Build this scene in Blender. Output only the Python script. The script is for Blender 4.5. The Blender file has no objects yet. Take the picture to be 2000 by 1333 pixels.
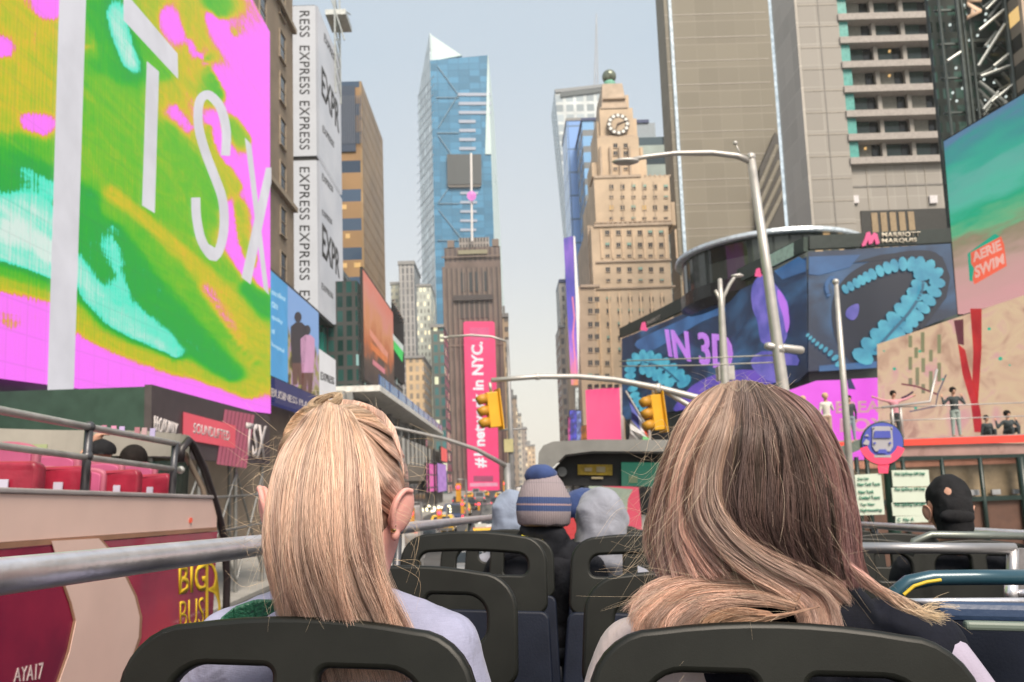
import bpy, bmesh, math, random
import numpy as np
from mathutils import Vector, Matrix, noise
from math import sin, cos, pi, radians as R
random.seed(7)
C = bpy.context.scene.collection
SC = bpy.context.scene
# ---------------------------------------------------------------- camera
F, PX, PY = 1500.0, 1000.0, 775.0                 # focal length and principal point in photo pixels (2000 x 1333)
EYE = Vector((0, 0, 3.95))
def cdir(x, y): return Vector(((x-PX)/F, (PY-y)/F, -1.0))
_Y = cdir(990, 937).normalized()
_Z = cdir(500, -13000); _Z = (_Z - _Z.dot(_Y)*_Y).normalized()
_X = _Y.cross(_Z)
RW = Matrix((_X, _Y, _Z))                          # camera space -> world
def frame(px, py):                                 # a frame that looks at a pixel's direction, level with the camera
    f = RW @ cdir(px, py).normalized(); u = RW @ Vector((0, 1, 0)); u = (u-u.dot(f)*f).normalized()
    r = f.cross(u); return Matrix((r, f, u)).transposed()
cam = bpy.data.cameras.new('camera'); camo = bpy.data.objects.new('camera', cam); C.objects.link(camo)
camo.matrix_world = Matrix.Translation(EYE) @ RW.to_4x4()
cam.sensor_width = 36; cam.lens = 36*F/2000; cam.shift_y = (PY-666.5)/2000; cam.clip_end = 6000; cam.clip_start = .05
cam.dof.use_dof = True; cam.dof.focus_distance = 1.16; cam.dof.aperture_fstop = 8.5
SC.camera = camo
# ---------------------------------------------------------------- sky, sun, exposure
w = bpy.data.worlds.new('World'); SC.world = w; w.use_nodes = True
nt = w.node_tree; N = nt.nodes; L = nt.links; N.clear()
out = N.new('ShaderNodeOutputWorld'); bg = N.new('ShaderNodeBackground')
sky = N.new('ShaderNodeTexSky'); sky.sky_type = 'NISHITA'; sky.sun_disc = False
sky.sun_elevation = R(48); sky.sun_rotation = R(159); sky.air_density = 1.5; sky.dust_density = 4; sky.ozone_density = 2
tc = N.new('ShaderNodeTexCoord'); sp = N.new('ShaderNodeSeparateXYZ'); L.new(tc.outputs['Generated'], sp.inputs[0])
cr = N.new('ShaderNodeValToRGB'); L.new(sp.outputs['Z'], cr.inputs[0])
e = cr.color_ramp.elements
e[0].position = 0; e[0].color = (8.4, 7.9, 6.9, 1); e[1].position = .9; e[1].color = (4.9, 5.8, 6.6, 1)
for p, c in ((.12, (7.8, 7.5, 6.8)), (.28, (6.3, 6.5, 6.6)), (.5, (5.1, 5.85, 6.5))):
    q = e.new(p); q.color = c+(1,)
mx = N.new('ShaderNodeMixRGB'); mx.inputs[0].default_value = .8
L.new(sky.outputs[0], mx.inputs[1]); L.new(cr.outputs[0], mx.inputs[2]); L.new(mx.outputs[0], bg.inputs[0])
bg.inputs[1].default_value = .1; L.new(bg.outputs[0], out.inputs[0])
sun = bpy.data.lights.new('sun', 'SUN'); sun.energy = 3.9; sun.angle = R(28); sun.color = (1, .87, .72)
suno = bpy.data.objects.new('sun', sun); C.objects.link(suno); suno.rotation_euler = (R(42), 0, R(21))
SC.view_settings.view_transform = 'Standard'; SC.view_settings.look = 'None'; SC.view_settings.exposure = 0.42; SC.view_settings.gamma = 1
SC.cycles.max_bounces = 8; SC.cycles.transparent_max_bounces = 12; SC.cycles.use_denoising = True
SC.cycles.caustics_reflective = False; SC.cycles.caustics_refractive = False
SC.cycles_curves.shape = 'RIBBONS'
# ---------------------------------------------------------------- helpers
def W(px, py, Y):
    d = RW @ cdir(px, py); return EYE + d*(Y/d.y)
def WX(px, py, X):
    d = RW @ cdir(px, py); return EYE + d*(X/d.x)
def ONP(px, py, P, n, off=0):                       # pixel onto a plane
    d = RW @ cdir(px, py); n = n.normalized(); Q = P + n*off
    return EYE + d*((Q-EYE).dot(n)/d.dot(n))
def srgb(r, g, b):
    f = lambda v: (v/255/12.92 if v/255 <= .04045 else ((v/255+.055)/1.055)**2.4)
    return (f(r), f(g), f(b))
class NT:
    def __init__(s, name):
        s.m = bpy.data.materials.new(name); s.m.use_nodes = True; s.t = s.m.node_tree; s.b = s.t.nodes['Principled BSDF']; s.b.inputs['Base Color'].default_value = (.02,.02,.02,1)
    def n(s, k, **kw):
        x = s.t.nodes.new('ShaderNode'+k)
        for a, v in kw.items():
            if a.startswith('i'): x.inputs[int(a[1:])].default_value = v
            else: setattr(x, a, v)
        return x
    def l(s, a, b): s.t.links.new(a, b)
    def math(s, op, a, b=None):
        x = s.n('Math', operation=op)
        for i, v in enumerate((a, b)):
            if v is None: continue
            if hasattr(v, 'links'): s.l(v, x.inputs[i])
            else: x.inputs[i].default_value = v
        return x.outputs[0]
    def ramp(s, fac, stops, interp='LINEAR'):
        x = s.n('ValToRGB'); s.l(fac, x.inputs[0]); e = x.color_ramp.elements; x.color_ramp.interpolation = interp
        while len(e) > 1: e.remove(e[0])
        e[0].position = stops[0][0]; e[0].color = tuple(stops[0][1])+(1,)
        for p, c in stops[1:]: q = e.new(p); q.color = tuple(c)+(1,)
        return x.outputs[0]
    def mix(s, fac, a, b, mode='MIX'):
        x = s.n('MixRGB', blend_type=mode)
        for i, v in enumerate((fac, a, b)):
            if hasattr(v, 'links'): s.l(v, x.inputs[i])
            elif i == 0: x.inputs[0].default_value = v
            else: x.inputs[i].default_value = tuple(v)+(1,)
        return x.outputs[0]
def vary(c, k): return tuple(min(1, v*k) for v in c)
MC = {}
def M(name, col, rough=.6, metal=0, var=.18, scale=3.0, bump=0, bscale=40, coat=0, spec=.5, streak=0, trans=0):
    if name in MC: return MC[name]
    t = NT(name); g = t.n('TexCoord'); no = t.n('TexNoise'); no.inputs['Scale'].default_value = scale; no.inputs['Detail'].default_value = 6
    no.inputs['Roughness'].default_value = .6
    src = g.outputs['Object']
    if streak:
        mp = t.n('Mapping'); t.l(src, mp.inputs[0]); mp.inputs['Scale'].default_value = (1, 1, 1/streak); src = mp.outputs[0]
    t.l(src, no.inputs['Vector'])
    c = t.ramp(no.outputs[0], [(.3, vary(col, 1-var)), (.5, col), (.7, vary(col, 1+var))])
    t.l(c, t.b.inputs['Base Color'])
    t.l(t.math('MULTIPLY_ADD', no.outputs[0], .25), t.b.inputs['Roughness'])
    rr = t.b.inputs['Roughness'].links[0].from_node; rr.inputs[2].default_value = max(0, rough-.12)
    t.b.inputs['Metallic'].default_value = metal; t.b.inputs['Coat Weight'].default_value = coat
    t.b.inputs['Specular IOR Level'].default_value = spec
    if trans: t.b.inputs['Alpha'].default_value = 1-trans
    if bump:
        n2 = t.n('TexNoise'); n2.inputs['Scale'].default_value = bscale; n2.inputs['Detail'].default_value = 4; t.l(g.outputs['Object'], n2.inputs['Vector'])
        bp = t.n('Bump'); bp.inputs['Strength'].default_value = bump; bp.inputs['Distance'].default_value = .02; t.l(n2.outputs[0], bp.inputs['Height']); t.l(bp.outputs[0], t.b.inputs['Normal'])
    MC[name] = t.m; return t.m
def E(name, col, s=1.0, col2=None, scale=.4, led=True):                   # lit display surface
    if name in MC: return MC[name]
    t = NT(name); t.b.inputs['Base Color'].default_value = (.02, .02, .02, 1); t.b.inputs['Roughness'].default_value = .4
    g = t.n('TexCoord'); no = t.n('TexNoise'); no.inputs['Scale'].default_value = scale; no.inputs['Detail'].default_value = 5; t.l(g.outputs['Object'], no.inputs['Vector'])
    c2 = col2 or vary(col, .86)
    t.l(t.ramp(no.outputs[0], [(.38, c2), (.62, col)]), t.b.inputs['Emission Color']); t.b.inputs['Emission Strength'].default_value = s*.78 if s < 1.5 else s
    MC[name] = t.m; return t.m
def GRID(name, wall, glass, su, sv, fu, fv, lit=None, litp=.1, rough=.7, grough=.2, diag=None, var=.5, ou=0, ov=0, seed=0, wv=.15):
    """wall with windows set in rows: su x sv metres per bay, fu/fv the glazed share"""
    t = NT(name); g = t.n('NewGeometry'); s = t.n('SeparateXYZ'); t.l(g.outputs['Position'], s.inputs[0])
    u = t.math('ADD', t.math('ADD', s.outputs[0], s.outputs[1]), ou); v = t.math('ADD', s.outputs[2], ov)
    uu = t.math('DIVIDE', u, su); vv = t.math('DIVIDE', v, sv)
    a = t.math('LESS_THAN', t.math('ABSOLUTE', t.math('SUBTRACT', t.math('FRACT', uu), .5)), fu/2)
    b = t.math('LESS_THAN', t.math('ABSOLUTE', t.math('SUBTRACT', t.math('FRACT', vv), .5)), fv/2)
    m = t.math('MULTIPLY', a, b)
    cb = t.n('CombineXYZ'); t.l(t.math('FLOOR', uu), cb.inputs[0]); t.l(t.math('FLOOR', vv), cb.inputs[1]); cb.inputs[2].default_value = seed
    wn = t.n('TexWhiteNoise'); t.l(cb.outputs[0], wn.inputs['Vector'])
    gl = t.ramp(wn.outputs['Value'], [(0, vary(glass, 1-var)), (1, vary(glass, 1+var))])
    no = t.n('TexNoise'); no.inputs['Scale'].default_value = .12; no.inputs['Detail'].default_value = 8; t.l(g.outputs['Position'], no.inputs['Vector'])
    wc = t.ramp(no.outputs[0], [(.35, vary(wall, 1-wv)), (.65, vary(wall, 1+wv))])
    t.l(t.mix(m, wc, gl), t.b.inputs['Base Color'])
    r = t.n('MapRange'); t.l(m, r.inputs[0]); r.inputs[3].default_value = rough; r.inputs[4].default_value = grough; t.l(r.outputs[0], t.b.inputs['Roughness'])
    if lit:
        on = t.math('MULTIPLY', m, t.math('GREATER_THAN', wn.outputs['Value'], 1-litp))
        t.b.inputs['Emission Color'].default_value = tuple(lit)+(1,); t.l(t.math('MULTIPLY', on, .8), t.b.inputs['Emission Strength'])
    return t.m
def cat(o, label=None, category=None, group=None, kind=None):
    for k, v in (('label', label), ('category', category), ('group', group), ('kind', kind)):
        if v: o[k] = v
    return o
def thing(name, label, category, loc=(0, 0, 0), group=None, mw=None):
    o = bpy.data.objects.new(name, None); C.objects.link(o); o.empty_display_size = .3
    o.matrix_world = (mw or Matrix()) @ Matrix.Translation(loc)
    return cat(o, label, category, group)
def link(name, me, mat, parent=None, local=False, smooth=False):
    """mesh in world coordinates (or the parent's when local) -> object"""
    o = bpy.data.objects.new(name, me); C.objects.link(o)
    if mat is not None:
        for m in (mat if isinstance(mat, (list, tuple)) else [mat]): me.materials.append(m)
    if parent is not None:
        o.parent = parent
        if not local: me.transform(full(parent).inverted())
    if smooth:
        for p in me.polygons: p.use_smooth = True
    return o
def full(o):
    m = o.matrix_basis.copy()
    return full(o.parent) @ m if o.parent else m
class G:
    """collects shapes into one mesh"""
    def __init__(s): s.v = []; s.f = []; s.mi = []; s.cm = 0
    def add(s, vs, fs):
        k = len(s.v); s.v += [Vector(v) for v in vs]; s.f += [tuple(i+k for i in f) for f in fs]; s.mi += [s.cm]*len(fs); return s
    def box(s, a, b):
        x0, y0, z0 = a; x1, y1, z1 = b
        return s.add([(x0,y0,z0),(x1,y0,z0),(x1,y1,z0),(x0,y1,z0),(x0,y0,z1),(x1,y0,z1),(x1,y1,z1),(x0,y1,z1)],
                     [(0,3,2,1),(4,5,6,7),(0,1,5,4),(1,2,6,5),(2,3,7,6),(3,0,4,7)])
    def prism(s, poly, d):                          # polygon pushed along d
        d = Vector(d); n = len(poly); p = [Vector(q) for q in poly]
        return s.add(p+[q+d for q in p], [tuple(range(n))[::-1], tuple(range(n, 2*n))]+[(i, (i+1) % n, (i+1) % n+n, i+n) for i in range(n)])
    def tube(s, pts, r, n=12, cap=True):
        pts = [Vector(p) for p in pts]; m = len(pts); rr = r if isinstance(r, (list, tuple)) else [r]*m
        k = len(s.v); prev = None; vs = []; fs = []
        for i, p in enumerate(pts):
            d = (pts[min(i+1, m-1)]-pts[max(i-1, 0)]).normalized()
            if prev is None: a = d.orthogonal().normalized()
            else: a = (prev-prev.dot(d)*d).normalized()
            prev = a; b = d.cross(a)
            vs += [p+(a*cos(2*pi*j/n)+b*sin(2*pi*j/n))*rr[i] for j in range(n)]
        for i in range(m-1):
            fs += [(i*n+j, i*n+(j+1) % n, (i+1)*n+(j+1) % n, (i+1)*n+j) for j in range(n)]
        if cap: fs += [tuple(range(n))[::-1], tuple(range((m-1)*n, m*n))]
        return s.add(vs, fs)
    def lathe(s, c, prof, n=24, ax=Vector((0, 0, 1)), sy=1.0):   # prof (r, h)
        ax = Vector(ax).normalized(); a = ax.orthogonal().normalized() if abs(ax.z) < .99 else Vector((1, 0, 0)); b = ax.cross(a)
        c = Vector(c); vs = []; fs = []; m = len(prof)
        for r, h in prof: vs += [c+ax*h+(a*cos(2*pi*j/n)+b*sin(2*pi*j/n)*sy)*r for j in range(n)]
        for i in range(m-1): fs += [(i*n+j, i*n+(j+1) % n, (i+1)*n+(j+1) % n, (i+1)*n+j) for j in range(n)]
        fs += [tuple(range(n))[::-1], tuple(range((m-1)*n, m*n))]
        return s.add(vs, fs)
    def ball(s, c, r, n=16, m=10, sc=(1, 1, 1), rot=None):
        vs = []; c = Vector(c)
        for i in range(m+1):
            t = pi*i/m
            for j in range(n):
                q = Vector((sin(t)*cos(2*pi*j/n)*sc[0], sin(t)*sin(2*pi*j/n)*sc[1], cos(t)*sc[2]))*r
                if rot: q = rot @ q
                vs.append(c+q)
        fs = [(i*n+j, (i+1)*n+j, (i+1)*n+(j+1) % n, i*n+(j+1) % n) for i in range(m) for j in range(n)]
        return s.add(vs, fs)
    def cap(s, p0, r0, p1, r1, n=14):               # tapered capsule
        p0 = Vector(p0); p1 = Vector(p1); d = p1-p0; l = max(d.length, 1e-6); ax = d/l
        pr = [(r0*sin(t*pi/10), -r0*cos(t*pi/10)) for t in range(0, 6)]+[(r1*cos(t*pi/10), l+r1*sin(t*pi/10)) for t in range(0, 6)]
        pr[0] = (r0*.02, -r0); pr[-1] = (r1*.02, l+r1)
        a = ax.orthogonal().normalized(); b = ax.cross(a); vs = []; m = len(pr)
        for r, h in pr: vs += [p0+ax*h+(a*cos(2*pi*j/n)+b*sin(2*pi*j/n))*r for j in range(n)]
        fs = [(i*n+j, i*n+(j+1) % n, (i+1)*n+(j+1) % n, (i+1)*n+j) for i in range(m-1) for j in range(n)]
        fs += [tuple(range(n))[::-1], tuple(range((m-1)*n, m*n))]
        return s.add(vs, fs)
    def me(s, name='m'):
        m = bpy.data.meshes.new(name); m.from_pydata(s.v, [], s.f); m.update()
        if any(s.mi): m.polygons.foreach_set('material_index', s.mi)
        bm = bmesh.new(); bm.from_mesh(m); bmesh.ops.recalc_face_normals(bm, faces=bm.faces); bm.to_mesh(m); bm.free()
        return m
    def build(s, name, mat, parent=None, local=False, smooth=False, bevel=0):
        o = link(name, s.me(name), mat, parent, local, smooth)
        if bevel: b = o.modifiers.new('bevel', 'BEVEL'); b.width = bevel; b.segments = 2; b.limit_method = 'ANGLE'
        return o
def bx(name, a, b, mat, parent=None, bevel=0, local=False): return G().box(a, b).build(name, mat, parent, local, bevel=bevel)
def evalmesh(o):
    dg = bpy.context.evaluated_depsgraph_get(); me = bpy.data.meshes.new_from_object(o.evaluated_get(dg)); return me
def text_mesh(txt, offset=0.0, ext=0.0, res=3, spacing=1.0):
    c = bpy.data.curves.new('t', 'FONT'); c.body = txt; c.offset = offset; c.extrude = ext; c.resolution_u = res; c.space_character = spacing
    o = bpy.data.objects.new('t', c); C.objects.link(o); bpy.context.view_layer.update()
    me = evalmesh(o); bpy.data.objects.remove(o); bpy.data.curves.remove(c)
    return me
def lettering(name, txt, c00, c10, c11, c01, mat, parent, offset=0.0, spacing=1.0, depth=.03, lift=.012):
    """lettering laid onto a surface whose corners are bottom-left, bottom-right, top-right, top-left"""
    me = text_mesh(txt, offset, 0, spacing=spacing)
    xs = [v.co.x for v in me.vertices]; ys = [v.co.y for v in me.vertices]
    x0, x1, y0, y1 = min(xs), max(xs), min(ys), max(ys)
    c00, c10, c11, c01 = map(Vector, (c00, c10, c11, c01)); n = (c10-c00).cross(c01-c00).normalized()
    if n.dot(EYE-c00) < 0: n = -n
    base = []
    for v in me.vertices:
        a = (v.co.x-x0)/(x1-x0); b = (v.co.y-y0)/(y1-y0)
        base.append((c00*(1-a)+c10*a)*(1-b)+(c01*(1-a)+c11*a)*b + n*lift)
    bm = bmesh.new(); bm.from_mesh(me)
    for v, p in zip(bm.verts, base): v.co = p
    r = bmesh.ops.extrude_face_region(bm, geom=bm.faces[:]); 
    for q in r['geom']:
        if isinstance(q, bmesh.types.BMVert): q.co += n*depth
    bmesh.ops.recalc_face_normals(bm, faces=bm.faces); bm.to_mesh(me); bm.free()
    return link(name, me, mat, parent)
def smoothpoly(pts, k=4, closed=True):               # Catmull-Rom through 2D/3D points
    n = len(pts); r = []; V = [Vector(p) for p in pts]
    for i in range(n if closed else n-1):
        g = lambda j: V[j % n] if closed else V[max(0, min(n-1, j))]
        a, b, c, d = g(i-1), g(i), g(i+1), g(i+2)
        for t in range(k):
            t /= k; r.append(.5*((2*b)+(c-a)*t+(2*a-5*b+4*c-d)*t*t+(3*b-3*c+d-a)*t**3))
    if not closed: r.append(V[-1])
    return r
class Plane:
    def __init__(s, P, n):
        s.P = Vector(P); s.n = Vector(n).normalized()
        if s.n.dot(EYE-s.P) < 0: s.n = -s.n
    def __call__(s, px, py, off=0): return ONP(px, py, s.P, s.n, off)
    def patch(s, name, pts, mat, parent, off=.01, th=.008, smooth=0):
        if smooth: pts = [tuple(p) for p in smoothpoly(pts, smooth)]
        return G().prism([s(x, y, off) for x, y in pts], s.n*th).build(name, mat, parent)
    def word(s, name, txt, q, mat, parent, off=.02, **kw):     # q: four photo pixels bl, br, tr, tl
        return lettering(name, txt, *[s(*p, off) for p in q], mat, parent, **kw)
def plane3(a, b, c): a, b, c = map(Vector, (a, b, c)); return Plane(a, (b-a).cross(c-a))
# ================================================================ street and pavements
asph = M('asphalt', (.07, .07, .072), .85, var=.35, scale=.35, bump=.3, bscale=6)
G().add([(-900,-60,0),(900,-60,0),(900,3000,0),(-900,3000,0)], [(0,1,2,3)]).build('ground', asph)['kind'] = 'structure'
pav = M('pavement_concrete', (.3, .29, .27), .85, var=.15, scale=.8)
for nm, a, b in (('pavement', (-60, 6, 0), (-9.5, 900, .14)), ('pavement', (9, 10, 0), (60, 900, .14))):
    bx(nm, a, b, pav)['kind'] = 'structure'
g = G()
for x in (-3.2, 0.4, 4.2):
    for y in range(-6, 300, 9): g.box((x-.07, y, .004), (x+.07, y+3.2, .008))
o = g.build('road_markings', M('road_paint', (.75, .75, .72), .6)); cat(o, kind='structure')
# ================================================================ giant street screen on the left
XT = -15.0
pT = Plane((XT, 0, 0), (1, 0, 0))
def z2(zx, zy): return (zx*.5853, zy*.5853)
tsxb = thing('billboard_building', 'building corner on the left wrapped in a giant acid pink, green and yellow video screen', 'building', (XT, 34, 0))
yr = pT(528, 450).y
bx('wall', (-48, 8, 6.6), (XT-.35, yr-.2, 32), M('dark_cladding', (.05, .05, .055), .5), tsxb)
bx('wall', (-48, 8, 0), (XT-3.2, yr-.2, 6.58), M('dark_shopfront', (.035, .04, .04), .35), tsxb)
zt = pT(531, 70).z; zb0, zb1 = pT(5, 764).z, pT(520, 806).z
PL = '''24:375,640 450,700 540,780 620,850 700,930 760,990|15:690,960 740,1050 800,1150 860,1220|42:290,560 380,600 480,680 600,780 700,860 800,940|42:300,480 420,560 560,680 680,780|45:350,700 450,760 520,840 620,950 720,1070 800,1160 870,1230|64:270,650 340,740 430,850 500,980 580,1060 680,1150 800,1270|64:270,800 340,900 400,930|65:420,900 480,1010 600,1120 720,1230 790,1275|80:372,765 385,850 395,950 430,1010 480,1060 560,1120 600,1200|86:250,880 300,970 360,1050 450,1110 560,1170 600,1202|28:250,1050 330,1130 420,1165 540,1195 640,1235 760,1285 850,1312|0:250,1150 350,1200 480,1260 600,1300 750,1325|0:240,1250 400,1290 550,1320|0:620,1292 760,1340 890,1395|0:700,1330 800,1365|27:560,300 640,420 700,490 800,640|3:590,360 620,400 650,450|0:560,60 640,160 740,260 820,380 890,520|0:700,60 800,160 880,260|0:885,600 890,900|26:640,20 625,120 615,230|26:672,60 660,170 668,230|50:690,200 720,280 740,340|40:770,420 835,480|48:705,0 745,60|20:780,110 800,140|42:300,260 400,340 520,460 620,560|42:300,330 360,450 440,560|44:560,440 680,600 740,700|42:600,640 720,760|57:310,210 350,240|88:380,50 400,110 415,170 440,235|57:330,50 345,130 385,220 430,262|46:465,60 500,170 560,262|30:495,0 500,90|48:280,120 300,200 290,300|22:290,160 330,150|25:0,60 90,80 190,110|3:150,25 200,45|25:0,220 100,240 190,260|0:0,165 35,185|26:0,330 100,345 190,345|4:100,405 150,420 185,435|29:0,425 60,430|48:0,465 100,490 190,540|60:0,510 60,545 190,590|62:0,600 60,610|78:80,560 140,590 190,640|88:0,690 100,710 190,770|95:0,760 100,790 190,860|88:0,840 100,880 190,925|50:0,908 100,935 190,968|28:0,935 100,955 190,990|5:0,1000 100,1020 190,1050|0:0,1100 190,1150|0:0,1250 190,1280|16:15,1075 60,1105|60:825,965 870,1010 896,1055|27:780,1000 850,1100 890,1180|30:830,1180 890,1270|1:770,690 795,850 830,925|0:800,560 880,700|33:790,690 800,790 850,890|34:700,430 690,480 720,510|2:705,405 730,470 770,560|2:880,780 880,960|30:225,80 225,330|45:225,460 225,560|62:225,700 225,860|40:225,1000 225,1040|0:225,1150 225,1300|0:500,-150 700,-120 880,-80|30:250,-100 400,-120|20:-250,100 -250,300|75:-250,600 -250,900|0:-250,1150'''
cw = []
for q in PL.split('|'):
    v, P = q.split(':'); P = [Vector(tuple(float(a) for a in p.split(','))) for p in P.split()]
    for i in range(max(1, len(P)-1)):
        n_ = max(1, int((P[min(i+1, len(P)-1)]-P[i]).length/22))
        for k in range(n_):
            p = P[i].lerp(P[min(i+1, len(P)-1)], k/n_); w_ = pT(*z2(*p)) if p.x > -50 else pT(-140, z2(0, p.y)[1]); cw.append((22500/w_.y, (w_.z-3.95)/w_.y*1500, float(v)/100))
cwn = np.array(cw); ny, nz = 200, 170; vs = []; y0 = 9.0
for i in range(ny+1):
    y = y0*(yr/y0)**(i/ny)
    for j in range(nz+1):
        lo = zb0+(zb1-zb0)*(y-15)/(yr-15); vs.append((XT, y, lo+(zt-lo)*j/nz))
V_ = np.array(vs); A_ = 22500/V_[:, 1]; B_ = (V_[:, 2]-3.95)/V_[:, 1]*1500; vals = []
for k in range(0, len(V_), 4000):
    d = 1/((A_[k:k+4000, None]-cwn[None, :, 0])**2+(B_[k:k+4000, None]-cwn[None, :, 1])**2+40)**2.2; vals += list((d*cwn[None, :, 2]).sum(1)/d.sum(1))
me = bpy.data.meshes.new('screen'); me.from_pydata(vs, [], [(i*(nz+1)+j, (i+1)*(nz+1)+j, (i+1)*(nz+1)+j+1, i*(nz+1)+j+1) for i in range(ny) for j in range(nz)])
at = me.attributes.new('field', 'FLOAT', 'POINT'); at.data.foreach_set('value', vals)
t = NT('abstract_video'); an = t.n('Attribute', attribute_name='field'); g = t.n('NewGeometry')
mp = t.n('Mapping'); t.l(g.outputs['Position'], mp.inputs[0]); mp.inputs['Scale'].default_value = (1, .22, 1.1); mp.inputs['Rotation'].default_value = (.24, 0, 0)
no = t.n('TexNoise'); no.inputs['Scale'].default_value = 1.15; no.inputs['Detail'].default_value = 12; no.inputs['Roughness'].default_value = .74; no.inputs['Distortion'].default_value = 1.3; t.l(mp.outputs[0], no.inputs['Vector'])
mp2 = t.n('Mapping'); t.l(g.outputs['Position'], mp2.inputs[0]); mp2.inputs['Scale'].default_value = (1, 2.2, .25)
n2 = t.n('TexNoise'); n2.inputs['Scale'].default_value = 2.6; n2.inputs['Detail'].default_value = 12; n2.inputs['Roughness'].default_value = .82; t.l(mp2.outputs[0], n2.inputs['Vector'])
f = t.math('ADD', an.outputs['Fac'], t.math('MULTIPLY', t.math('SUBTRACT', no.outputs[0], .5), .33))
f = t.math('ADD', f, t.math('MULTIPLY', t.math('SUBTRACT', n2.outputs[0], .5), .42))
wv = t.n('TexWave'); wv.bands_direction = 'Y'; wv.inputs['Scale'].default_value = 1.6; t.l(g.outputs['Position'], wv.inputs['Vector'])
f = t.math('ADD', f, t.math('MULTIPLY', t.math('SUBTRACT', wv.outputs['Fac'], .5), .045))
c = t.ramp(f, [(.0, srgb(255,118,255)), (.115, srgb(252,120,246)), (.155, srgb(232,135,90)), (.2, srgb(222,190,10)), (.31, srgb(170,190,5)), (.42, srgb(105,190,10)), (.54, srgb(40,180,25)), (.62, srgb(0,168,48)), (.71, srgb(0,165,60)), (.745, srgb(60,235,200)), (.84, srgb(125,232,205)), (.95, srgb(215,235,225))])
sx_ = t.n('SeparateXYZ'); t.l(g.outputs['Position'], sx_.inputs[0])
pu = t.math('LESS_THAN', t.math('FRACT', t.math('MULTIPLY', sx_.outputs[1], 1.0)), .045); pv_ = t.math('LESS_THAN', t.math('FRACT', t.math('MULTIPLY', sx_.outputs[2], 1.0)), .045)
c = t.mix(t.math('MULTIPLY', t.math('MAXIMUM', pu, pv_), .13), c, (.1,.1,.1))
t.l(c, t.b.inputs['Emission Color']); t.b.inputs['Emission Strength'].default_value = 0.72; t.b.inputs['Base Color'].default_value = (.02,.02,.02,1)
link('screen', me, t.m, tsxb)
Ew = E('screen_white', (.72, .70, .74), .95)
def stroke(pts, w, wy=0):
    P = [Vector(p) for p in pts]; n = len(P); a = []; b = []
    for i, p in enumerate(P):
        d = (P[min(i+1, n-1)]-P[max(i-1, 0)]).normalized(); q = Vector((-d.y, d.x))
        ww = w[i] if isinstance(w, (list, tuple)) else w
        a.append(p+q*ww/2); b.append(p-q*ww/2)
    return [tuple(x) for x in a+b[::-1]]
Z = lambda P: [z2(*p) for p in P]
pT.patch('display_bar', Z([(207,-300),(296,-300),(245,1322),(158,1310)]), Ew, tsxb, .05)
for poly in ([(430,-10),(592,180),(594,264),(412,68),(412,-10)], [(490,205),(530,240),(516,712),(474,686)], [(817,460),(838,482),(897,985),(880,965)], [(905,560),(905,610),(836,950),(806,925),(888,560)]):
    pT.patch('letter', Z(poly), Ew, tsxb, .06)
sp_ = [(752,520),(755,440),(738,365),(708,325),(685,318),(664,345),(662,420),(684,505),(716,590),(742,665),(748,745),(738,815),(716,858),(690,835),(668,790),(655,720),(653,660)]
pT.patch('letter', Z([tuple(q)[:2] for q in [Vector(v) for v in stroke([tuple(q) for q in smoothpoly([(x, y) for x, y in sp_], 3, False)], 30)]]), Ew, tsxb, .06)
# ---- construction hoarding hanging below it
hd = thing('hoarding', 'dark green and charcoal advertising hoarding on scaffolding under the giant screen', 'hoarding', (-12, 26, 0))
dg = M('green_hoarding', (.03, .065, .05), .55); ch = M('charcoal_panel', (.075, .06, .065), .55)
XH = -10.0; pH = Plane((XH, 0, 0), (1, 0, 0)); yh0 = WX(296, 820, XH).y; yh1 = WX(527, 850, XH).y
bx('end_panel', (-15.2, yh0, 5.0), (XH-.2, yh0+.2, 6.95), dg, hd); bx('side_panel', (XH-.2, yh0-.02, 4.95), (XH, yh1, 7.0), ch, hd)
bx('soffit', (-15.2, yh0+.2, 6.7), (XH-.2, yh1, 6.94), M('dark_soffit', (.03,.03,.03)), hd)
red = E('hoarding_red', srgb(250,95,110), .75); pk = E('hoarding_pink', srgb(215,105,130), .6); pale = M('pale_lettering', (.6,.55,.55))
pH.word('lettering', 'BROADWAY', [(299,845),(342,856),(346,828),(300,812)], pale, hd, offset=.01)
pH.patch('red_panel', [(358,805),(460,832),(459,876),(357,858)], red, hd, .05)
pH.word('lettering', 'SOUNDLIFTED', [(375,847),(446,862),(447,843),(376,826)], pale, hd, offset=.02)
for k in range(8):
    x = 421+k*7.4
    pH.patch('pink_stripe', [(x+18,800+k*1.4),(x+24,801+k*1.4),(x+8,908+k),(x+2,907+k)], pk, hd, .02)
pH.word('lettering', 'TSX', [(477,890),(516,900),(520,832),(480,825)], pale, hd, offset=.02)
sf = thing('scaffold', 'grey tubular scaffold towers standing under the charcoal hoarding', 'scaffold', (-11, 28, 0))
stl = M('grey_steel', (.28,.28,.27), .45, .6)
g = G()
ys = [yh0+.5, yh0+4, yh0+7.5, yh1-.3]
for y in ys:
    for x in (XH-.25, XH-1.6): G().tube([(x,y,.14),(x,y,4.96)], .07).build('post', stl, sf)
for i in range(3):
    a, b = ys[i], ys[i+1]
    for p, q in (((a,.5),(b,4.6)),((a,4.6),(b,.5)),((a,2.5),(b,2.5)),((a,3.7),(b,3.7))):
        G().tube([(XH-.22,p[0],p[1]),(XH-.22,q[0],q[1])], .045, 8).build('brace', stl, sf)
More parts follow.
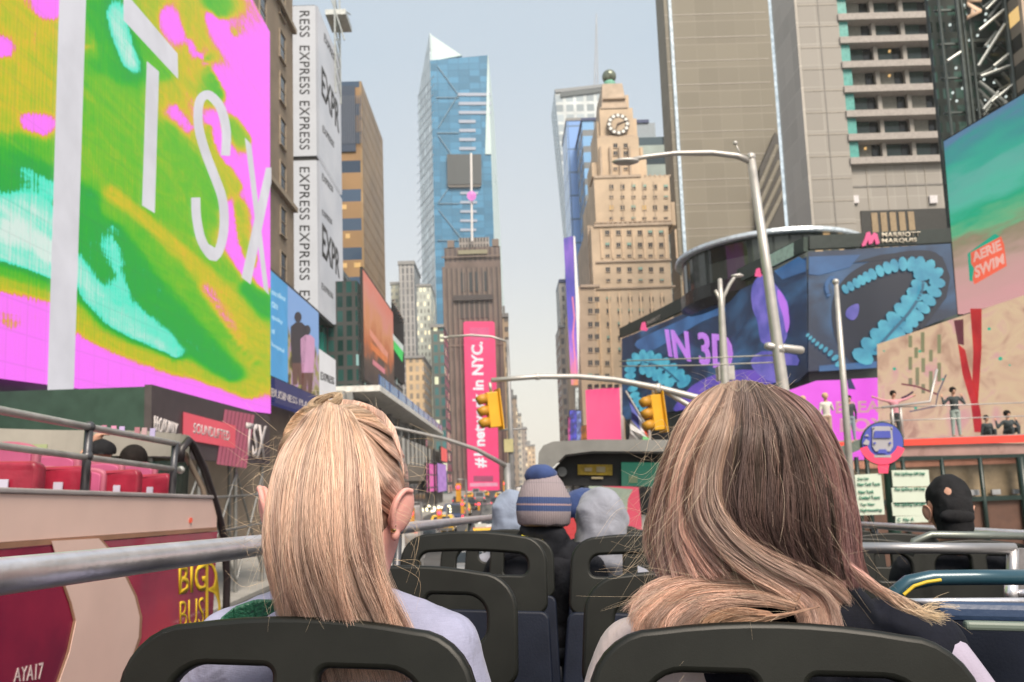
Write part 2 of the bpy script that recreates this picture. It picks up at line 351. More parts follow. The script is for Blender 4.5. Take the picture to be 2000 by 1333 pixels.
# ================================================================ stone hotel with sash windows behind the giant screen
XS = -17.2
sh = thing('stone_building', 'tan stone building with sash windows between the giant screen and the white banners', 'building', (XS-10, 52, 0))
yS1 = WX(573, 300, XS).y
bx('wall', (XS-26, 40, 0), (XS, yS1, 62), M('tan_stone', (.25,.2,.15), .85, var=.22, scale=.35, bump=.4, bscale=3), sh)
gm = M('dark_window_glass', (.05,.055,.06), .15); fr = M('dark_window_frame', (.11,.10,.09), .6)
stone_trim = M('tan_stone_trim', (.3,.25,.19), .8)
def window_mesh(w, h, d=.12, mullions=1, hung=True):   # stands out along +x: frame, sash and pane
    g = G(); t = .07
    g.cm = 0; g.box((.02,-w/2,-h/2),(.03,w/2,h/2))
    g.cm = 1
    for a, b in (((0,-w/2-t,-h/2-t),(d,-w/2,h/2+t)),((0,w/2,-h/2-t),(d,w/2+t,h/2+t)),((0,-w/2,h/2),(d,w/2,h/2+t)),((0,-w/2,-h/2-t),(d+.06,w/2,-h/2))): g.box(a, b)
    if hung: g.box((.03,-w/2,-.03),(.07,w/2,.03))
    return g
for ci, pxc in enumerate((512, 551)):
    y = WX(pxc, 300, XS).y
    for k in range(12):
        z = 17.6+k*3.7
        wm = window_mesh(1.5, 2.3); o = wm.build('window', [gm, stone_trim], sh, local=True); o.location = Vector((XS+.01, y, z))-sh.location
y = 46.5
for k in range(12):
    o = window_mesh(1.5, 2.3).build('window', [gm, stone_trim], sh, local=True); o.location = Vector((XS+.01, y, 17.6+k*3.7))-sh.location
for z in (27, 43): bx('cornice', (XS+.002, 40, z), (XS+.35, yS1+.1, z+.4), stone_trim, sh)
# ================================================================ white banner tower
XE = -20.0; yE0 = WX(623, 310, XE).y; yE1 = WX(668, 380, XE).y
be = thing('billboard', 'tall white two-sided billboard with black vertical lettering on the left side of the street', 'billboard', (XE, yE0, 0))
wh = E('white_glow_panel', (.72,.70,.69), .95, (.68,.66,.65)); wh2 = E('white_glow_side', (.55,.54,.55), .9, (.46,.46,.48), .15); blk = M('black_lettering', (.03,.03,.03), .6)  # glow added in place of daylight on the shaded white panels
zs = WX(623, 308, XE).z; zbt = WX(623, 604, XE).z; ztp = WX(623, 18, XE).z
for a, b in ((zbt, zs-.3), (zs+.3, ztp)):
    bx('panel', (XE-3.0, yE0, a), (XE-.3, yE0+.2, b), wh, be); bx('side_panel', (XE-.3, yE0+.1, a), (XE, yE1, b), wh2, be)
bx('frame', (XE-3.1, yE0+.22, zbt-.4), (XE-.32, yE1-.2, ztp+.2), M('black_frame', (.02,.02,.02)), be)
pE = Plane((XE-1, yE0, 0), (0, -1, 0)); pS = Plane((XE, 0, 0), (1, 0, 0))
for ya, yb in ((-10,73),(90,185),(198,293),(327,430),(441,548),(568,600)):
    # vertical lettering read from the top down
    x0, x1 = 585, 605
    s = 'EXPRESS' if yb != 600 else 'EX'
    if ya == -10: s = 'RESS'; ya = 22
    pE.word('lettering', s, [(x0,ya),(x0,yb),(x1,yb),(x1,ya)], blk, be, offset=.006, spacing=1.1)
for (q, s) in ((((628,185),(662,262),(662,208),(628,128)), 'EXPR'), (((629,500),(663,545),(663,495),(629,435)), 'EXPR'), (((630,258),(652,290),(652,278),(630,244)), 'EXPRESS'), (((629,352),(650,377),(650,366),(629,338)), 'EXPRESS'), (((629,420),(648,440),(648,430),(629,409)), 'EXPRESS'), (((628,565),(650,585),(650,575),(628,552)), 'EXPRESS'), (((633,80),(655,125),(655,112),(633,64)), 'EXPRESS')):
    pS.word('lettering', s, q, blk, be, offset=.015 if len(s) == 4 else 0)
# glass and lattice above it
gt = thing('glass_building', 'green glass building with a lattice mast rising above the white billboard', 'building', (XE-4, 98, 0))
bx('wall', (XE-16, yE0+6, 0), (XE-1.2, yE0+10, 60.5), GRID('green_glass_wall', (.03,.09,.08), (.03,.25,.2), 2.4, 3.2, .85, .8, grough=.1), gt)
g = G(); lm = M('pale_steel', (.5,.52,.5), .4, .5)
for z in range(46, 66, 2):
    z > 52 and (g.tube([(XE+.2, 92, z),(XE+.2, 95, z+2)], .08, 6), g.tube([(XE+.2, 95, z),(XE+.2, 92, z+2)], .08, 6))
for y in (92, 95): g.tube([(XE+.2, y, 53),(XE+.2, y, 68)], .13, 6)
g.box((XE-1, 92, 63.5),(XE+1.6, 96, 64.2)); g.tube([(XE+1.4, 92, 60),(XE-.6, 92, 67)], .1, 6); g.tube([(XE+1.4, 92, 64),(XE+1.4, 96, 66)], .1, 6)
g.build('lattice', lm, gt)
# ================================================================ blue billboard and small white sign
XB = -15.6; pB = Plane((XB, 0, 0), (1, 0, 0))
bb = thing('billboard', 'billboard with a sky blue text panel beside a picture of two standing people', 'billboard', (XB, 56, 0))
ya, yb_, ym = pB(528, 650).y, pB(623, 700).y, pB(562, 650).y
z0, z1 = pB(528, 733).z, pB(528, 528).z
bx('frame', (XB-.5, ya-.3, z0-.2), (XB-.02, yb_+.1, z1+.2), M('dark_cladding', (.05,.05,.055)), bb)
bx('text_panel', (XB-.02, ya, z0), (XB, ym, z1), E('panel_blue', srgb(70,160,215), .9), bb)
t = NT('picture_garden'); g = t.n('NewGeometry'); s = t.n('SeparateXYZ'); t.l(g.outputs['Position'], s.inputs[0])
no = t.n('TexNoise'); no.inputs['Scale'].default_value = .9; no.inputs['Detail'].default_value = 6; t.l(g.outputs['Position'], no.inputs['Vector'])
h = t.math('ADD', s.outputs[2], t.math('MULTIPLY', no.outputs[0], 2.2))
c1 = t.ramp(no.outputs[0], [(.4, srgb(90,80,60)), (.5, srgb(170,160,90)), (.6, srgb(190,150,190))])
q = t.n('MapRange'); t.l(h, q.inputs[0]); q.inputs[1].default_value = z0+4.5; q.inputs[2].default_value = z0+5.4
t.l(t.mix(q.outputs[0], c1, srgb(135,172,222)), t.b.inputs['Emission Color']); t.b.inputs['Emission Strength'].default_value = 0.66
bx('picture_panel', (XB-.02, ym+.01, z0), (XB, yb_, z1), t.m, bb)
Es = E('picture_skin', srgb(120,80,70), .7); Ek = E('picture_dark', srgb(45,40,50), .7); Ep = E('picture_pink', srgb(225,165,200), .8)
def fig(plane, x, y, h, hair, top, legs, par, off=.03):   # printed standing figure
    plane.patch('printed_figure', [(x+a*h, y-b*h) for a, b in ((-.1,.55),(-.1,.8),(-.03,.86),(.05,.86),(.11,.8),(.11,.55),(.09,.3),(-.08,.3))], top, par, off)
    plane.patch('printed_figure', [(x+a*h, y-b*h) for a, b in ((-.075,0),(-.08,.3),(.085,.3),(.07,0),(.01,0),(0,.25),(-.01,0))], legs, par, off)
    plane.patch('printed_figure', [(x+.05*h*cos(k*pi/6), y-.93*h+.075*h*sin(k*pi/6)) for k in range(12)], hair, par, off)
fig(pB, 582, 752, 142, Ek, Ek, Es, bb); fig(pB, 600, 768, 132, Ek, Ep, Es, bb)
for i, (s_, yy) in enumerate((('excellent', 572), ('care', 597), ('quality', 622), ('of', 648), ('hospital', 676))):
    wdt = len(s_)*3.0
    pB.word('lettering', s_, [(530,yy+3),(530+wdt,yy+3+wdt*.55),(530+wdt,yy-7+wdt*.55),(530,yy-9)], E('pale_blue_type', srgb(170,215,240), .9), bb)
awn = thing('blue_sign_band', 'deep blue sign band with faint lettering below the sky blue billboard', 'sign', (XB, 56, 0))
bx('panel', (XB-.3, ya-.3, z0-1.9), (XB+.4, yb_, z0-.25), E('deep_blue', srgb(38,50,120), .6), awn)
Plane((XB+.4,0,0),(1,0,0)).word('lettering', 'BUSINESS PLACE', [(530,775),(612,800),(612,790),(530,758)], M('pale_lettering', (1,1,1)), awn)
ws = thing('white_sign', 'small white sign with one black word below the tall white billboard', 'sign', (XB, 66, 0))
y1, y2 = pB(624, 730).y, pB(656, 730).y
bx('panel', (XB-.4, y1, pB(624, 775).z), (XB-.01, y2, pB(624, 682).z), wh, ws)
pB.word('lettering', 'EXPRESS', [(626,742),(652,752),(652,738),(626,726)], blk, ws, offset=.01)
# ================================================================ bronze slab tower
XD = -25.0; yD0 = WX(708, 300, XD).y; yD1 = WX(748, 300, XD).y; zD = WX(708, 165, XD).z
bt = thing('bronze_tower', 'bronze and golden brown office slab tower rising behind the white billboard', 'building', (XD-10, yD0, 0))
bx('wall', (XD-30, yD0, 0), (XD-.4, yD0+.8, zD), GRID('bronze_front', (.28,.17,.08), (.05,.08,.13), 60, 5.6, 1, .42, grough=.12, ov=1.0, var=.3), bt)
t_ = GRID('bronze_side', (.26,.17,.085), (.33,.22,.11), 1.1, 2.8, .6, .75, rough=.5, grough=.35, var=.2, wv=.25)
bx('side_wall', (XD-.4, yD0-.01, 0), (XD, yD1, zD-.02), t_, bt)
bx('crown', (XD-30, yD0-.3, zD-14), (XD-1.2, yD0-.05, zD-1), M('navy_louvre', (.03,.05,.09), .5), bt)
g = G()
for k in range(26): g.box((XD-10.2+k*.4, yD0-.4, zD-12.5), (XD-10.05+k*.4, yD0-.3, zD-3))
g.build('louvre', M('grey_fin', (.1,.12,.16)), bt)
lit = E('warm_lit_window', srgb(255,205,130), .9)
for i in range(26):
    k = random.randrange(0, 13); x = XD-1.2-random.random()*7.5
    if i < 26: bx('lit_window', (x, yD0-.06, zD-19.5-k*5.6), (x+.8, yD0-.02, zD-18.6-k*5.6), lit, bt)
# dark steel base of that block with theatre billboards
XF = -17.0; pF = Plane((XF, 0, 0), (1, 0, 0)); f0 = pF(710, 600).y; f1 = pF(768, 640).y; f2 = pF(790, 680).y
db = thing('dark_building', 'dark glass and steel theatre building below the bronze tower', 'building', (XF-6, f0, 0))
bx('wall', (XF-24, f0-6, 9), (XF-5, f0+18, WX(668, 525, XF-5).z), GRID('dark_steel_wall', (.035,.04,.042), (.02,.06,.06), 1.3, 2.2, .55, .75, lit=srgb(150,175,170), litp=.04, grough=.15), db)
bx('side_wall', (XF-5, f0-2, 9), (XF-.4, f2, pF(712, 560).z), GRID('dark_steel_front', (.045,.05,.05), (.02,.07,.065), 1.1, 1.8, .6, .75, lit=srgb(150,175,170), litp=.06, grough=.15), db)
ob = thing('billboard', 'orange sunset theatre billboard on the dark building facing the street', 'billboard', (XF, f0, 0))
t = NT('sunset_picture'); g = t.n('NewGeometry'); s = t.n('SeparateXYZ'); t.l(g.outputs['Position'], s.inputs[0])
no = t.n('TexNoise'); no.inputs['Scale'].default_value = .28; no.inputs['Detail'].default_value = 8; no.inputs['Distortion'].default_value = .6; t.l(g.outputs['Position'], no.inputs['Vector'])
za, zc = pF(712, 740).z, pF(710, 528).z
q = t.n('MapRange'); t.l(s.outputs[2], q.inputs[0]); q.inputs[1].default_value = za; q.inputs[2].default_value = zc
ff = t.math('ADD', q.outputs[0], t.math('MULTIPLY', t.math('SUBTRACT', no.outputs[0], .5), .7))
t.l(t.ramp(ff, [(0, srgb(60,45,40)), (.28, srgb(95,75,60)), (.4, srgb(200,110,60)), (.6, srgb(225,150,100)), (.8, srgb(230,150,130)), (1, srgb(235,140,120))]), t.b.inputs['Emission Color']); t.b.inputs['Emission Strength'].default_value = 0.58
bx('frame', (XF-.38, f0-.1, za-.2), (XF-.02, f1+.1, zc+.3), M('black_frame', (1,1,1)), ob)
bx('picture_panel', (XF-.02, f0, za), (XF, f1, zc), t.m, ob)
pF.patch('title_strip', [(722,642),(758,690),(757,705),(722,655)], E('title_orange', srgb(235,150,120), .8), ob, .03)
pF.patch('title_strip', [(724,668),(757,700),(756,712),(725,682)], E('title_deep_orange', srgb(230,125,50), .8), ob, .04)
pF.patch('title_strip', [(728,702),(752,722),(752,732),(728,712)], E('title_pink', srgb(225,130,140), .8), ob, .03)
gs = thing('green_screen', 'narrow dark screen with a green and white flash beside the orange theatre billboard', 'screen', (XF, f1, 0))
bx('panel', (XF-.3, f1+.3, pF(780, 742).z), (XF-.05, f2, pF(780, 610).z), M('black_frame', (1,1,1)), gs)
pF.patch('green_flash', [(769,662),(788,688),(786,708),(769,682)], E('flash_green', srgb(40,210,90), .9), gs, .02)
pF.patch('white_flash', [(767,652),(788,676),(788,688),(768,664)], E('flash_white', srgb(215,225,215), .8), gs, .03)
for k in range(7): G().tube([pF(766+k*3, 588+k*7, .0), pF(771+k*3, 586+k*7, 1.8)], .12, 6).build('floodlight', stl, gs)
# ---- classical cornice building with the blue glass gallery
XC = -13.5; pC = Plane((XC, 0, 0), (1, 0, 0)); c0 = pC(742, 760).y; c1 = pC(866, 850).y
cb_ = thing('canopy_building', 'pale grey stone building with a wide projecting canopy and blue glass parapet', 'building', (XC-4, c0, 0))
gst = M('grey_stone', (.3,.31,.31), .8, var=.2, scale=.5); gst2 = M('grey_stone_soffit', (.75,.75,.72), .8, var=.25, scale=1.2)  # soffit colour raised in place of light bounced from the street
zc0 = pC(742, 762).z; zcu = zc0
bx('canopy', (XC-7, c0, zc0-.1), (XC, c1, zc0+.55), gst2, cb_)
bx('wall', (XC-14, c0-1.5, 0), (XC-3.6, c1, zc0-.12), gst, cb_); bx('attic', (XC-14, c0-1.4, zc0-.1), (XC-7.02, c1, zc0+2.2), gst, cb_)
for k in range(3): bx('attic_block', (XC-13.8+k*2.3, c0-1.6, zc0+.7), (XC-11.7+k*2.3, c0-1.42, zc0+1.9), M('pale_block', (.42,.45,.47)), cb_)
n = 11
for k in range(n):
    y = c0+1+(c1-c0-1)*k/n; bx('glass_panel', (XC-.25, y, zc0+.56), (XC-.1, y+(c1-c0)/n*.82, zc0+1.75), M('blue_glass', (.1,.28,.62), .15, var=.5, scale=.5), cb_)
    G().tube([(XC-.18, y-.25, zc0+.55), (XC-.18, y-.25, zc0+1.85)], .1, 8).build('post', M('navy_steel', (.05,.07,.16)), cb_)
for k in range(9):
    y = c0+(c1-c0)*k/9; bx('pier', (XC-3.6, y, 0), (XC-3.0, y+1.1, zc0-.12), gst, cb_)
    if k % 1 == 0: bx('upper_window', (XC-3.59, y+1.6, zc0-4.5), (XC-3.5, y+(c1-c0)/9-.3, zc0-1.1), gm, cb_)
# shops and lit panels further along on the left
XG = -12.0; pG = Plane((XG, 0, 0), (1, 0, 0))
def wallsign(name, lab, cat_, a, b, y0p, y1p, mat, th=.4, X=XG):
    p = Plane((X, 0, 0), (1, 0, 0)); ya, yb = p(a, (y0p+y1p)/2).y, p(b, (y0p+y1p)/2).y
    t = thing(name, lab, cat_, (X, ya, 0)); z0 = p(a, y1p).z; z1 = p(a, y0p).z
    bx('panel', (X-.02, ya, z0), (X, yb, z1), mat, t); bx('case', (X-th, ya-.05, z0-.08), (X-.02, yb+.05, z1+.08), M('black_frame', (1,1,1)), t); return t
sb = thing('shop_building', 'grey shop building with a stone fascia at the far left kerb below the brown tower', 'building', (XG-6, 100, 0))
bx('wall', (XG-12, 74, 0), (XG-.5, 150, 9.5), M('shop_grey', (.16,.15,.14), .7, var=.3, scale=.5), sb)
bx('fascia', (XG-.5, 76, 4.2), (XG-.1, 118, 6.3), M('shop_fascia', (.26,.23,.2), .7), sb)
for k in range(9): bx('shop_window', (XG-.5, 77+k*4.5, .6), (XG-.4, 80.6+k*4.5, 3.8), gm, sb)
for k in range(12): bx('pilaster', (XG-.5, 75+k*4.5, 6.3), (XG-.25, 76.0+k*4.5, 9.4), gst, sb)
wallsign('lit_panel', 'magenta lit panel behind scaffold posts on the left of the street', 'sign', 834, 852, 905, 962, E('magenta_panel', srgb(235,90,175), .9), X=XG+.3)
wallsign('lit_panel', 'lilac lit poster panel on the left of the street', 'sign', 855, 872, 905, 962, E('lilac_panel', srgb(205,150,225), .9, srgb(140,90,170), 1.0), X=XG+.3)
wallsign('lit_panel', 'small red and orange lit sign high beside the brown tower base', 'sign', 862, 873, 873, 900, E('red_panel', srgb(250,90,85), .9), X=XG+.6)
bs = thing('scaffold', 'black scaffold frame in front of the magenta lit panel', 'scaffold', (XG+1, 78, 0))
for px_ in (836, 848): G().tube([(WX(px_, 900, XG+1.2).x, WX(px_, 900, XG+1.2).y, .14), (XG+1.2, WX(px_, 900, XG+1.2).y, 9)], .13, 8).build('post', M('black_steel', (.02,.02,.022), .4), bs)
for z in (3.2, 5, 7): G().tube([(XG+1.2, WX(834, 900, XG+1.2).y, z), (XG+1.2, WX(851, 900, XG+1.2).y, z)], .1, 8).build('rail', M('black_steel', (1,1,1)), bs)
# ================================================================ distance, left to right
def slab(name, label, pxa, pxb, pyt, Y, mat, depth=20, z0=0, pyr=None):
    """block whose front stands at depth Y between two photo columns"""
    a = W(pxa, (pyt+937)/2, Y); b = W(pxb, (pyt+937)/2, Y); zt = W((pxa+pxb)/2, pyt, Y).z
    t = thing(name, label, 'building', ((a.x+b.x)/2, Y, 0))
    bx('wall', (a.x, Y, z0), (b.x, Y+depth, zt), mat, t); return t, a.x, b.x, zt
t1, a, b, z = slab('office_block', 'grey ribbed office block in the distance left of the blue glass tower', 783, 813, 517, 420, GRID('ribbed_grey', (.35,.34,.33), (.16,.16,.17), 2.4, 4, .5, .85, var=.3), 30)
bx('roof', (a-.5, 419.5, z), (b+.5, 451, z+2), M('grey_roof', (.25,.25,.25)), t1)
t1, a, b, z = slab('office_block', 'small pale yellow green block in the distance beside the ribbed grey one', 767, 784, 556, 440, GRID('pale_green', (.4,.4,.32), (.25,.27,.25), 3, 4, .5, .5), 30)
bx('roof', (a-.5, 439.5, z), (b+.3, 471, z+1.5), M('grey_roof', (1,1,1)), t1)
t1, a, b, z = slab('office_block', 'tan block with a lit corner low in the gap left of the blue glass tower', 795, 830, 700, 300, GRID('tan_gap', (.55,.4,.24), (.3,.25,.2), 2.5, 3.6, .5, .6), 30)
bx('roof', (a-.5, 299.5, z), (b+.3, 331, z+1), M('grey_roof', (1,1,1)), t1)
# blue glass tower with sloping crown
YT = 450.0
gl = thing('glass_tower', 'tall blue glass skyscraper with a sloping pointed crown in the centre', 'building', (WX(900, 500, -27).x, YT, 0))
q = lambda x, y, Y=YT: W(x, y, Y)
xa, xb = q(850, 500).x, q(966, 500).x; xa = q(849, 500).x
zl, zr = q(853, 118).z, q(958, 108).z; yb2 = None
# left side runs back along the street
dl = 70
def colz(px, py, Y): return W(px, py, Y).z
zpk = q(848, 64).z
tg = NT('blue_curtain_wall'); 
blue = GRID('blue_curtain', (.05,.17,.30), (.07,.22,.37), 6.5, 4.2, .93, .9, rough=.45, grough=.35, var=.22, wv=.15); blue.node_tree.nodes['Principled BSDF'].inputs['Specular IOR Level'].default_value = .25
bx('front_glass', (xa+.3, YT, 0), (xb, YT+1, min(zl, zr)-1), blue, gl)
G().prism([(xa+.3, YT, min(zl, zr)-1), (xb, YT, min(zl, zr)-1), (xb, YT, zr), (xa+.3, YT, zl)], (0, 1, 0)).build('front_glass', blue, gl)
pale = M('pale_glass_crown', (.55,.68,.68), .3, var=.08, scale=.05)
xl = q(812, 400).x
side = GRID('pale_side_glass', (.4,.48,.52), (.62,.72,.78), 3.2, 9, .72, .8, rough=.3, grough=.2, var=.3)
tn = side.node_tree; 
pz = q(817, 165).z
G().prism([(xl, YT+dl*.4, 0), (xa+.3, YT, 0), (xa+.3, YT, zpk), (xl, YT+dl*.4, pz+6)], (1.0, 1.2, 0)).build('side_glass', side, gl)
G().prism([(xa+.35, YT+1.1, zl), (xb-16, YT+1.1, zr+1), (xa+.35, YT+1.1, zpk)], (0, 12, 0)).build('crown', pale, gl)
G().prism([(xb+.02, YT-.1, zr-64), (xb+.02, YT-.1, zr), (xb-3.6, YT-.1, zr-64)], (0, -.4, 0)).build('crown_fin', pale, gl)
G().prism([(xb, YT, 0), (xb+6.3, YT+25, 0), (xb+2.2, YT+12, zr-30), (xb, YT, zr)], (.4, .8, 0)).build('side_fin', pale, gl)
bx('core', (xl+3, YT+30, 0), (xb, YT+45, zl-8), blue, gl)
lt = M('pale_panel', (.33,.38,.48), .4)
pGl = Plane((0, YT, 0), (0, -1, 0))
for k, (x0, x1) in enumerate(((895,958),(896,959),(896,959),(896,929),(897,929),(897,929),(897,929))): pGl.patch('spandrel', [(x0,182+k*17.6),(x1,182+k*17.6),(x1,188+k*17.6),(x0,188+k*17.6)], lt, gl, .2, .2)
for k, x1 in enumerate((934,932,931,932,930)): pGl.patch('spandrel', [(899,375+k*18),(x1,375+k*18),(x1,380+k*18),(899,380+k*18)], lt, gl, .2, .2)
ln = M('bronze_brace', (.14,.25,.34), .4)
for P in ([(855,130),(895,185),(856,250)], [(856,265),(880,300),(880,362),(857,395)], [(857,410),(900,465)], [(852,191),(896,191)], [(853,260),(896,260)], [(855,398),(897,398)], [(855,470),(900,470)]):
    pGl.patch('brace', stroke(P, 1.6), ln, gl, .3, .3)
pGl.patch('blank_screen', [(873,303),(940,303),(941,361),(874,362)], M('blank_led_screen', (.06,.07,.075), .5), gl, 1.0, 1.0)
pGl.patch('screen_base', [(873,362),(941,361),(938,366),(878,367)], M('rust_screen_edge', (.12,.11,.1)), gl, 1.1, .6)
for k in range(46):                                   # diagonal lines of the folded side
    y = 190+k*17
    pp = plane3((xl, YT+dl*.4, 0), (xa+.3, YT, 0), (xa+.3, YT, 100))
    pp.patch('mullion', stroke([(815, y), (848, y-42)], 1.0), M('side_mullion', (.3,.36,.42)), gl, .06, .05) if y < 760 else None
# brown stone tower carrying the pink banner
YN = 300.0
bn = thing('brown_tower', 'slim brown stone tower with a stepped crown in front of the blue glass skyscraper', 'building', (q(925, 700, YN).x, YN, 0))
xa, xb = q(868, 700, YN).x, q(984, 700, YN).x
bmat = GRID('brown_ribbed', (.17,.13,.115), (.08,.062,.06), 2.0, 90, .45, .97, rough=.8, grough=.5, var=.25, wv=.3)
bx('wall', (xa, YN, 0), (xb, YN+20, q(925, 520, YN).z), bmat, bn)
bx('upper_wall', (q(868, 520, YN).x, YN+.6, q(925, 520, YN).z), (q(978, 520, YN).x, YN+18, q(925, 482, YN).z), bmat, bn)
bx('crown', (q(897, 500, YN).x, YN+1.5, q(925, 482, YN).z), (q(956, 500, YN).x, YN+16, q(925, 462, YN).z), GRID('crown_stone', (.3,.27,.25), (.08,.08,.08), 1.2, 3.2, .5, .7), bn)
for k in range(12): bx('pilaster', (xa+.2+k*(xb-xa-1)/11.2, YN-.35, 8), (xa+.7+k*(xb-xa-1)/11.2, YN-.02, q(925, 524, YN).z), M('turret_stone', (.21,.165,.14), .8), bn) if not 905 < 868+k*10.4 < 960 or True else None
for k in range(9): bx('ledge', (xa-.1, YN-.36, 30+k*9), (xb+.1, YN-.03, 30.5+k*9), M('turret_stone', (1,1,1)), bn) if k in (3, 7) else None
for px_ in (874, 962): bx('turret', (q(px_, 500, YN).x, YN+.3, q(925, 482, YN).z), (q(px_+13, 500, YN).x, YN+4, q(925, 468, YN).z), M('turret_stone', (.21,.165,.14), .8), bn)
bx('entablature', (q(895, 500, YN).x, YN-.5, q(925, 497, YN).z), (q(952, 500, YN).x, YN-.05, q(925, 489, YN).z), M('green_band', (.26,.24,.16)), bn)
for k in range(4): bx('tall_window', (q(900+k*14, 540, YN).x, YN-.3, q(925, 570, YN).z), (q(908+k*14, 540, YN).x, YN-.05, q(925, 532, YN).z), gm, bn)
bx('ledge', (q(886, 570, YN).x, YN-1.4, q(925, 588, YN).z), (q(962, 570, YN).x, YN-.35, q(925, 578, YN).z), M('dark_ledge', (.06,.05,.05)), bn)
bx('recess', (q(893, 600, YN).x, YN-.28, q(925, 622, YN).z), (q(956, 600, YN).x, YN-.05, q(925, 590, YN).z), M('dark_ledge', (1,1,1)), bn)
G().tube([q(922, 472, YN-1), q(920, 300, YN-1)], .45, 8).build('flagpole', M('pale_pole', (.75,.72,.7)), bn)
o = G().ball(q(921, 383, YN-2), 1.9).build('time_ball', E('ball_pink', srgb(255,150,230), 1.0), bn, smooth=True)
pk_ = E('banner_pink', srgb(255,62,125), 1.0, srgb(250,60,120)); pk2 = E('banner_pale', srgb(255,170,195), .9)
bnn = thing('banner_screen', 'tall narrow hot pink screen with white vertical words on the brown tower', 'screen', (q(940, 800, YN-3).x, YN-3, 0))
YQ = YN-3.5; pQ = Plane((0, YQ, 0), (0, -1, 0))
G().prism([pQ(*p) for p in ((905,631),(909,628),(963,628),(966,631),(976,960),(973,964),(918,964),(914,960))], (0, 1.5, 0)).build('screen', pk_, bnn)
pQ.word('lettering', '#1 network in NYC.', [(951,914),(945,668),(920,668),(926,914)], E('banner_white', (.95,.93,.95), 1.0), bnn, offset=.035, depth=.3)
pQ.patch('panel_strip', [(918,944),(972,943),(972,950),(918,951)], pk2, bnn, .1, .1)
pQ.patch('panel_strip', [(925,930),(963,930),(963,941),(925,941)], E('banner_grey', srgb(190,80,120), .8), bnn, .1, .1)
pQ.patch('panel_strip', [(917,640),(955,640),(956,665),(918,665)], E('banner_light_pink', srgb(255,95,150), .9), bnn, .1, .1)
t1, a, b, z = slab('office_block', 'dark teal glass block between the canopy building and the brown tower', 845, 870, 640, 240, GRID('teal_dark', (.12,.13,.12), (.06,.16,.17), 2, 3.4, .6, .7, lit=srgb(240,220,170), litp=.15), 20)
bx('roof', (a-.2, 239.6, z), (b+.2, 261, z+1), M('grey_roof', (1,1,1)), t1)
t1, a, b, z = slab('office_block', 'pale green grey block with lit windows behind the canopy building', 818, 846, 560, 330, GRID('pale_lit', (.5,.53,.48), (.35,.36,.33), 1.6, 3.2, .45, .55, lit=srgb(250,225,170), litp=.35), 20)
bx('roof', (a-.2, 329.6, z), (b+.2, 351, z+1), M('grey_roof', (1,1,1)), t1)
tans = [((.5,.37,.25),(.2,.17,.15)), ((.42,.33,.26),(.2,.2,.2)), ((.5,.45,.38),(.25,.25,.25)), ((.34,.29,.26),(.15,.15,.16))]
for i, (a_, b_, t_, Y_, lab) in enumerate(((984,998,620,310,'narrow grey tan block just right of the pink banner screen'), (997,1012,778,420,'tan stepped block in the far canyon right of the pink banner'), (1006,1020,812,520,'brown block with lit windows far down the street'), (1014,1030,838,600,'small pale block far down the street'), (1024,1046,872,700,'lowest farthest block at the end of the street'))):
    w_, g_ = tans[i % 4]
    t1, a, b, z = slab('office_block', lab, a_, b_, t_, Y_, GRID('far_wall%d' % i, w_, g_, 3.2, 4.2, .5, .5, lit=srgb(240,210,160), litp=.12), 40)
    bx('roof', (a-.2, Y_-.6, z), (b+.2, Y_+41, z+1.6), M('grey_roof', (1,1,1)), t1)
    bx('roof_hut', (a+(b-a)*.25, Y_+1, z+1.6), (a+(b-a)*.6, Y_+6, z+5), M('grey_roof', (1,1,1)), t1)
# ================================================================ right side, far to near
YK = 320.0
bk = thing('slanted_tower', 'slant-edged glass bank tower with a lattice mast behind the clock tower', 'building', (W(1140, 500, YK).x, YK, 0))
q = lambda x, y, Y=YK: W(x, y, Y)
whg = GRID('lattice_glass', (.55,.6,.62), (.36,.42,.46), 4.5, 4.5, .7, .7, rough=.4, grough=.15, var=.25)
G().prism([q(1113,470), q(1190,470), q(1190,166), q(1083,175)], (0, 25, 0)).build('glass_wall', whg, bk)
G().prism([q(1112,900), q(1150,900), q(1150,470), q(1112,470)], (0, 25, 0)).build('lower_wall', M('grey_tower_base', (.3,.32,.34), .6), bk)
G().prism([q(1083,175,YK-.6), q(1190,163,YK-.6), q(1190,169,YK-.6), q(1085,181,YK-.6)], (0,.5,0)).build('parapet', M('steel_edge', (.25,.27,.29)), bk)
G().prism([q(1095,190,YK-.6), q(1095,180,YK-.6), q(1190,170,YK-.6), q(1190,178,YK-.6)], (0,.5,0)).build('louvre_band', M('dark_band', (.1,.12,.13)), bk)
g = G()
for a_, b_ in ((1160, 1164.6), (1168.5, 1165)): g.tube([q(a_, 175), q(b_, 30)], .22, 6)
for k in range(24):
    y = 170-k*6; f = (170-y)/140; xa, xb = 1160.3+4.2*f, 1168.3-3.2*f
    g.tube([q(xa, y), q(xb, y-6)], .12, 5); g.tube([q(xb, y), q(xa, y-6)], .12, 5)
g.build('mast', M('mast_steel', (.42,.45,.5), .5, .3), bk)
bcg = GRID('sky_blue_glass', (.12,.2,.34), (.25,.42,.78), 5.2, 8.5, .93, .92, rough=.3, grough=.12, var=.1)
bc = thing('blue_glass_column', 'narrow bright blue glass facade strip left of the clock tower', 'building', (W(1130, 400, 260).x, 260, 0))
bx('wall', (W(1116, 450, 260).x, 260, 0), (W(1147, 450, 260).x, 280, W(1130, 236, 260).z), bcg, bc)
bx('roof', (W(1115, 450, 260).x, 259.8, W(1130, 236, 260).z), (W(1148, 450, 260).x, 281, W(1130, 236, 260).z+1), M('grey_roof', (1,1,1)), bc)
gb = thing('grey_building', 'grey building with blue windows tucked between the blue strip and the clock tower', 'building', (W(1158, 400, 240).x, 240, 0))
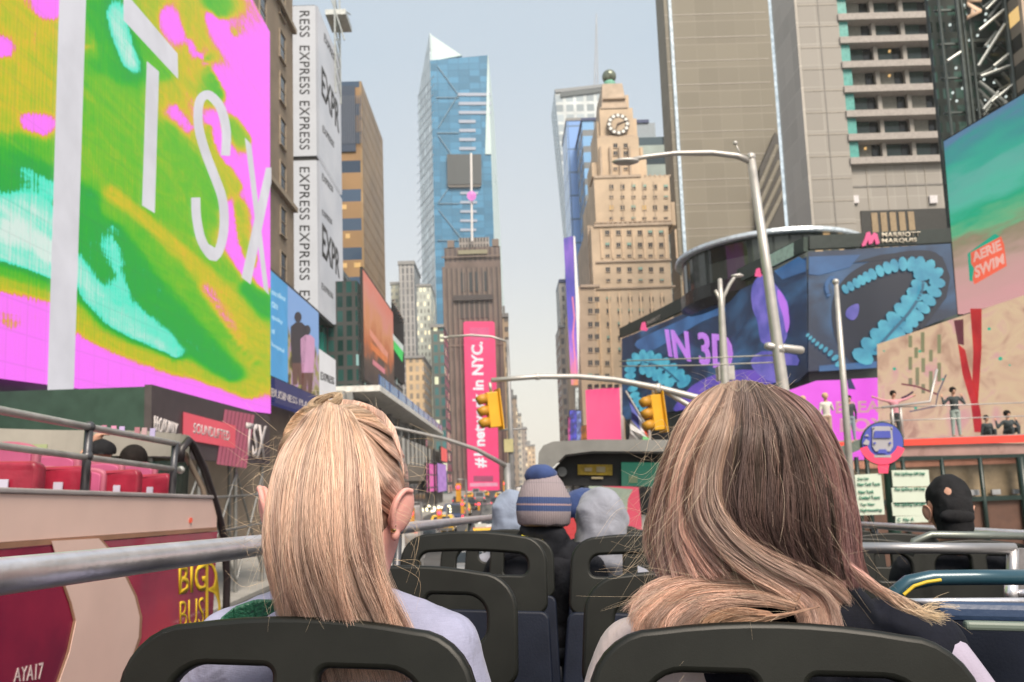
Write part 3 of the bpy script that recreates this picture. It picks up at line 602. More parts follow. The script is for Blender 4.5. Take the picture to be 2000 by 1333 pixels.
bx('wall', (W(1147, 450, 240).x, 240, 0), (W(1200, 450, 240).x, 262, W(1160, 236, 240).z), GRID('grey_blue_windows', (.22,.24,.26), (.2,.38,.62), 7.6, 5.5, .7, .62, grough=.15), gb)
bx('roof', (W(1147, 450, 240).x-.3, 239.6, W(1160, 236, 240).z), (W(1200, 450, 240).x, 262, W(1160, 236, 240).z+.9), M('navy_steel', (1,1,1)), gb)
gg = thing('green_building', 'pale green and grey office block behind the right shoulder of the clock tower', 'building', (W(1275, 300, 220).x, 220, 0))
bx('wall', (W(1236, 450, 220).x, 220, 0), (W(1320, 450, 220).x, 240, W(1275, 268, 220).z), GRID('banded_green', (.45,.53,.5), (.1,.14,.17), 30, 6, 1, .42, grough=.15, ov=2), gg)
bx('upper_wall', (W(1236, 300, 220).x, 221, W(1275, 268, 220).z), (W(1284, 300, 220).x, 238, W(1260, 238, 220).z), M('blue_grey_cladding', (.3,.35,.4)), gg)
bx('roof', (W(1236, 300, 220).x, 220.6, W(1260, 238, 220).z), (W(1272, 300, 220).x, 238, W(1260, 232, 220).z), M('navy_steel', (1,1,1)), gg)
# ---- stepped clock tower
YP = 150.0; q = lambda x, y, Y=YP: W(x, y, Y)
pm = thing('clock_tower', 'stepped tan stone skyscraper with a round clock and a globe on top', 'building', (q(1240, 700).x, YP, 0))
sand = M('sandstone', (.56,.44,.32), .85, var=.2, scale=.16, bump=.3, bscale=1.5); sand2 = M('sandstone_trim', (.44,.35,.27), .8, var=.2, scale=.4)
def blk_(name, pa, pb, yt, yb, Y, d, m=sand):
    a = q(pa, (yt+yb)/2, Y).x; b = q(pb, (yt+yb)/2, Y).x
    return bx(name, (a, Y, q((pa+pb)/2, yb, Y).z if yb < 900 else 0), (b, Y+d, q((pa+pb)/2, yt, Y).z), m, pm)
blk_('wall', 1166, 1320, 440, 950, YP, 26); blk_('upper_wall', 1162, 1310, 345, 440, YP+1.2, 23)
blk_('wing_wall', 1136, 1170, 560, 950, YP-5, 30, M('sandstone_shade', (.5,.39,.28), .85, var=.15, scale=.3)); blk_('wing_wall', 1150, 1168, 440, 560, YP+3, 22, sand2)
blk_('tower_wall', 1168, 1249, 268, 345, YP+2, 20); blk_('tower_wall', 1172, 1237, 212, 268, YP+3.2, 17); 
xa_, xb_ = q(1174, 190, YP+4).x, q(1224, 190, YP+4).x; z0_, z1_ = q(1200, 212, YP+4).z, q(1200, 158, YP+4).z
me = G().box((xa_, YP+4, z0_), (xb_, YP+17, z1_)); cxx = (xa_+xb_)/2
for i, v in enumerate(me.v):
    if v.z > z1_-.1: me.v[i] = Vector((cxx+(v.x-cxx)*.78, YP+10+(v.y-YP-10)*.8, v.z))
me.build('tower_top', sand2, pm)
for a_, b_, yt, yb, Y_ in ((1160,1312,436,441,YP-.3), (1164,1312,508,511,YP-.3), (1164,1319,560,563,YP-.3), (1160,1312,432,434,YP+.8), (1160,1252,342,347,YP+1), (1170,1240,265,270,YP+2.4), (1172,1226,209,214,YP+3.2), (1134,1172,556,561,YP-5.4), (1178,1222,190,193,YP+3.8)):
    blk_('cornice', a_, b_, yt, yb, Y_, 1.2, sand2)
for a_, b_, yt, yb, Y_ in ((1249,1263,305,345,YP+3), (1156,1168,318,345,YP+3), (1237,1244,232,268,YP+4), (1166,1172,238,268,YP+4), (1312,1319,395,440,YP+2), (1222,1228,186,212,YP+5), (1250,1256,288,305,YP+4)): blk_('setback', a_, b_, yt, yb, Y_, 6, sand)
for k in range(16): blk_('parapet_block', 1163+k*9.6, 1166+k*9.6, 341, 345, YP+1.1, .8, sand2)
for k in range(16): blk_('parapet_block', 1167+k*9.6, 1170+k*9.6, 433, 437, YP-.2, .8, sand2)
for k in range(7): blk_('pier_strip', 1194+k*20.9, 1195.5+k*20.9, 448, 505, YP-.1, .1, sand2); blk_('pier_strip', 1194+k*20.9, 1195.5+k*20.9, 355, 430, YP+1.1, .1, sand2) if k < 5 else None
for k in range(4): blk_('buttress', 1172+k*19, 1176+k*19, 286, 345, YP+1.4, .6, sand2)
for k in range(8): blk_('pilaster', 1173+k*20.9, 1177+k*20.9, 448, 505, YP-.2, .2, M('sandstone_light', (.66,.5,.35), .85))
for k in range(7): blk_('pilaster', 1173+k*20.9, 1177+k*20.9, 572, 850, YP-.2, .2, M('sandstone_light', (1,1,1)))
cc = q(1207, 245, YP+2.6); r_ = 2.35
o = G().lathe(cc, [(r_,0),(r_,.4),(r_*.98,.45)], 32, (0,-1,0)).build('clock_face', M('clock_dark', (.12,.1,.09)), pm)
o.location = (0,0,0)
for k in range(12):
    a_ = k*pi/6; p = cc+Vector((sin(a_)*r_*.8, -.5, cos(a_)*r_*.8)); G().lathe(p, [(.36,0),(.36,.12)], 10, (0,-1,0)).build('hour_mark', M('clock_white', (.8,.8,.76)), pm)
G().lathe(cc+Vector((0,-.46,0)), [(r_*.6,0),(r_*.6,.03)], 24, (0,-1,0)).build('clock_centre', sand, pm)
for a_, l_ in ((R(68), 1.9), (R(-150), 1.3)):
    d = Vector((sin(a_), 0, cos(a_))); G().tube([cc+Vector((0,-.6,0))-d*.3, cc+Vector((0,-.6,0))+d*l_], [.16,.08], 6).build('clock_hand', M('clock_dark', (1,1,1)), pm)
zt_ = z1_; cp = Vector((cxx, YP+9, zt_))
G().lathe(cp, [(1.35,-.5),(1.35,1.9),(1.1,2.4)], 16).build('copper_drum', M('verdigris', (.16,.4,.3), .7), pm)
o = G().ball(cp+Vector((0,0,3.6)), 1.55, 20, 12).build('globe', M('bronze_globe', (.19,.22,.17), .35, .5, var=.4, scale=1.5), pm, smooth=True)
wr = [365.5,385,406,427,455,479,500,527,548,585,608,634,661,684]; small = {385,427,500,548}
wc = [1186,1207.5,1228.5,1249.5,1270,1291]
cnt = 0; litw = E('lamp_lit_window', srgb(240,190,110), .9); grn = M('green_blind', (.2,.4,.35), .4)
wcache = {}
def pwin(px_, py_, Y, sm, kind=0):
    global cnt; cnt += 1
    key = (sm, kind)
    if key not in wcache:
        w_, h_ = (.78, .95) if not sm else (.72, .5); g = G()
        g.cm = 0; g.box((-w_/2, -.03, -h_/2), (w_/2, -.015, h_/2 if kind != 2 else 0))
        if kind == 2: g.cm = 2; g.box((-w_/2, -.04, 0), (w_/2, -.015, h_/2))
        g.cm = 1; g.box((-w_/2-.08, -.16, -h_/2-.12), (w_/2+.08, -.002, -h_/2)); g.box((-.03, -.06, -h_/2), (.03, -.03, h_/2))
        for s in (-1, 1): g.box((s*(w_/2+.04)-.04, -.09, -h_/2), (s*(w_/2+.04)+.04, -.002, h_/2+.08))
        wcache[key] = g.me('window')
        for m in ((litw if kind == 1 else gm), sand2, grn): wcache[key].materials.append(m)
    o = bpy.data.objects.new('window', wcache[key]); C.objects.link(o); o.parent = pm; o.location = q(px_, py_, Y)-pm.location
for y in wr:
    for i, x in enumerate(wc):
        up = y < 440; xx = x+8+(i*.3) if up else x+ (y-456)*.018
        if xx > 1302: continue
        if y > 620 and i > 2: continue
        pwin(xx, y, YP+1.2 if up else YP, y in small, 1 if (y, i) in ((406,0),(406,3)) else (2 if random.random() < .28 else 0))
for y in (585,608,634,658,684,709,735,762):
    for x in (1153,1166): pwin(x, y, YP-5, False, 2 if random.random() < .3 else 0)
for y in (285,300,330): 
    for x in (1202,1222): pwin(x, y, YP+2, y == 330, 0)
for y in (710,735,762): pwin(1186, y, YP, False, 0)
# ---- narrow buildings and purple vertical screen at the left of it
nb = thing('narrow_building', 'thin grey office front seen edge-on at the right side of the street gap', 'building', (W(1110, 800, 330).x, 330, 0))
bx('wall', (W(1098, 700, 330).x, 330, 0), (W(1113, 700, 330).x, 350, W(1105, 552, 330).z), GRID('thin_grey', (.4,.38,.36), (.22,.22,.23), 2.2, 4, .5, .6), nb)
bx('roof', (W(1098, 700, 330).x, 329.5, W(1105, 552, 330).z), (W(1113, 700, 330).x, 350, W(1105, 546, 330).z), M('navy_steel', (1,1,1)), nb)
nb = thing('narrow_building', 'brown grey block low at the right edge of the street gap', 'building', (W(1115, 850, 270).x, 270, 0))
bx('wall', (W(1101, 850, 270).x, 270, 0), (W(1140, 850, 270).x, 290, W(1105, 640, 270).z), GRID('brown_grey', (.33,.27,.22), (.15,.14,.14), 2.4, 3.6, .5, .6), nb)
bx('roof', (W(1101, 850, 270).x, 269.6, W(1105, 640, 270).z), (W(1140, 850, 270).x, 290, W(1105, 640, 270).z+.8), M('grey_roof', (1,1,1)), nb)
vs_ = thing('vertical_screen', 'slim purple and orange vertical screen hung on the corner left of the clock tower', 'screen', (W(1115, 700, 140).x, 140, 0))
pV = Plane((0, 140, 0), (0, -1, 0))
t = NT('purple_video'); g = t.n('NewGeometry'); s = t.n('SeparateXYZ'); t.l(g.outputs['Position'], s.inputs[0])
no = t.n('TexNoise'); no.inputs['Scale'].default_value = 1.3; no.inputs['Detail'].default_value = 4; mp = t.n('Mapping'); mp.inputs['Scale'].default_value = (1,1,.35); t.l(g.outputs['Position'], mp.inputs[0]); t.l(mp.outputs[0], no.inputs['Vector'])
ra = t.n('MapRange'); t.l(s.outputs[2], ra.inputs[0]); ra.inputs[1].default_value = pV(1118, 752).z; ra.inputs[2].default_value = pV(1112, 462).z
ff = t.math('ADD', ra.outputs[0], t.math('MULTIPLY', t.math('SUBTRACT', no.outputs[0], .5), .25))
t.l(t.ramp(ff, [(0, srgb(255,165,110)), (.1, srgb(250,140,190)), (.2, srgb(200,130,240)), (.4, srgb(110,95,225)), (.7, srgb(75,70,185)), (.9, srgb(150,100,220)), (1, srgb(90,75,190))]), t.b.inputs['Emission Color']); t.b.inputs['Emission Strength'].default_value = 0.66
G().prism([pV(*p) for p in ((1101,466),(1119,461),(1129,752),(1116,752))], (0, .6, 0)).build('screen', t.m, vs_)
G().prism([pV(*p) for p in ((1120,461),(1123,463),(1132,600),(1130,752))], (0, .6, 0)).build('white_edge', M('white_vinyl', (1,1,1)), vs_)
pV.patch('pink_trace', stroke([(1118,580),(1122,620),(1119,655),(1123,700),(1124,740)], 3), E('trace_pink', srgb(255,140,170), 1.0), vs_, .1, .05)
for k, (x0, y0, x1, y1, col) in enumerate(((1113,802,1126,868,(90,90,215)), (1127,803,1135,866,(150,165,235)), (1110,815,1114,866,(240,90,170)), (1134,832,1146,868,(190,110,30)), (1124,757,1130,800,(235,235,225)))):
    y_ = 120; p = Plane((0, y_, 0), (0, -1, 0)); nm = ('blue', 'pale blue', 'magenta', 'amber', 'white')[k]
    ss = thing('lit_panel', '%s lit sign panel in the cluster left of the blank pink billboard' % nm, 'sign', (p(x0, y1).x, y_, 0))
    G().prism([p(x0,y0), p(x1,y0), p(x1,y1), p(x0,y1)], (0, .5, 0)).build('panel', E('cluster%d' % k, srgb(*col), .9, srgb(*[c*.55 for c in col]), 1.2), ss)
    bx('case', (p(x0,y0).x-.1, y_+.5, 0), (p(x1,y0).x+.1, y_+1.2, p(x0,y0).z+.1), M('black_frame', (1,1,1)), ss)
pb = thing('billboard', 'blank hot pink billboard low in front of the clock tower', 'billboard', (W(1180, 870, 90).x, 90, 0))
p90 = Plane((0, 90, 0), (0, -1, 0))
G().prism([p90(1144,762), p90(1210,757), p90(1214,868), p90(1148,869)], (0, .5, 0)).build('panel', E('plain_pink', srgb(255,88,140), 1.0, srgb(252,84,136)), pb)
G().prism([p90(1210,757), p90(1217,757), p90(1219,868), p90(1214,868)], (0, .5, 0)).build('frame', M('pale_frame', (.6,.5,.5)), pb)
for x in (1160, 1200): G().tube([p90(x, 869), Vector((p90(x, 869).x, 90.2, 0))], .25, 8).build('post', stl, pb)
for k in range(5): bx('floodlight', tuple(p90(1150+k*13, 759, 0)-Vector((.15,.9,0))), tuple(p90(1150+k*13, 756, 0)+Vector((.3,0,.2))), M('black_steel', (1,1,1)), pb)
# ================================================================ hotel with sweeping screens
conc = GRID('hotel_concrete', (.30,.275,.23), (.225,.205,.165), 4.6, 5.6, .985, .97, rough=.85, grough=.85, var=.07, wv=.08); conc2 = GRID('hotel_concrete_pale', (.40,.38,.35), (.33,.31,.285), 2.9, 2.82, .98, .97, rough=.85, grough=.85, var=.07, wv=.08)
ho = thing('hotel', 'massive grey brown concrete hotel with a windowless slab and rows of balconies on the right', 'building', (30, 90, 0))
YM1, YM2 = 165.0, 90.0
xa, xb = W(1311, 250, YM1).x, W(1512, 250, YM1).x
bx('slab_wall', (xa, YM1, 8), (xb+20, YM1+8, 145), conc, ho)
for k in range(21): bx('joint', (xa-.02, YM1-.05, 24+k*5.6), (xb+.02, YM1-.005, 24.2+k*5.6), M('joint_pale', (.33,.3,.26)), ho)
led = E('led_white', (.85,.95,1), 1.0, (.5,.6,.65), 1.5)
bx('led_line', (xa+1.0, YM1-.6, 52), (xa+1.6, YM1-.2, 145), led, ho)
xc = W(1575, 230, YM2).x; xd = W(1654, 230, YM2).x; xe = W(1848, 150, YM2).x
# angled side of the near slab
xs = W(1524, 250, YM2+12).x
bx('side_wall', (xc-.35, YM2+.02, 8), (xc-.01, YM2+7.5, 95), GRID('hotel_side_concrete', (.55,.52,.47), (.46,.43,.39), 2.5, 2.82, .98, .97, rough=.85, grough=.85, var=.08, wv=.08), ho)  # paler copy of the concrete; its colour makes up for missing sunlight
G().tube([(xc-.5, YM2+7.6, 34), (xc-.5, YM2+7.6, 95)], .2, 8).build('led_line', led, ho)
bx('pier_wall', (xc, YM2, 8), (xd, YM2+7.4, 95), conc2, ho)
for k in range(24): bx('joint', (xc+.02, YM2-.04, 22+k*2.82), (xd-.02, YM2-.003, 22.14+k*2.82), M('joint_pale', (1,1,1)), ho)
bx('joint', ((xc+xd)/2, YM2-.05, 22), ((xc+xd)/2+.12, YM2-.002, 95), M('joint_dark', (.2,.19,.18)), ho)
zl0 = W(1750, 312, YM2).z
bx('lower_wall', (xd, YM2+.5, 22), (xe+8, YM2+18, zl0), conc2, ho)
for k in range(5): bx('joint', (xd+2+k*2.4, YM2+.44, zl0-6), (xd+2.1+k*2.4, YM2+.49, zl0), M('joint_pale', (1,1,1)), ho)
bx('joint', (xd, YM2+.43, zl0-3.2), (xe+8, YM2+.49, zl0-3.0), M('joint_dark', (1,1,1)), ho)
bx('loggia', (W(1685, 430, YM2).x, YM2+.38, W(1750, 458, YM2).z-2), (xe+8, YM2+.48, W(1750, 408, YM2).z), M('loggia_dark', (.03,.03,.028), .4), ho)
for k in range(5): bx('loggia_panel', (W(1705+k*18, 430, YM2).x, YM2+.3, W(1750, 458, YM2).z-2), (W(1717+k*18, 430, YM2).x, YM2+.36, W(1750, 413, YM2).z), M('loggia_warm', (.3,.22,.13), .5), ho)
for x_ in (1664, 1818): bx('wall_light', (W(x_, 388, YM2).x, YM2+.2, W(x_, 396, YM2).z), (W(x_+15, 388, YM2).x, YM2+.44, W(x_, 381, YM2).z), M('pale_box', (.62,.6,.62)), ho)
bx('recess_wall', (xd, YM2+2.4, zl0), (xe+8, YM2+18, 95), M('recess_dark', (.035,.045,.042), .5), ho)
bandz = [W(1750, y+4, YM2).z for y in (28, 73, 121, 169, 217, 263, 309)]; dz = bandz[0]-bandz[1]
bandz = [bandz[0]+dz*k for k in (4, 3, 2, 1)]+bandz
tealm = M('teal_end_panel', (.08,.33,.3), .3); dgl = M('dark_green_glass', (.03,.055,.05), .12); crt = M('curtain_grey', (.2,.2,.18), .8)
for i, z in enumerate(bandz):
    bx('balcony_band', (xd-.1, YM2-.25, z-.42), (xe, YM2+1.9, z+.42), M('band_concrete', (.36,.33,.31), .8), ho)
    if i < len(bandz)-1 and True:
        lo = bandz[i+1]+.43; hi = z-.43
        lo, hi = min(lo, hi), max(lo, hi)
        if hi-lo < .5: continue
        bx('end_panel', (xd+.05, YM2+.2, lo), (xd+1.2, YM2+.6, hi), tealm, ho)
        x = xd+1.4
        for k in range(3):
            bx('pier', (x+3.0, YM2+.7, lo), (x+3.5, YM2+1.2, hi), conc2, ho)
            bx('window', (x, YM2+1.25, lo), (x+1.9, YM2+1.35, hi), dgl if random.random() < .6 else crt, ho)
            bx('dark_bay', (x+2.0, YM2+1.3, lo), (x+2.9, YM2+1.4, hi), M('black_glass', (.015,.02,.022), .1), ho)
            if random.random() < .25: G().ball((x+1+random.random(), YM2+1.1, hi-.5), .17, 8, 6).build('lamp', lit, ho)
            x += 3.7
for z in (58,): pass
# dark sloping stair recess between the slabs
G().prism([W(1478, 470, YM1-2), W(1484, 330, YM1-2), W(1515, 258, YM1-2), W(1540, 300, YM1-2), W(1552, 470, YM1-2)], (0, 1.8, 0)).build('stair_recess', M('recess_brown', (.05,.045,.04), .6), ho)
for k in range(4): G().tube([W(1482+k*3, 370+k*28, YM1-2.4), W(1518+k*4, 285+k*30, YM1-2.4)], .5, 8).build('stair_edge', conc, ho)
# podium and revolving lounge drum
B0 = W(1216, 700, 76); B1 = W(1578, 620, 50); B2 = W(1872, 620, 49.5)
pod = thing('podium', 'dark green podium below the concrete hotel carrying the wraparound screen', 'building', (22, 60, 0))
pL = Plane(B0, Vector((B1.x-B0.x, B1.y-B0.y, 0)).cross(Vector((0, 0, 1)))); pR = Plane(B1, Vector((B2.x-B1.x, B2.y-B1.y, 0)).cross(Vector((0, 0, 1))))
dgr = M('dark_green_metal', (.045,.065,.055), .5, var=.12)
yA, yB = W(1216, 640, 76).z, W(1578, 487, 50).z
G().prism([(B0.x, B0.y+.6, 0), (B1.x, B1.y+.6, 0), (B2.x, B2.y+.6, 0), (B2.x+6, B2.y+.6, 0), (B2.x+6, 88, 0), (B0.x+6, 88, 0)], (0, 0, 8)).build('base', M('podium_dark', (.03,.035,.035)), pod)
G().prism([(B0.x, B0.y+.6, 8.01), (B1.x, B1.y+.6, 8.01), (B2.x, B2.y+.6, 8.01), (B2.x+6, B2.y+.6, 8.01), (B2.x+6, 88, 8.01), (B0.x+6, 88, 8.01)], (0, 0, 7.6)).build('upper_body', dgr, pod)
pL.patch('sign_band', [(1216,642),(1302,600),(1420,540),(1578,464),(1578,492),(1420,566),(1302,625),(1216,660)], dgr, pod, .0, .35)
pR.patch('sign_band', [(1578,464),(1858,449),(1862,476),(1578,490)], M('dark_green_metal2', (.02,.03,.028), .4), pod, .0, .35)
hs = thing('wraparound_screen', 'huge dark blue wraparound screen showing turquoise tentacles and lilac 3D lettering', 'screen', (B1.x, B1.y, 10))
def navy(name, cols, s=.8, sc=.16, str_=1.0):
    t = NT(name); g = t.n('NewGeometry'); mp = t.n('Mapping'); mp.inputs['Scale'].default_value = (1, 1, 1.6); mp.inputs['Rotation'].default_value = (0, .6, 0); t.l(g.outputs['Position'], mp.inputs[0])
    no = t.n('TexNoise'); no.inputs['Scale'].default_value = sc; no.inputs['Detail'].default_value = 4; no.inputs['Distortion'].default_value = str_; t.l(mp.outputs[0], no.inputs['Vector'])
    t.l(t.ramp(no.outputs[0], cols), t.b.inputs['Emission Color']); t.b.inputs['Emission Strength'].default_value = s*.78; t.b.inputs['Base Color'].default_value = (.02,.02,.02,1); return t.m
nv = navy('deep_sea', [(.3, srgb(18,28,48)), (.48, srgb(30,52,82)), (.6, srgb(48,84,120)), (.75, srgb(66,112,160))], .85)
K = lambda P: [(1200+.4*x, 450+.4*y) for x, y in P]
pL.patch('screen', K([(38,530),(240,450),(550,325),(940,130),(945,690),(900,740),(660,795),(260,890),(60,925),(40,900)]), nv, hs, .36, .05)
pR.patch('screen', K([(946,108),(1640,66),(1672,410),(1290,560),(1280,668),(946,690)]), nv, hs, .36, .05)
tq = E('tentacle_turquoise', srgb(88,185,205), .9, srgb(62,150,180), .9); tq2 = E('tentacle_shadow', srgb(45,110,140), .85); lb = E('sea_light_blue', srgb(62,112,165), .85, srgb(48,88,135)); dk = E('sea_dark', srgb(20,34,58), .8); lil = E('lilac', srgb(200,130,235), .95); vio = E('violet', srgb(125,112,205), .85, srgb(85,85,170), .8); pur = E('purple_glow', srgb(195,120,240), .95)
def beads(pl, path, r, mat, off, step=1.0, tag_='tentacle'):
    pts = smoothpoly(K(path), 14, False); g = G(); acc = 0; last = pts[0]; k = 0
    for i, p in enumerate(pts[1:], 1):
        acc += (p-last).length; last = p; f = i/len(pts); rr = (r[0]+(r[1]-r[0])*f) if isinstance(r, tuple) else r
        if acc > rr*step:
            acc = 0; k += 1; d = (pts[min(i+1, len(pts)-1)]-pts[i-1]).normalized(); nrm = Vector((-d.y, d.x))
            g.prism([pl(*(p+d*rr*.62*cos(a*pi/5)+nrm*rr*sin(a*pi/5)), off+.004*k) for a in range(10)], pl.n*.03)
    return g.build(tag_, mat, hs)
pR.patch('sea_swirl', K([(1120,240),(1180,190),(1300,130),(1450,100),(1570,110),(1625,190),(1622,280),(1560,400),(1440,520),(1280,640),(1180,660),(1090,560),(1060,430),(1070,320)]), dk, hs, .42, .02, 3)
pR.patch('sea_swirl', K([(1160,160),(1300,120),(1480,100),(1600,130),(1640,230),(1620,330),(1500,490),(1490,470),(1590,330),(1600,230),(1560,150),(1440,125),(1290,150)]), dk, hs, .44, .02)
pR.patch('sea_light', K([(950,130),(1200,120),(1150,180),(1000,220),(950,215)]), lb, hs, .43, .02)
pR.patch('sea_light', K([(1000,662),(1280,640),(1280,672),(1000,690)]), lb, hs, .43, .02)
beads(pR, [(1105,300),(1170,265),(1260,215),(1360,175),(1450,165),(1500,200),(1480,290),(1400,400),(1310,500),(1230,590),(1195,650)], (9, 24), tq, .48)
beads(pR, [(1440,165),(1530,180),(1575,230),(1560,300),(1490,400),(1400,500),(1330,560)], (18, 14), tq, .5)
beads(pR, [(1505,240),(1500,300),(1440,400),(1350,500),(1270,590)], 3.5, tq2, .8)
beads(pR, [(930,500),(990,555),(1040,590),(1075,620),(1105,665)], (4, 9), tq, .48, 1.6)
beads(pR, [(1050,330),(1035,270),(1060,230),(1085,250)], 4, lb, .5)
pR.patch('sea_light', K([(1140,380),(1190,360),(1190,410),(1165,440),(1130,420)]), vio, hs, .46, .02, 3)
pL.patch('sea_light', K([(110,540),(300,450),(500,360),(540,400),(420,450),(200,580),(130,585)]), lb, hs, .43, .02, 3)
pL.patch('sea_light', K([(780,200),(900,130),(935,150),(935,200),(820,240)]), lb, hs, .43, .02)
beads(pL, [(370,770),(300,700),(220,640),(140,615),(85,650),(80,730),(110,830),(150,880)], (17, 8), tq, .5)
beads(pL, [(300,770),(230,720),(160,680),(115,665)], (13, 14), tq, .48)
beads(pL, [(320,745),(240,675),(150,645)], 2.5, tq2, .95)
pL.patch('jellyfish', K([(700,230),(670,290),(675,380),(700,450),(715,540),(760,560),(830,550),(850,450),(845,350),(790,270),(750,225)]), vio, hs, .46, .02, 3)
pL.patch('jellyfish_rim', K([(800,290),(840,350),(855,450),(840,500),(825,420),(800,340)]), pur, hs, .5, .02, 3)
pL.patch('jellyfish', K([(665,640),(720,590),(800,600),(890,610),(895,660),(820,660),(850,720),(780,745),(700,700)]), vio, hs, .47, .02, 2)
pL.patch('purple_haze', K([(300,850),(380,760),(480,710),(620,680),(760,700),(770,760),(640,790),(420,850),(300,885)]), E('haze_violet', srgb(115,85,195), .85, srgb(70,70,160), .5), hs, .45, .02, 2)
pL.word('lettering', 'IN 3D', [(1308,697),(1432,728),(1432,655),(1300,643)], lil, hs, off=.5, offset=.02, depth=.1)

# brand lettering and marks of the hotel
pk3 = E('hotel_mark_pink', srgb(250,95,150), 1.0); crm = M('cream_lettering', (.62,.56,.46))
pR.patch('hotel_mark', [(1683,478),(1688,468),(1692,455),(1698,454),(1701,463),(1706,455),(1712,458),(1717,476),(1711,478),(1707,466),(1703,476),(1697,478),(1695,468),(1690,480),(1684,482)], pk3, pod, .4, .1)
pR.word('lettering', 'MARRIOTT', [(1722,464),(1797,462),(1797,453),(1722,455)], crm, pod, off=.4, offset=.02)
pR.word('lettering', 'MARQUIS', [(1722,477),(1790,474),(1790,465),(1722,467)], crm, pod, off=.4, offset=.02)
for x, y in ((1252,645), (1476,540)): pL.patch('hotel_mark', [(x,y),(x+3,y-14),(x+8,y-16),(x+11,y-4),(x+14,y-2),(x+11,y+2)], pk3, pod, .4, .1)
for x, y in ((1264,636), (1490,520)): pL.word('lettering', 'MARRIOTT', [(x,y),(x+26,y-13),(x+26,y-21),(x,y-8)], M('dim_lettering', (.4,.37,.33)), pod, off=.4)
# drum
dr = thing('lounge_drum', 'round glass lounge drum projecting from the concrete hotel above the blue screen', 'building', (W(1440, 560, 72).x, 72, 0))
dc = Vector((W(1500, 500, 62).x, 62, 0)); rr = 7.3; zdb = EYE.z+13.0; zdt = EYE.z+17.3
G().lathe(dc, [(rr*.55, zdb-.9), (rr*.9, zdb-.1), (rr, zdb+.5), (rr, zdb+1.5), (rr*.985, zdb+1.55)], 64).build('base_ring', M('drum_black', (.012,.014,.014), .3), dr, smooth=False)
tdr = GRID('drum_glass', (.02,.03,.028), (.05,.06,.055), .9, 20, .85, 1, lit=srgb(190,150,100), litp=.22, grough=.08, var=.95)  # randomly glowing tan panes stand in for reflections in the glass
G().lathe(dc, [(rr*.965, zdb+1.55), (rr*.965, zdt)], 64).build('drum_glass', tdr, dr)
G().lathe(dc, [(rr*1.03, zdt), (rr*1.04, zdt+.12), (rr*1.03, zdt+.38), (rr*.9, zdt+.5)], 64).build('roof_rim', M('drum_roof', (.55,.62,.68), .3, .3), dr)
bx('stem', (dc.x-1, dc.y+1, 8), (dc.x+9, dc.y+22, zdt+.3), M('drum_black', (1,1,1)), dr)
G().prism([pL(1490,505,1.2), pL(1528,485,1.2), pL(1550,474,1.2), pL(1550,500,1.2), pL(1490,530,1.2)], (0,.2,0)).build('glass_screen', M('pale_green_glass', (.4,.6,.5), .3), dr)
# ================================================================ big screens at the right edge
A0 = W(1846, 440, 42); A1 = W(2000, 380, 37.0); pA = Plane(A0, Vector((A1.x-A0.x, A1.y-A0.y, 0)).cross(Vector((0, 0, 1))))
ae = thing('beach_screen', 'right edge screen with green sea over sand and a swimwear logo', 'screen', tuple(A0))
t = NT('sea_picture'); g = t.n('NewGeometry'); s = t.n('SeparateXYZ'); t.l(g.outputs['Position'], s.inputs[0])
mp = t.n('Mapping'); mp.inputs['Scale'].default_value = (.5, .5, 2.0); t.l(g.outputs['Position'], mp.inputs[0]); no = t.n('TexNoise'); no.inputs['Scale'].default_value = .7; no.inputs['Detail'].default_value = 7; t.l(mp.outputs[0], no.inputs['Vector'])
ra = t.n('MapRange'); t.l(s.outputs[2], ra.inputs[0]); ra.inputs[1].default_value = pA(1880, 612).z; ra.inputs[2].default_value = pA(1850, 275).z
ff = t.math('ADD', ra.outputs[0], t.math('MULTIPLY', t.math('SUBTRACT', no.outputs[0], .5), .3))
t.l(t.ramp(ff, [(0, srgb(225,165,165)), (.25, srgb(205,165,155)), (.38, srgb(150,140,110)), (.44, srgb(110,185,135)), (.52, srgb(15,175,130)), (.62, srgb(85,190,165)), (.72, srgb(95,180,165)), (.8, srgb(50,175,150)), (.93, srgb(60,150,150)), (1, srgb(90,130,165))]), t.b.inputs['Emission Color']); t.b.inputs['Emission Strength'].default_value = 0.66
G().prism([pA(1843,277), pA(2060,148), pA(2060,558), pA(1871,614)], pA.n*-.4).build('screen', t.m, ae)
G().prism([pA(1842,275,-.41), pA(2062,145,-.41), pA(2062,562,-.41), pA(1870,617,-.41)], pA.n*-1.2).build('case', M('black_frame', (1,1,1)), ae)
orr = E('logo_orange', srgb(250,105,75), .95); lcr = E('logo_cream', srgb(240,180,165), .95); gre = E('logo_green', srgb(10,175,140), .9)
pA.patch('logo_backing', [(1890,496),(1943,457),(1952,462),(1952,470),(1905,505),(1900,550),(1894,549)], gre, ae, .02)
pA.patch('logo_backing', [(1896,494),(1955,462),(1961,478),(1966,520),(1903,556),(1900,545),(1903,525),(1897,515)], orr, ae, .04)
pA.word('logo_lettering', 'AERIE', [(1902,513),(1958,488),(1954,468),(1899,495)], lcr, ae, offset=.035)
pA.word('logo_lettering', 'SWIM', [(1906,545),(1963,515),(1961,495),(1904,521)], lcr, ae, offset=.035)
b0 = W(1714, 760, 44); b1 = W(2000, 720, 32.6); pZ = Plane(b0, Vector((b1.x-b0.x, b1.y-b0.y, 0)).cross(Vector((0, 0, 1))))
fs = thing('fashion_screen', 'lower right screen of a sandy wall picture with red straps hanging down', 'screen', tuple(b0))
sandp = navy('sand_picture', [(.3, srgb(190,150,125)), (.45, srgb(222,185,155)), (.55, srgb(228,198,160)), (.7, srgb(225,170,165))], .85, .5)
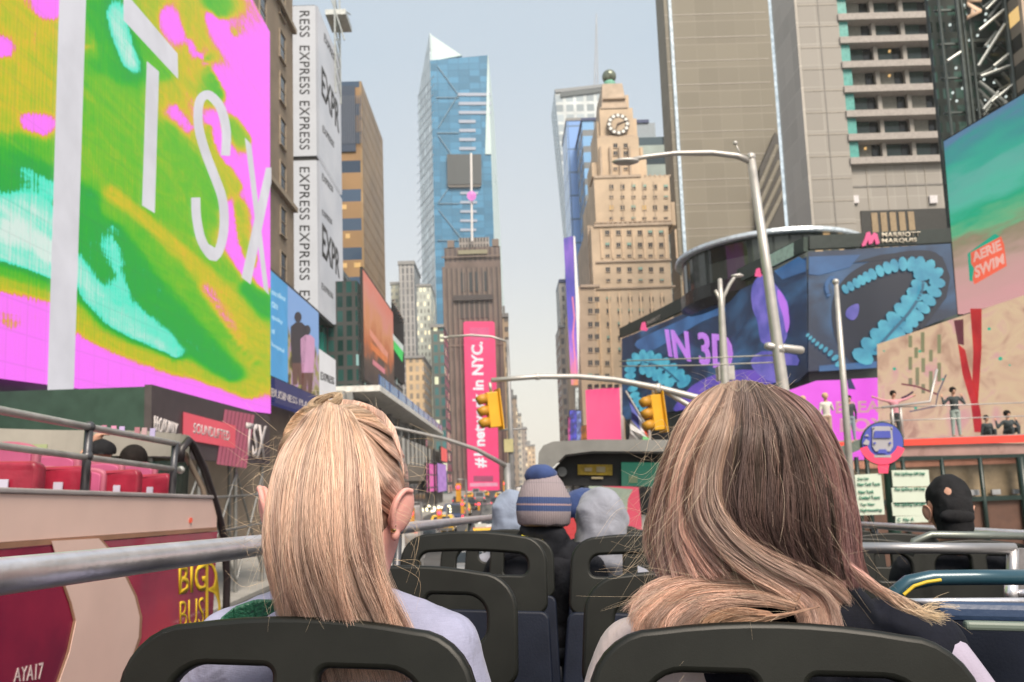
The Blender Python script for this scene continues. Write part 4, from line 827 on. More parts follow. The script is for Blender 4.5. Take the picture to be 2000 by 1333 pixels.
G().prism([pZ(1713,673), pZ(2060,557), pZ(2060,868), pZ(1716,862)], pZ.n*-.4).build('screen', sandp, fs)
rd = E('strap_red', srgb(215,50,48), .9, srgb(175,30,35), .6); ol = E('pattern_olive', srgb(150,150,110), .8); gd = E('dot_green', srgb(20,185,150), .9); dkp = E('shade_maroon', srgb(110,50,60), .8)
Q = lambda P: [(1540+.23*x, 640+.23*y) for x, y in P]
pZ.patch('strap', Q([(1545,-160),(1640,-160),(1640,180),(1610,640),(1560,560),(1570,200)]), rd, fs, .03, .01)
pZ.patch('strap', Q([(1440,140),(1500,190),(1530,330),(1590,560),(1630,700),(1650,890),(1580,890),(1550,640),(1480,400)]), rd, fs, .05, .01)
pZ.patch('strap_shadow', Q([(1405,-60),(1485,-70),(1490,150),(1440,140)]), dkp, fs, .04, .01)
for x, y, h in ((1020,70,100),(1125,40,170),(1070,170,90),(1195,190,100),(1265,60,160),(1020,250,110),(1130,260,120),(1265,300,80),(1080,340,150),(1195,370,170),(1265,360,100),(1130,480,80),(1020,430,60)):
    pZ.patch('pattern_bar', Q([(x,y),(x+30,y),(x+30,y+h),(x,y+h)]), ol, fs, .02, .01)
for x, y, r_ in ((900,352,14),(1800,265,17),(1115,202,12),(1705,12,14),(1080,682,14),(1310,440,10),(812,200,8),(1880,320,8)):
    pZ.patch('green_dot', Q([(x+r_*cos(k*pi/4), y+r_*sin(k*pi/4)) for k in range(8)]), gd, fs, .06, .01)
pZ.patch('drawn_line', Q(stroke([(1340,400),(1270,560),(1250,670),(1030,715)], 12)), E('line_grey', srgb(120,120,130), .7), fs, .05, .01)
pZ.patch('drawn_line', Q(stroke([(960,600),(1010,580),(1060,545)], 16)), E('line_dark', srgb(50,40,50), .7), fs, .05, .01)
pZ.patch('drawn_line', Q(stroke([(960,480),(1090,500),(1270,570)], 14)), E('line_red', srgb(140,70,70), .7), fs, .04, .01)
mg = thing('pink_screen', 'magenta lit screens with pale block lettering low behind the terrace figures', 'screen', (W(1640, 850, 45).x, 45, 0))
pm45 = Plane((0, 45, 0), (0, -1, 0)); mgm = E('magenta_screen', srgb(245,95,240), .95, srgb(235,85,228)); 
G().prism([pm45(*p) for p in ((1540,763),(1595,744),(1655,742),(1657,940),(1540,945))], (0, .3, 0)).build('screen', mgm, mg)
G().prism([pm45(*p) for p in ((1660,741),(1716,738),(1722,940),(1659,940))], (0, .35, 0)).build('screen', mgm, mg)
pm45.patch('pennant', [(1654,742),(1662,741),(1671,761),(1657,760)], E('deep_blue', (1,1,1)), mg, .05, .03)
pm45.word('lettering', 'BREA', [(1632,808),(1718,806),(1718,783),(1632,784)], E('dull_pink_letter', srgb(235,165,190), .85), mg, offset=.03)
pm45.word('lettering', 'BOX', [(1640,845),(1735,843),(1735,817),(1640,817)], E('dull_pink_letter', (1,1,1)), mg, offset=.03)
# ================================================================ dark steel structure top right
ds = thing('steel_structure', 'dark steel and glass frame tower with diagonal bracing at the top right', 'building', (W(1900, 150, 60).x, 60, 0))
q = lambda x, y, Y=60: W(x, y, Y)
bx('core_wall', (q(1856, 150).x, 62, 14), (q(2080, 150).x, 62.5, 60), GRID('core_dark', (.022,.035,.032), (.035,.075,.062), 1.1, 1.5, .7, .6, lit=srgb(140,165,150), litp=.05, grough=.12, var=.8), ds)
dst = M('dark_green_steel', (.07,.085,.08), .35, .4); pst = M('pale_brace', (.32,.34,.33), .4, .4)
for px_, r_ in ((1884,.2), (1893,.14), (1905,.12), (1978,.22), (1848,.12)): G().tube([(q(px_, 150).x, 60, 14), (q(px_, 150).x, 60, 60)], r_, 8).build('column', dst, ds)
for k in range(9):
    z = q(1900, 240).z-2+k*3.0
    bx('beam', (q(1843, 150).x, 60.3, z), (q(1885, 150).x, 60.5, z+.16), dst, ds)
    bx('beam', (q(1905, 150).x, 61.4, z+.8), (q(2080, 150).x, 61.6, z+1.1), dst, ds)
for a_, b_ in (((1910,130),(1962,48)), ((1912,160),(1970,205)), ((1915,150),(1975,128)), ((1912,60),(1960,20)), ((1940,130),(1990,90)), ((1935,200),(1985,160)), ((1925,20),(1965,-20)), ((1850,120),(1880,100)), ((1920,215),(1950,180)), ((1965,60),(2010,20)), ((1960,200),(2010,240))):
    G().tube([q(*a_), q(*b_)], .14, 8).build('brace', pst, ds)
for k in range(34):
    x, y = 1908+random.random()*75, random.random()*250-20; a_ = random.choice((-1, 1)); G().tube([q(x, y, 61), q(x+18+random.random()*16, y+a_*(16+random.random()*16), 61.3)], .07+.06*random.random(), 6).build('brace', pst if k % 3 else dst, ds)
for k in range(24): G().ball(q(1850+random.random()*120, 10+random.random()*210, 61.2), .12, 6, 5).build('lamp', E('cool_lamp', (.75,.85,.8), 1.0), ds)
lettering('lettering', 'AMA', q(1888,40,59.5), q(1888,-60,59.5), q(1916,-60,59.5), q(1916,40,59.5), M('tan_lettering', (.6,.42,.3)), ds, offset=.03, depth=.1)
ow = thing('office_wing', 'warm lit office windows at the top right edge beyond the steel frame', 'building', (q(2005, 120, 58).x, 58, 0))
bx('wall', (q(2012, 120, 58).x, 58, 14), (q(2080, 120, 58).x, 60, 60), GRID('warm_office', (.33,.28,.22), (.08,.08,.07), 2.2, 2.3, .8, .55, lit=srgb(230,190,120), litp=.3), ow)
bx('pier', (q(2008, 120, 57.6).x, 57.6, 14), (q(2013, 120, 57.6).x, 57.98, 60), M('sandstone_trim', (1,1,1)), ow)
# ================================================================ the open-top bus the picture is taken from
def Wm(self, Mx):
    self.v = [Mx @ v for v in self.v]; return self
G.w = Wm
BM = Matrix.Translation(EYE) @ frame(1128, 991).to_4x4()
B2 = Matrix.Translation(EYE) @ frame(1000, 990).to_4x4()
def loc_(Mx, px, py, y):
    d = Mx.to_3x3().transposed() @ (RW @ cdir(px, py)); return d*(y/d.y)
def Bl(px, py, y): return loc_(BM, px, py, y)
olive = M('olive_grey_plastic', (.009,.0098,.008), .42, var=.3, scale=5, bump=.035, bscale=600, spec=.3); edge = M('seat_edge_plastic', (.14,.135,.12), .42, var=.1, bump=.04, bscale=200)
navyp = M('navy_seat_panel', (.006,.009,.02), .5, var=.3, scale=4, bump=.05, bscale=150, spec=.25); fab = M('dark_blue_fabric', (.012,.015,.028), .9, var=.3, scale=30, bump=.3, bscale=300)
alum = M('brushed_aluminium', (.8,.77,.8), .34, .85, var=.12, scale=14, bump=.05, bscale=90); dkst = M('dark_rail_steel', (.1,.1,.11), .4, .6)
own = thing('tour_bus', 'open top deck of the bus in the foreground with olive plastic seats and silver rail', 'bus', (.55, 3, -1.15), mw=BM)
def plate(outline, holes, th, bev, res=2):
    """flat rounded plate with holes in the xz plane, centred on y = 0"""
    c = bpy.data.curves.new('p', 'CURVE'); c.dimensions = '2D'; c.fill_mode = 'BOTH'; c.extrude = th/2-bev; c.bevel_depth = bev; c.bevel_resolution = res
    for P in [outline]+holes:
        s = c.splines.new('POLY'); s.points.add(len(P)-1); s.use_cyclic_u = True
        for q, p in zip(s.points, P): q.co = (p[0], p[1], 0, 1)
    o = bpy.data.objects.new('p', c); C.objects.link(o); bpy.context.view_layer.update(); me = evalmesh(o)
    bpy.data.objects.remove(o); bpy.data.curves.remove(c); me.materials.clear()
    me.transform(Matrix.Rotation(pi/2, 4, 'X')); return me
def rrect(x0, x1, z0, z1, r, n=7, top=0, skew=0):
    rs = r if isinstance(r, (list, tuple)) else [r]*4; P = []
    for (cx, cz, a0, rr) in ((x1-rs[0], z1-rs[0], 0, rs[0]), (x0+rs[1], z1-rs[1], 90, rs[1]), (x0+rs[2], z0+rs[2], 180, rs[2]), (x1-rs[3], z0+rs[3], 270, rs[3])):
        if a0 == 90 and top:
            for k in range(1, 8):
                f = k/8; xx = (x1-rs[0])*(1-f)+(x0+rs[1])*f; P.append((xx, z1+top*(1-(2*f-1)**2)))
        for k in range(n+1):
            a = R(a0+90*k/n); P.append((cx+rr*cos(a), cz+rr*sin(a)))
    return P
def widen(P, z1, k): return [(x*(1+(z1-z)*k), z) for x, z in P]
seat_cache = {}
def seat(x, y, ztop, single=False, wd=.455, mats=(olive, navyp), name='seat'):
    key = (single, wd, mats[0].name)
    if key not in seat_cache:
        h = wd/2; o = widen(rrect(-h, h, -.23, 0, [.075,.075,.03,.03], top=.012), 0, .16)
        if single: holes = [widen(rrect(-h+.045, h-.045, -.125, -.042, [.04,.04,.03,.03], top=.006), 0, .16)]
        else: holes = [widen(rrect(min(s*.022, s*(h-.052)), max(s*.022, s*(h-.052)), -.158, -.036, [.055,.022,.025,.045] if s > 0 else [.022,.055,.045,.025]), 0, .16) for s in (-1, 1)]
        seat_cache[key] = (plate(o, holes, .028, .008), plate(widen(rrect(-h-.012, h+.012, -.62, -.235, .02), -.235, .28), [], .04, .008),
                           G().box((-h, .02, -.62), (h, .1, -.24)).me(), G().box((-h, .06, -.64), (h, .48, -.54)).me(), G().cap((0, .25, -.98), .03, (0, .25, -.62), .03).me())
        for m, mt in zip(seat_cache[key], (mats[0], mats[1], fab, fab, dkst)):
            m.materials.append(mt)
    a, b, c_, d, e_ = seat_cache[key]
    root = bpy.data.objects.new(name, a); C.objects.link(root); root.parent = own
    base = BM @ Matrix.Translation((x, y, ztop)) @ Matrix.Rotation(R(-8), 4, 'X'); root.matrix_basis = own.matrix_basis.inverted() @ base
    for nm, m in (('back_panel', b), ('backrest', c_), ('cushion', d), ('seat_leg', e_)):
        o = bpy.data.objects.new(nm, m); C.objects.link(o); o.parent = root
        if nm != 'seat_leg': 
            bv = o.modifiers.new('b', 'BEVEL'); bv.width = .012; bv.segments = 2
    return root
for yy, dzl, sg in ((1.03, 0, 0), (1.78, 0, 0), (2.53, .055, 1), (3.28, .02, 0), (4.03, .02, 0), (4.8, .02, 0), (5.6, .02, 0)):
    for xx in (-.372, .252):
        seat(xx+.012*(yy > 2)*(1 if xx < 0 else -1)*3+(.006 if yy < 1.1 and xx < 0 else 0), yy, -.157+dzl-(.004 if yy < 1.1 else 0)-(.008 if yy < 1.1 and xx < 0 else 0), bool(sg))
for yy in (3.3, 4.1, 4.9, 5.7):
    for xx in (1.17, 1.6): seat(xx, yy, -.13, False)
bw = M('bus_body_interior', (.05,.05,.055), .6)
G().box((-.74, -1.5, -1.2), (1.84, 9.6, -1.12)).w(BM).build('floor', M('bus_floor', (.03,.03,.034), .8, bump=.3, bscale=80), own)
for a_, b_ in (((-.76,-1.5,-1.2),(-.71,9.6,-.56)), ((1.81,-1.5,-1.2),(1.86,9.6,-.56))): G().box(a_, b_).w(BM).build('side_wall', bw, own)
for a_, b_ in (((-.765,-1.5,-3.6),(-.715,9.6,-1.21)), ((1.815,-1.5,-3.6),(1.865,9.6,-1.21)), ((-.71,9.55,-3.6),(1.81,9.6,-1.21))): G().box(a_, b_).w(BM).build('lower_body', M('bus_red_body', (.3,.03,.05), .3, coat=.5), own)
def rail(pts, r, m=alum, nm='rail', n=16): return G().tube(pts, r, n).w(BM).build(nm, m, own, smooth=True)
rail([(-.677, -.6, -.089), (-.677, 1, -.089), (-.677, 4, -.089), (-.677, 8.3, -.089)], .0225)
rail([(1.8, .3, -.089), (1.8, 4, -.089), (1.8, 8.3, -.089)], .02)
for y in (2.9, 4.9, 6.9): rail([(-.677, y, -.57), (-.677, y, -.1)], .017, dkst, 'rail_post')
for y in (2.6, 4.9, 6.9): rail([(1.8, y, -.57), (1.8, y, -.1)], .017, dkst, 'rail_post')
alr = M('dull_aluminium', (.42,.41,.42), .4, .8); rail([Bl(1640, 1070, 2.7), Bl(1982, 1072, 2.7)], .018, alr); rail([Bl(1978, 1072, 2.7), Bl(1976, 1180, 2.7)], .018, alr, 'rail_post')
G().box(Bl(1990, 1180, 2.75), Bl(2080, 1072, 2.8)).w(BM).build('grey_panel', M('grey_perforated', (.2,.19,.2), .5, scale=60), own)
rail([(1.22,3.0,-.16),(1.24,3.0,-.11),(1.3,3.0,-.085),(1.8,3.0,-.085)], .014, M('grab_rail_grey', (.2,.22,.2), .35, .5))
# blue guard tube, padded bar and dark panel beside the aisle on the right
bl = M('teal_blue_tube', (.018,.065,.095), .3, .2, var=.15, coat=.4); b2 = M('blue_padded_bar', (.03,.055,.12), .45, var=.15, bump=.1)
rail([Bl(1738, 1195, 1.75), Bl(1748, 1160, 1.75), Bl(1775, 1138, 1.75), Bl(1820, 1129, 1.75), Bl(1900, 1128, 1.75), Bl(2080, 1128, 1.75)], .0165, bl, 'guard_tube')
G().tube([Bl(1765, 1162, 1.72), Bl(1785, 1145, 1.72), Bl(1810, 1137, 1.72), Bl(1838, 1133, 1.72)], .0035, 8).w(BM).build('yellow_stripe', M('yellow_stripe', (.6,.42,.02), .5), own)
G().box(Bl(1835, 1214, 1.62), Bl(2100, 1178, 1.66)).w(BM).build('padded_bar', b2, own, bevel=.012)
rail([Bl(1770, 1176, 1.68), Bl(1850, 1175, 1.68), Bl(2080, 1174, 1.68)], .007, alum, 'trim_rail')
G().box(Bl(1888, 1232, 1.6), Bl(2100, 1216, 1.62)).w(BM).build('green_grab_bar', M('green_grab', (.16,.2,.17), .4), own, bevel=.006)
G().box((Bl(1745, 1200, 1.8).x, 1.8, -1.1), (1.8, 1.84, -.225)).w(BM).build('guard_panel', navyp, own)
rail([Bl(1975, 1140, 1.9), Bl(1975, 1180, 1.9)], .014, alum, 'rail_post'); rail([Bl(1988, 1160, 1.9), Bl(2060, 1161, 1.9)], .01, alum)
# front canopy
cg = M('canopy_grey', (.2,.2,.19), .55); cdk = M('canopy_lining', (.02,.02,.022), .6)
yr_, yf_ = 8.6, 11.0
def cp_(x, y, z): return Vector((x, y, z))
xl_ = Bl(1052, 900, yr_).x
P = [(xl_-.01, .32), (xl_, .55), (xl_+.05, .63), (xl_+.16, .675), (xl_+.6, .70), (1.2, .70), (1.7, .63), (1.78, .5), (1.79, .3)]
g = G()
for i in range(len(P)-1):
    (xa, za), (xb, zb) = P[i], P[i+1]
    g.prism([(xa, yr_, za), (xb, yr_, zb), (xb, yr_, zb+.05), (xa, yr_, za+.05)], (0, yf_-yr_, -.05))
g.w(BM).build('canopy_roof', cg, own)
I = [(xl_+.1, .30), (xl_+.14, .42), (xl_+.3, .58), (xl_+.6, .62), (1.2, .62), (1.5, .55), (1.66, .4), (1.7, .28)]
G().prism([(x, yr_+.35, z) for x, z in I]+[(1.7, yr_+.35, .245), (xl_+.1, yr_+.35, .245)], (0, .1, 0)).w(BM).build('canopy_bulkhead', cdk, own)
G().prism([(x, yr_-.004, z) for x, z in P]+[(x, yr_-.004, z) for x, z in I[::-1]], (0, .03, 0)).w(BM).build('canopy_rim', cg, own)
G().box((xl_+.1, yr_+.4, -.9), (1.7, yr_+.5, -.75)).w(BM).build('dashboard', cdk, own)
def onb(px0, py0, px1, py1, y, nm, m, th=.02): return G().box(Bl(px0, py1, y), Bl(px1, py0, y)+Vector((0, th, 0))).w(BM).build(nm, m, own, bevel=.004)
onb(1128, 908, 1196, 928, yr_+.3, 'yellow_notice', M('notice_yellow', (.5,.34,.03), .6, var=.35, scale=12)); onb(1142, 914, 1156, 921, yr_+.28, 'notice_print', M('notice_print', (.6,.5,.3)), .01); onb(1165, 912, 1182, 923, yr_+.28, 'notice_print', M('notice_print2', (.45,.38,.22)), .01)
onb(1155, 932, 1178, 936, yr_+.3, 'small_notice', M('notice_print', (1,1,1))); 
onb(1214, 904, 1300, 950, yr_+.25, 'green_display', E('green_display', srgb(20,110,85), .8)); onb(1228, 930, 1245, 944, yr_+.23, 'display_mark', E('display_mark', srgb(110,130,90), .7), .01)
G().lathe(Bl(1098, 922, yr_+.3), [(.055, 0), (.055, .03)], 16, (0, -1, 0)).w(BM).build('sticker', M('sticker_grey', (.25,.26,.26)), own)
for x in (xl_+.06, 1.72): G().tube([(x, yr_+.05, .33), (x, yr_+.5, -.6)], .03, 10).w(BM).build('canopy_post', cg, own)
# ================================================================ the red tour bus alongside
XB2 = -2.4
b2t = thing('tour_bus', 'dark red and cream open top tour bus alongside on the left with empty red seats', 'bus', (XB2-1.2, 3, -3.9), mw=B2)
n2_ = B2.to_3x3() @ Vector((1, 0, 0)); o2 = B2 @ Vector((XB2, 0, 0)); pB2 = Plane(o2, n2_)
mar = NT('maroon_paint'); g_ = mar.n('TexCoord'); no = mar.n('TexNoise'); no.inputs['Scale'].default_value = 1.1; no.inputs['Detail'].default_value = 5; mar.l(g_.outputs['Object'], no.inputs['Vector'])
mar.l(mar.ramp(no.outputs[0], [(.35, (.2,.018,.055)), (.55, (.40,.028,.075)), (.7, (.58,.035,.07))]), mar.b.inputs['Base Color']); mar.b.inputs['Roughness'].default_value = .22; mar.b.inputs['Coat Weight'].default_value = .6
crp = M('cream_paint', (.85,.6,.52), .35, var=.04, coat=.4); brz = M('copper_stripe', (.36,.19,.12), .35)  # pink cast of magenta light is mixed into the cream colour
yF = 6.35; zt2, zs2 = .06, -.165
G().box((XB2-.05, -2.5, -3.7), (XB2, yF, zs2-.035)).w(B2).build('side_panel', mar.m, b2t)
G().box((XB2-.05, -2.5, zs2), (XB2-.002, yF-.02, zt2)).w(B2).build('cream_band', crp, b2t)
G().box((XB2-.05, -2.5, zs2-.03), (XB2+.004, yF-.02, zs2-.002)).w(B2).build('copper_stripe', brz, b2t)
G().box((XB2-.1, -2.5, zt2+.002), (XB2+.012, yF-.05, zt2+.03)).w(B2).build('ledge', M('ledge_grey', (.42,.38,.38), .4, .3), b2t, bevel=.008)
G().box((XB2-2.5, -2.5, -.62), (XB2-.06, yF, -.56)).w(B2).build('floor', bw, b2t); G().box((XB2-2.5, -2.5, -3.7), (XB2-2.45, yF, zt2)).w(B2).build('far_side', mar.m, b2t)
G().box((XB2-2.44, yF-.05, -3.7), (XB2-.06, yF, -.1)).w(B2).build('front_panel', mar.m, b2t)
chev = [(100,1057),(192,1052),(215,1078),(240,1120),(262,1165),(272,1205),(270,1245),(255,1290),(232,1340),(215,1400),(90,1400),(112,1340),(135,1275),(148,1213),(140,1180),(122,1130)]
pB2.patch('chevron_edge', [(x-5 if x < 180 and y > 1060 else x+5, y) for x, y in chev], brz, b2t, .004, .003)
pB2.patch('chevron', chev, crp, b2t, .008, .003)
yel = M('yellow_lettering', (.75,.5,.02), .45)
pB2.word('lettering', 'BIG', [(349,1162),(404,1154),(404,1098),(349,1104)], yel, b2t, offset=.018, depth=.002, off=.001, lift=.001)
pB2.word('lettering', 'BUS', [(351,1228),(398,1220),(398,1166),(351,1175)], yel, b2t, offset=-.008, depth=.002, off=.001, lift=.001)
pB2.patch('logo_mark', stroke([(404,1090),(404,1215)], 4.5), yel, b2t, .002, .002)
pB2.patch('logo_mark', stroke([tuple(q) for q in smoothpoly([(404,1100),(415,1105),(422,1125),(419,1145),(408,1152),(420,1158),(428,1180),(425,1205),(405,1218)], 4, False)], 4.5), yel, b2t, .0025, .002)
pB2.word('lettering', 'AYA17', [(26,1333),(82,1327),(84,1294),(28,1306)], M('pink_white_lettering', (.7,.55,.55)), b2t, offset=.0, depth=.002, off=.001, lift=.001)
G().lathe(B2 @ Vector((XB2, 5.8, -.1)), [(.02, 0), (.02, .01)], 12, n2_).build('marker_light', E('orange_marker', srgb(240,90,60), .8), b2t)
def r2(pts, r, m=alum, nm='rail'): return G().tube(pts, r, 14).w(B2).build(nm, m, b2t, smooth=True)
gal = M('grey_galvanised', (.62,.6,.56), .4, .7, var=.15, scale=10)
xr = XB2-.06
r2([(xr, -2.4, .46), (xr, 3, .46), (xr, 5.65, .455)], .021, gal); r2([(xr, -2.4, .295), (xr, 3, .295), (xr, 5.7, .27)], .019, gal)
for y in (2.0, 4.45, 5.6): r2([(xr, y, zt2), (xr, y, .46)], .024, dkst, 'rail_post')
for z_ in (.46, .29): G().ball((xr, 4.45, z_), .033, 12, 8).w(B2).build('rail_clamp', dkst, b2t, smooth=True)
G().ball((xr, 5.72, .27), .03, 12, 8).w(B2).build('rail_clamp', gal, b2t, smooth=True)
# curved windscreen surround
def p2(px, py, y): return loc_(B2, px, py, y)
bl_ = M('black_rubber', (.025,.02,.022), .4)
G().tube([(xr-.02,5.75,.33),(xr-.02,5.76,.43),(xr,5.83,.50),(xr,5.9,.48),(XB2-.02,6.05,.3),(XB2,6.3,0),(XB2,6.5,-.25),(XB2,6.62,-.6),(XB2,6.66,-1.2),(XB2,6.66,-2.4)], .03, 12).w(B2).build('windscreen_post', bl_, b2t, smooth=True)
G().tube([(xr-.06,5.78,.43),(xr-.06,5.92,.4),(XB2-.06,6.15,.15),(XB2-.06,6.34,-.1)], .022, 10).w(B2).build('windscreen_trim', M('tan_trim', (.4,.32,.25), .5), b2t, smooth=True)
P = smoothpoly([(XB2-.08,5.9),(XB2-.35,6.35),(XB2-.9,6.6),(XB2-1.6,6.65),(XB2-2.3,6.3),(XB2-2.5,5.8)], 6, False)
g1 = G(); g2 = G(); 
for i in range(len(P)-1):
    a, b = P[i], P[i+1]; f = i/len(P); dz = .14*math.sin(min(1, f*2)*pi/2)
    g1.prism([(a.x, a.y, .38+dz*.4), (b.x, b.y, .38+dz*.4), (b.x, b.y, .52+dz), (a.x, a.y, .52+dz)], (0, .03, 0)); 
    g2.prism([(a.x, a.y+.01, -.3), (b.x, b.y+.01, -.3), (b.x, b.y+.01, .38), (a.x, a.y+.01, .38)], (0, .008, 0))
g1.w(B2).build('windscreen_header', M('header_grey', (.33,.31,.27), .5, var=.12), b2t)
gls = M('tinted_windscreen', (.02,.05,.045), .08, trans=.55); g2.w(B2).build('windscreen_glass', gls, b2t)
for px0, col in ((197,(.5,.2,.3)), (216,(.6,.25,.4)), (232,(.45,.35,.6)), (262,(.35,.15,.18)), (276,(.45,.3,.32)), (292,(.42,.38,.6))):
    G().box(p2(px0, 848+(px0-197)*.06, 6.1), p2(px0+11, 831+(px0-197)*.06, 6.1)+Vector((0,.01,0))).w(B2).build('header_sticker', M('sticker%d' % px0, col), b2t)
G().box(p2(60, 895, 6.2), p2(92, 868, 6.2)+Vector((0,.01,0))).w(B2).build('notice', M('notice_olive', (.33,.38,.2)), b2t)
G().box(p2(355, 978, 5.8), p2(372, 972, 5.8)+Vector((0,.03,0))).w(B2).build('yellow_marker', M('notice_yellow2', (.6,.6,.05)), b2t)
# red seats with cloth covers
rdv = M('red_vinyl', (.33,.018,.045), .42, var=.25, scale=6, bump=.25, bscale=14, coat=.2); pkv = M('pink_seat_back', (.4,.11,.17), .5, var=.1); lil_ = M('lilac_tag', (.5,.48,.6), .6)
def red_seat(x, y, zt, w, cover=True):
    g = G(); h = w/2; P = rrect(-h, h, zt2-zt-.03, 0, [.03,.03,.02,.02]); n = len(P)
    me = plate(P, [], .09, .02); me.transform(Matrix.Translation((0, 0, 0)))
    for v in me.vertices: v.co.y += .012*sin(v.co.x*30)+.01*noise.noise(v.co*9); v.co.z += .012*noise.noise(Vector((v.co.x*6+x*3, y, 0)))
    me.transform(B2 @ Matrix.Translation((x, y, zt))); o = link('red_seat', me, rdv if cover else pkv, b2t)
    G().box((x-h*.15, y-.07, zt2+.032), (x+h*.25, y-.063, zt2+.085)).w(B2).build('tag', lil_, o)
    G().box((x-h, y+.05, zt-.55), (x+h, y+.45, zt-.47)).w(B2).build('cushion', rdv, o)
for px0, px1, py0, y in ((-40,80,908,4.2), (82,171,917,4.68), (205,271,925,5.35), (271,331,932,5.8)):
    a = p2(px0, py0, y); b = p2(px1, py0, y); red_seat((a.x+b.x)/2, y, a.z, b.x-a.x)
def round_seat(px_, py_, wpx, y):
    a = p2(px_, py_, y); w_ = wpx/1500*y/2; P = [(w_*cos(k*pi/12), w_*.33*sin(k*pi/12)) for k in range(13)]+[(-w_, -.4), (w_, -.4)]
    me = plate(P, [], .05, .015); me.transform(B2 @ Matrix.Translation(a-Vector((0,0,w_*.33)))); o = link('pink_seat', me, pkv, b2t)
    P = [(w_*.86*cos(k*pi/12), w_*.22*sin(k*pi/12)-.01) for k in range(13)]+[(-w_*.86, -.38), (w_*.86, -.38)]
    me = plate(P, [], .02, .006); me.transform(B2 @ Matrix.Translation(a-Vector((0,.03,w_*.33)))); link('cover', me, M('pink_cover', (.45,.09,.2), .5), o)
for px_, py_, wp, y in ((20,868,110,4.5), (108,886,95,5.0), (205,902,70,5.6), (270,906,70,6.0), (95,915,60,4.9), (175,918,60,5.3)): round_seat(px_, py_, wp, y)
for k in range(2): G().lathe(B2 @ Vector((XB2-.02, -.5+k*5.6, -3.45)), [(.45,-.15),(.48,0),(.45,.05),(.2,.06)], 24, n2_).build('wheel', bl_, b2t)
# ================================================================ street furniture
galv = M('galvanised_pole', (.47,.45,.43), .45, .5, var=.12, scale=3)
def tb(pts, r, nm, m, par, n=12): return G().tube(pts, r, n).build(nm, m, par, smooth=True)
lp = thing('street_lamp', 'tall pale steel street lamp with a long curved arm reaching left, nearest on the right', 'street lamp', (W(1545, 1200, 16).x, 16, 0))
q = lambda x, y, Y=16: W(x, y, Y)
base = Vector((q(1538, 800).x+.25, 16, .1)); top = q(1467, 312)
tb([base, q(1531, 772), q(1500, 540), top], [.15,.125,.105,.085], 'pole', galv, lp)
tb([top+Vector((0,0,-.05)), q(1440, 305), q(1390, 299), q(1320, 300), q(1260, 307), q(1222, 315)], [.07,.065,.06,.055,.05,.04], 'arm', galv, lp)
G().ball(q(1222, 316), .3, 16, 8, (1, .5, .22)).build('lamp_head', galv, lp, smooth=True)
tb([q(1468, 318), q(1432, 300)], .025, 'bracket', galv, lp); tb([q(1447, 305), q(1436, 280)], .018, 'aerial', galv, lp); G().ball(q(1436, 280), .05).build('aerial_tip', galv, lp); G().ball(top+Vector((0,0,.05)), .1).build('cap', galv, lp)
G().lathe(q(1496, 676), [(.06,-.02),(.085,.05),(.085,.75),(.06,.8)], 14, (q(1580, 686)-q(1496, 676))).build('camera_housing', galv, lp, smooth=True)
tb([q(1522, 690), q(1520, 676)], .12, 'clamp', galv, lp)
for y0_, y1_ in ((702, 690), (716, 700)): tb([q(1515, y0_-8), W(1370, y0_-2, 17), W(1210, y1_+16, 18.5)], .014, 'wire', M('dull_wire', (.4,.38,.33)), lp)
l2 = thing('street_lamp', 'pale lamp post with a forked curved head standing left of the tallest lamp', 'street lamp', (W(1418, 1100, 25).x, 25, 0))
q = lambda x, y, Y=25: W(x, y, Y)
tb([Vector((q(1420, 900).x+.1, 25, .1)), q(1417, 770), q(1409, 600), q(1406, 545)], [.17,.15,.1,.07], 'pole', galv, l2)
tb([q(1411, 620), q(1413, 580), q(1425, 556), q(1436, 540), q(1446, 537)], .06, 'arm', galv, l2); tb([q(1409, 600), q(1403, 580), q(1397, 567)], .05, 'arm', galv, l2)
G().ball(q(1440, 539), .22, 12, 8, (1,.5,.3)).build('lamp_head', galv, l2, smooth=True); G().box(q(1405, 742), q(1434, 714)+Vector((0,.4,0))).build('control_box', galv, l2)
fp = thing('flagpole', 'bare white flagpole with a small ball finial right of the tall lamp', 'flagpole', (W(1652, 1000, 23).x, 23, 0))
q = lambda x, y, Y=23: W(x, y, Y)
tb([Vector((q(1655, 900).x, 23, .1)), q(1650, 780), q(1633, 555)], [.12,.1,.065], 'pole', galv, fp); G().ball(q(1632, 551), .1).build('finial', galv, fp, smooth=True)
ye = M('signal_yellow', (.72,.38,.02), .45, var=.08); yed = M('signal_yellow_shade', (.5,.24,.02), .5)
def signal(nm, lab, px_, py_, Y, s=1.0, arm=None, flip=1, rot=20):
    t = thing(nm, lab, 'traffic light', tuple(W(px_, py_, Y)), 'yellow traffic lights over the street'); c = t.location.copy()
    Rm = Matrix.Translation(c) @ Matrix.Rotation(R(rot), 4, 'Z') @ Matrix.Rotation(R(-5*flip), 4, 'Y') @ Matrix.Scale(s, 4)
    G().box((-.17,-.12,-.5), (.17,.12,.5)).w(Rm).build('housing', ye, t, bevel=.02)
    for k in (-1, 0, 1):
        g = G(); z = k*.33; n = 14
        g.tube([(-.17, 0, z-.02+.02), (-.30, 0, z-.0), (-.42, 0, z-.05)], [.145,.14,.13], n); g.w(Rm).build('visor', yed, t, smooth=True)
        G().lathe((-.18,0,z), [(.12,0),(.12,.02)], 14, (-1,0,0)).w(Rm).build('lens', M('signal_lens', (.05,.04,.03), .2), t)
    G().box((.171,-.22,-.58), (.2,.22,.58)).w(Rm).build('backplate', ye, t)
    tb([Rm @ Vector((0,0,.5)), Rm @ Vector((0,0,.78))], .04, 'hanger', galv, t)
    return t
s1 = signal('traffic_light', 'yellow traffic light hanging right of the blank pink billboard', 1281, 806, 20, .93)
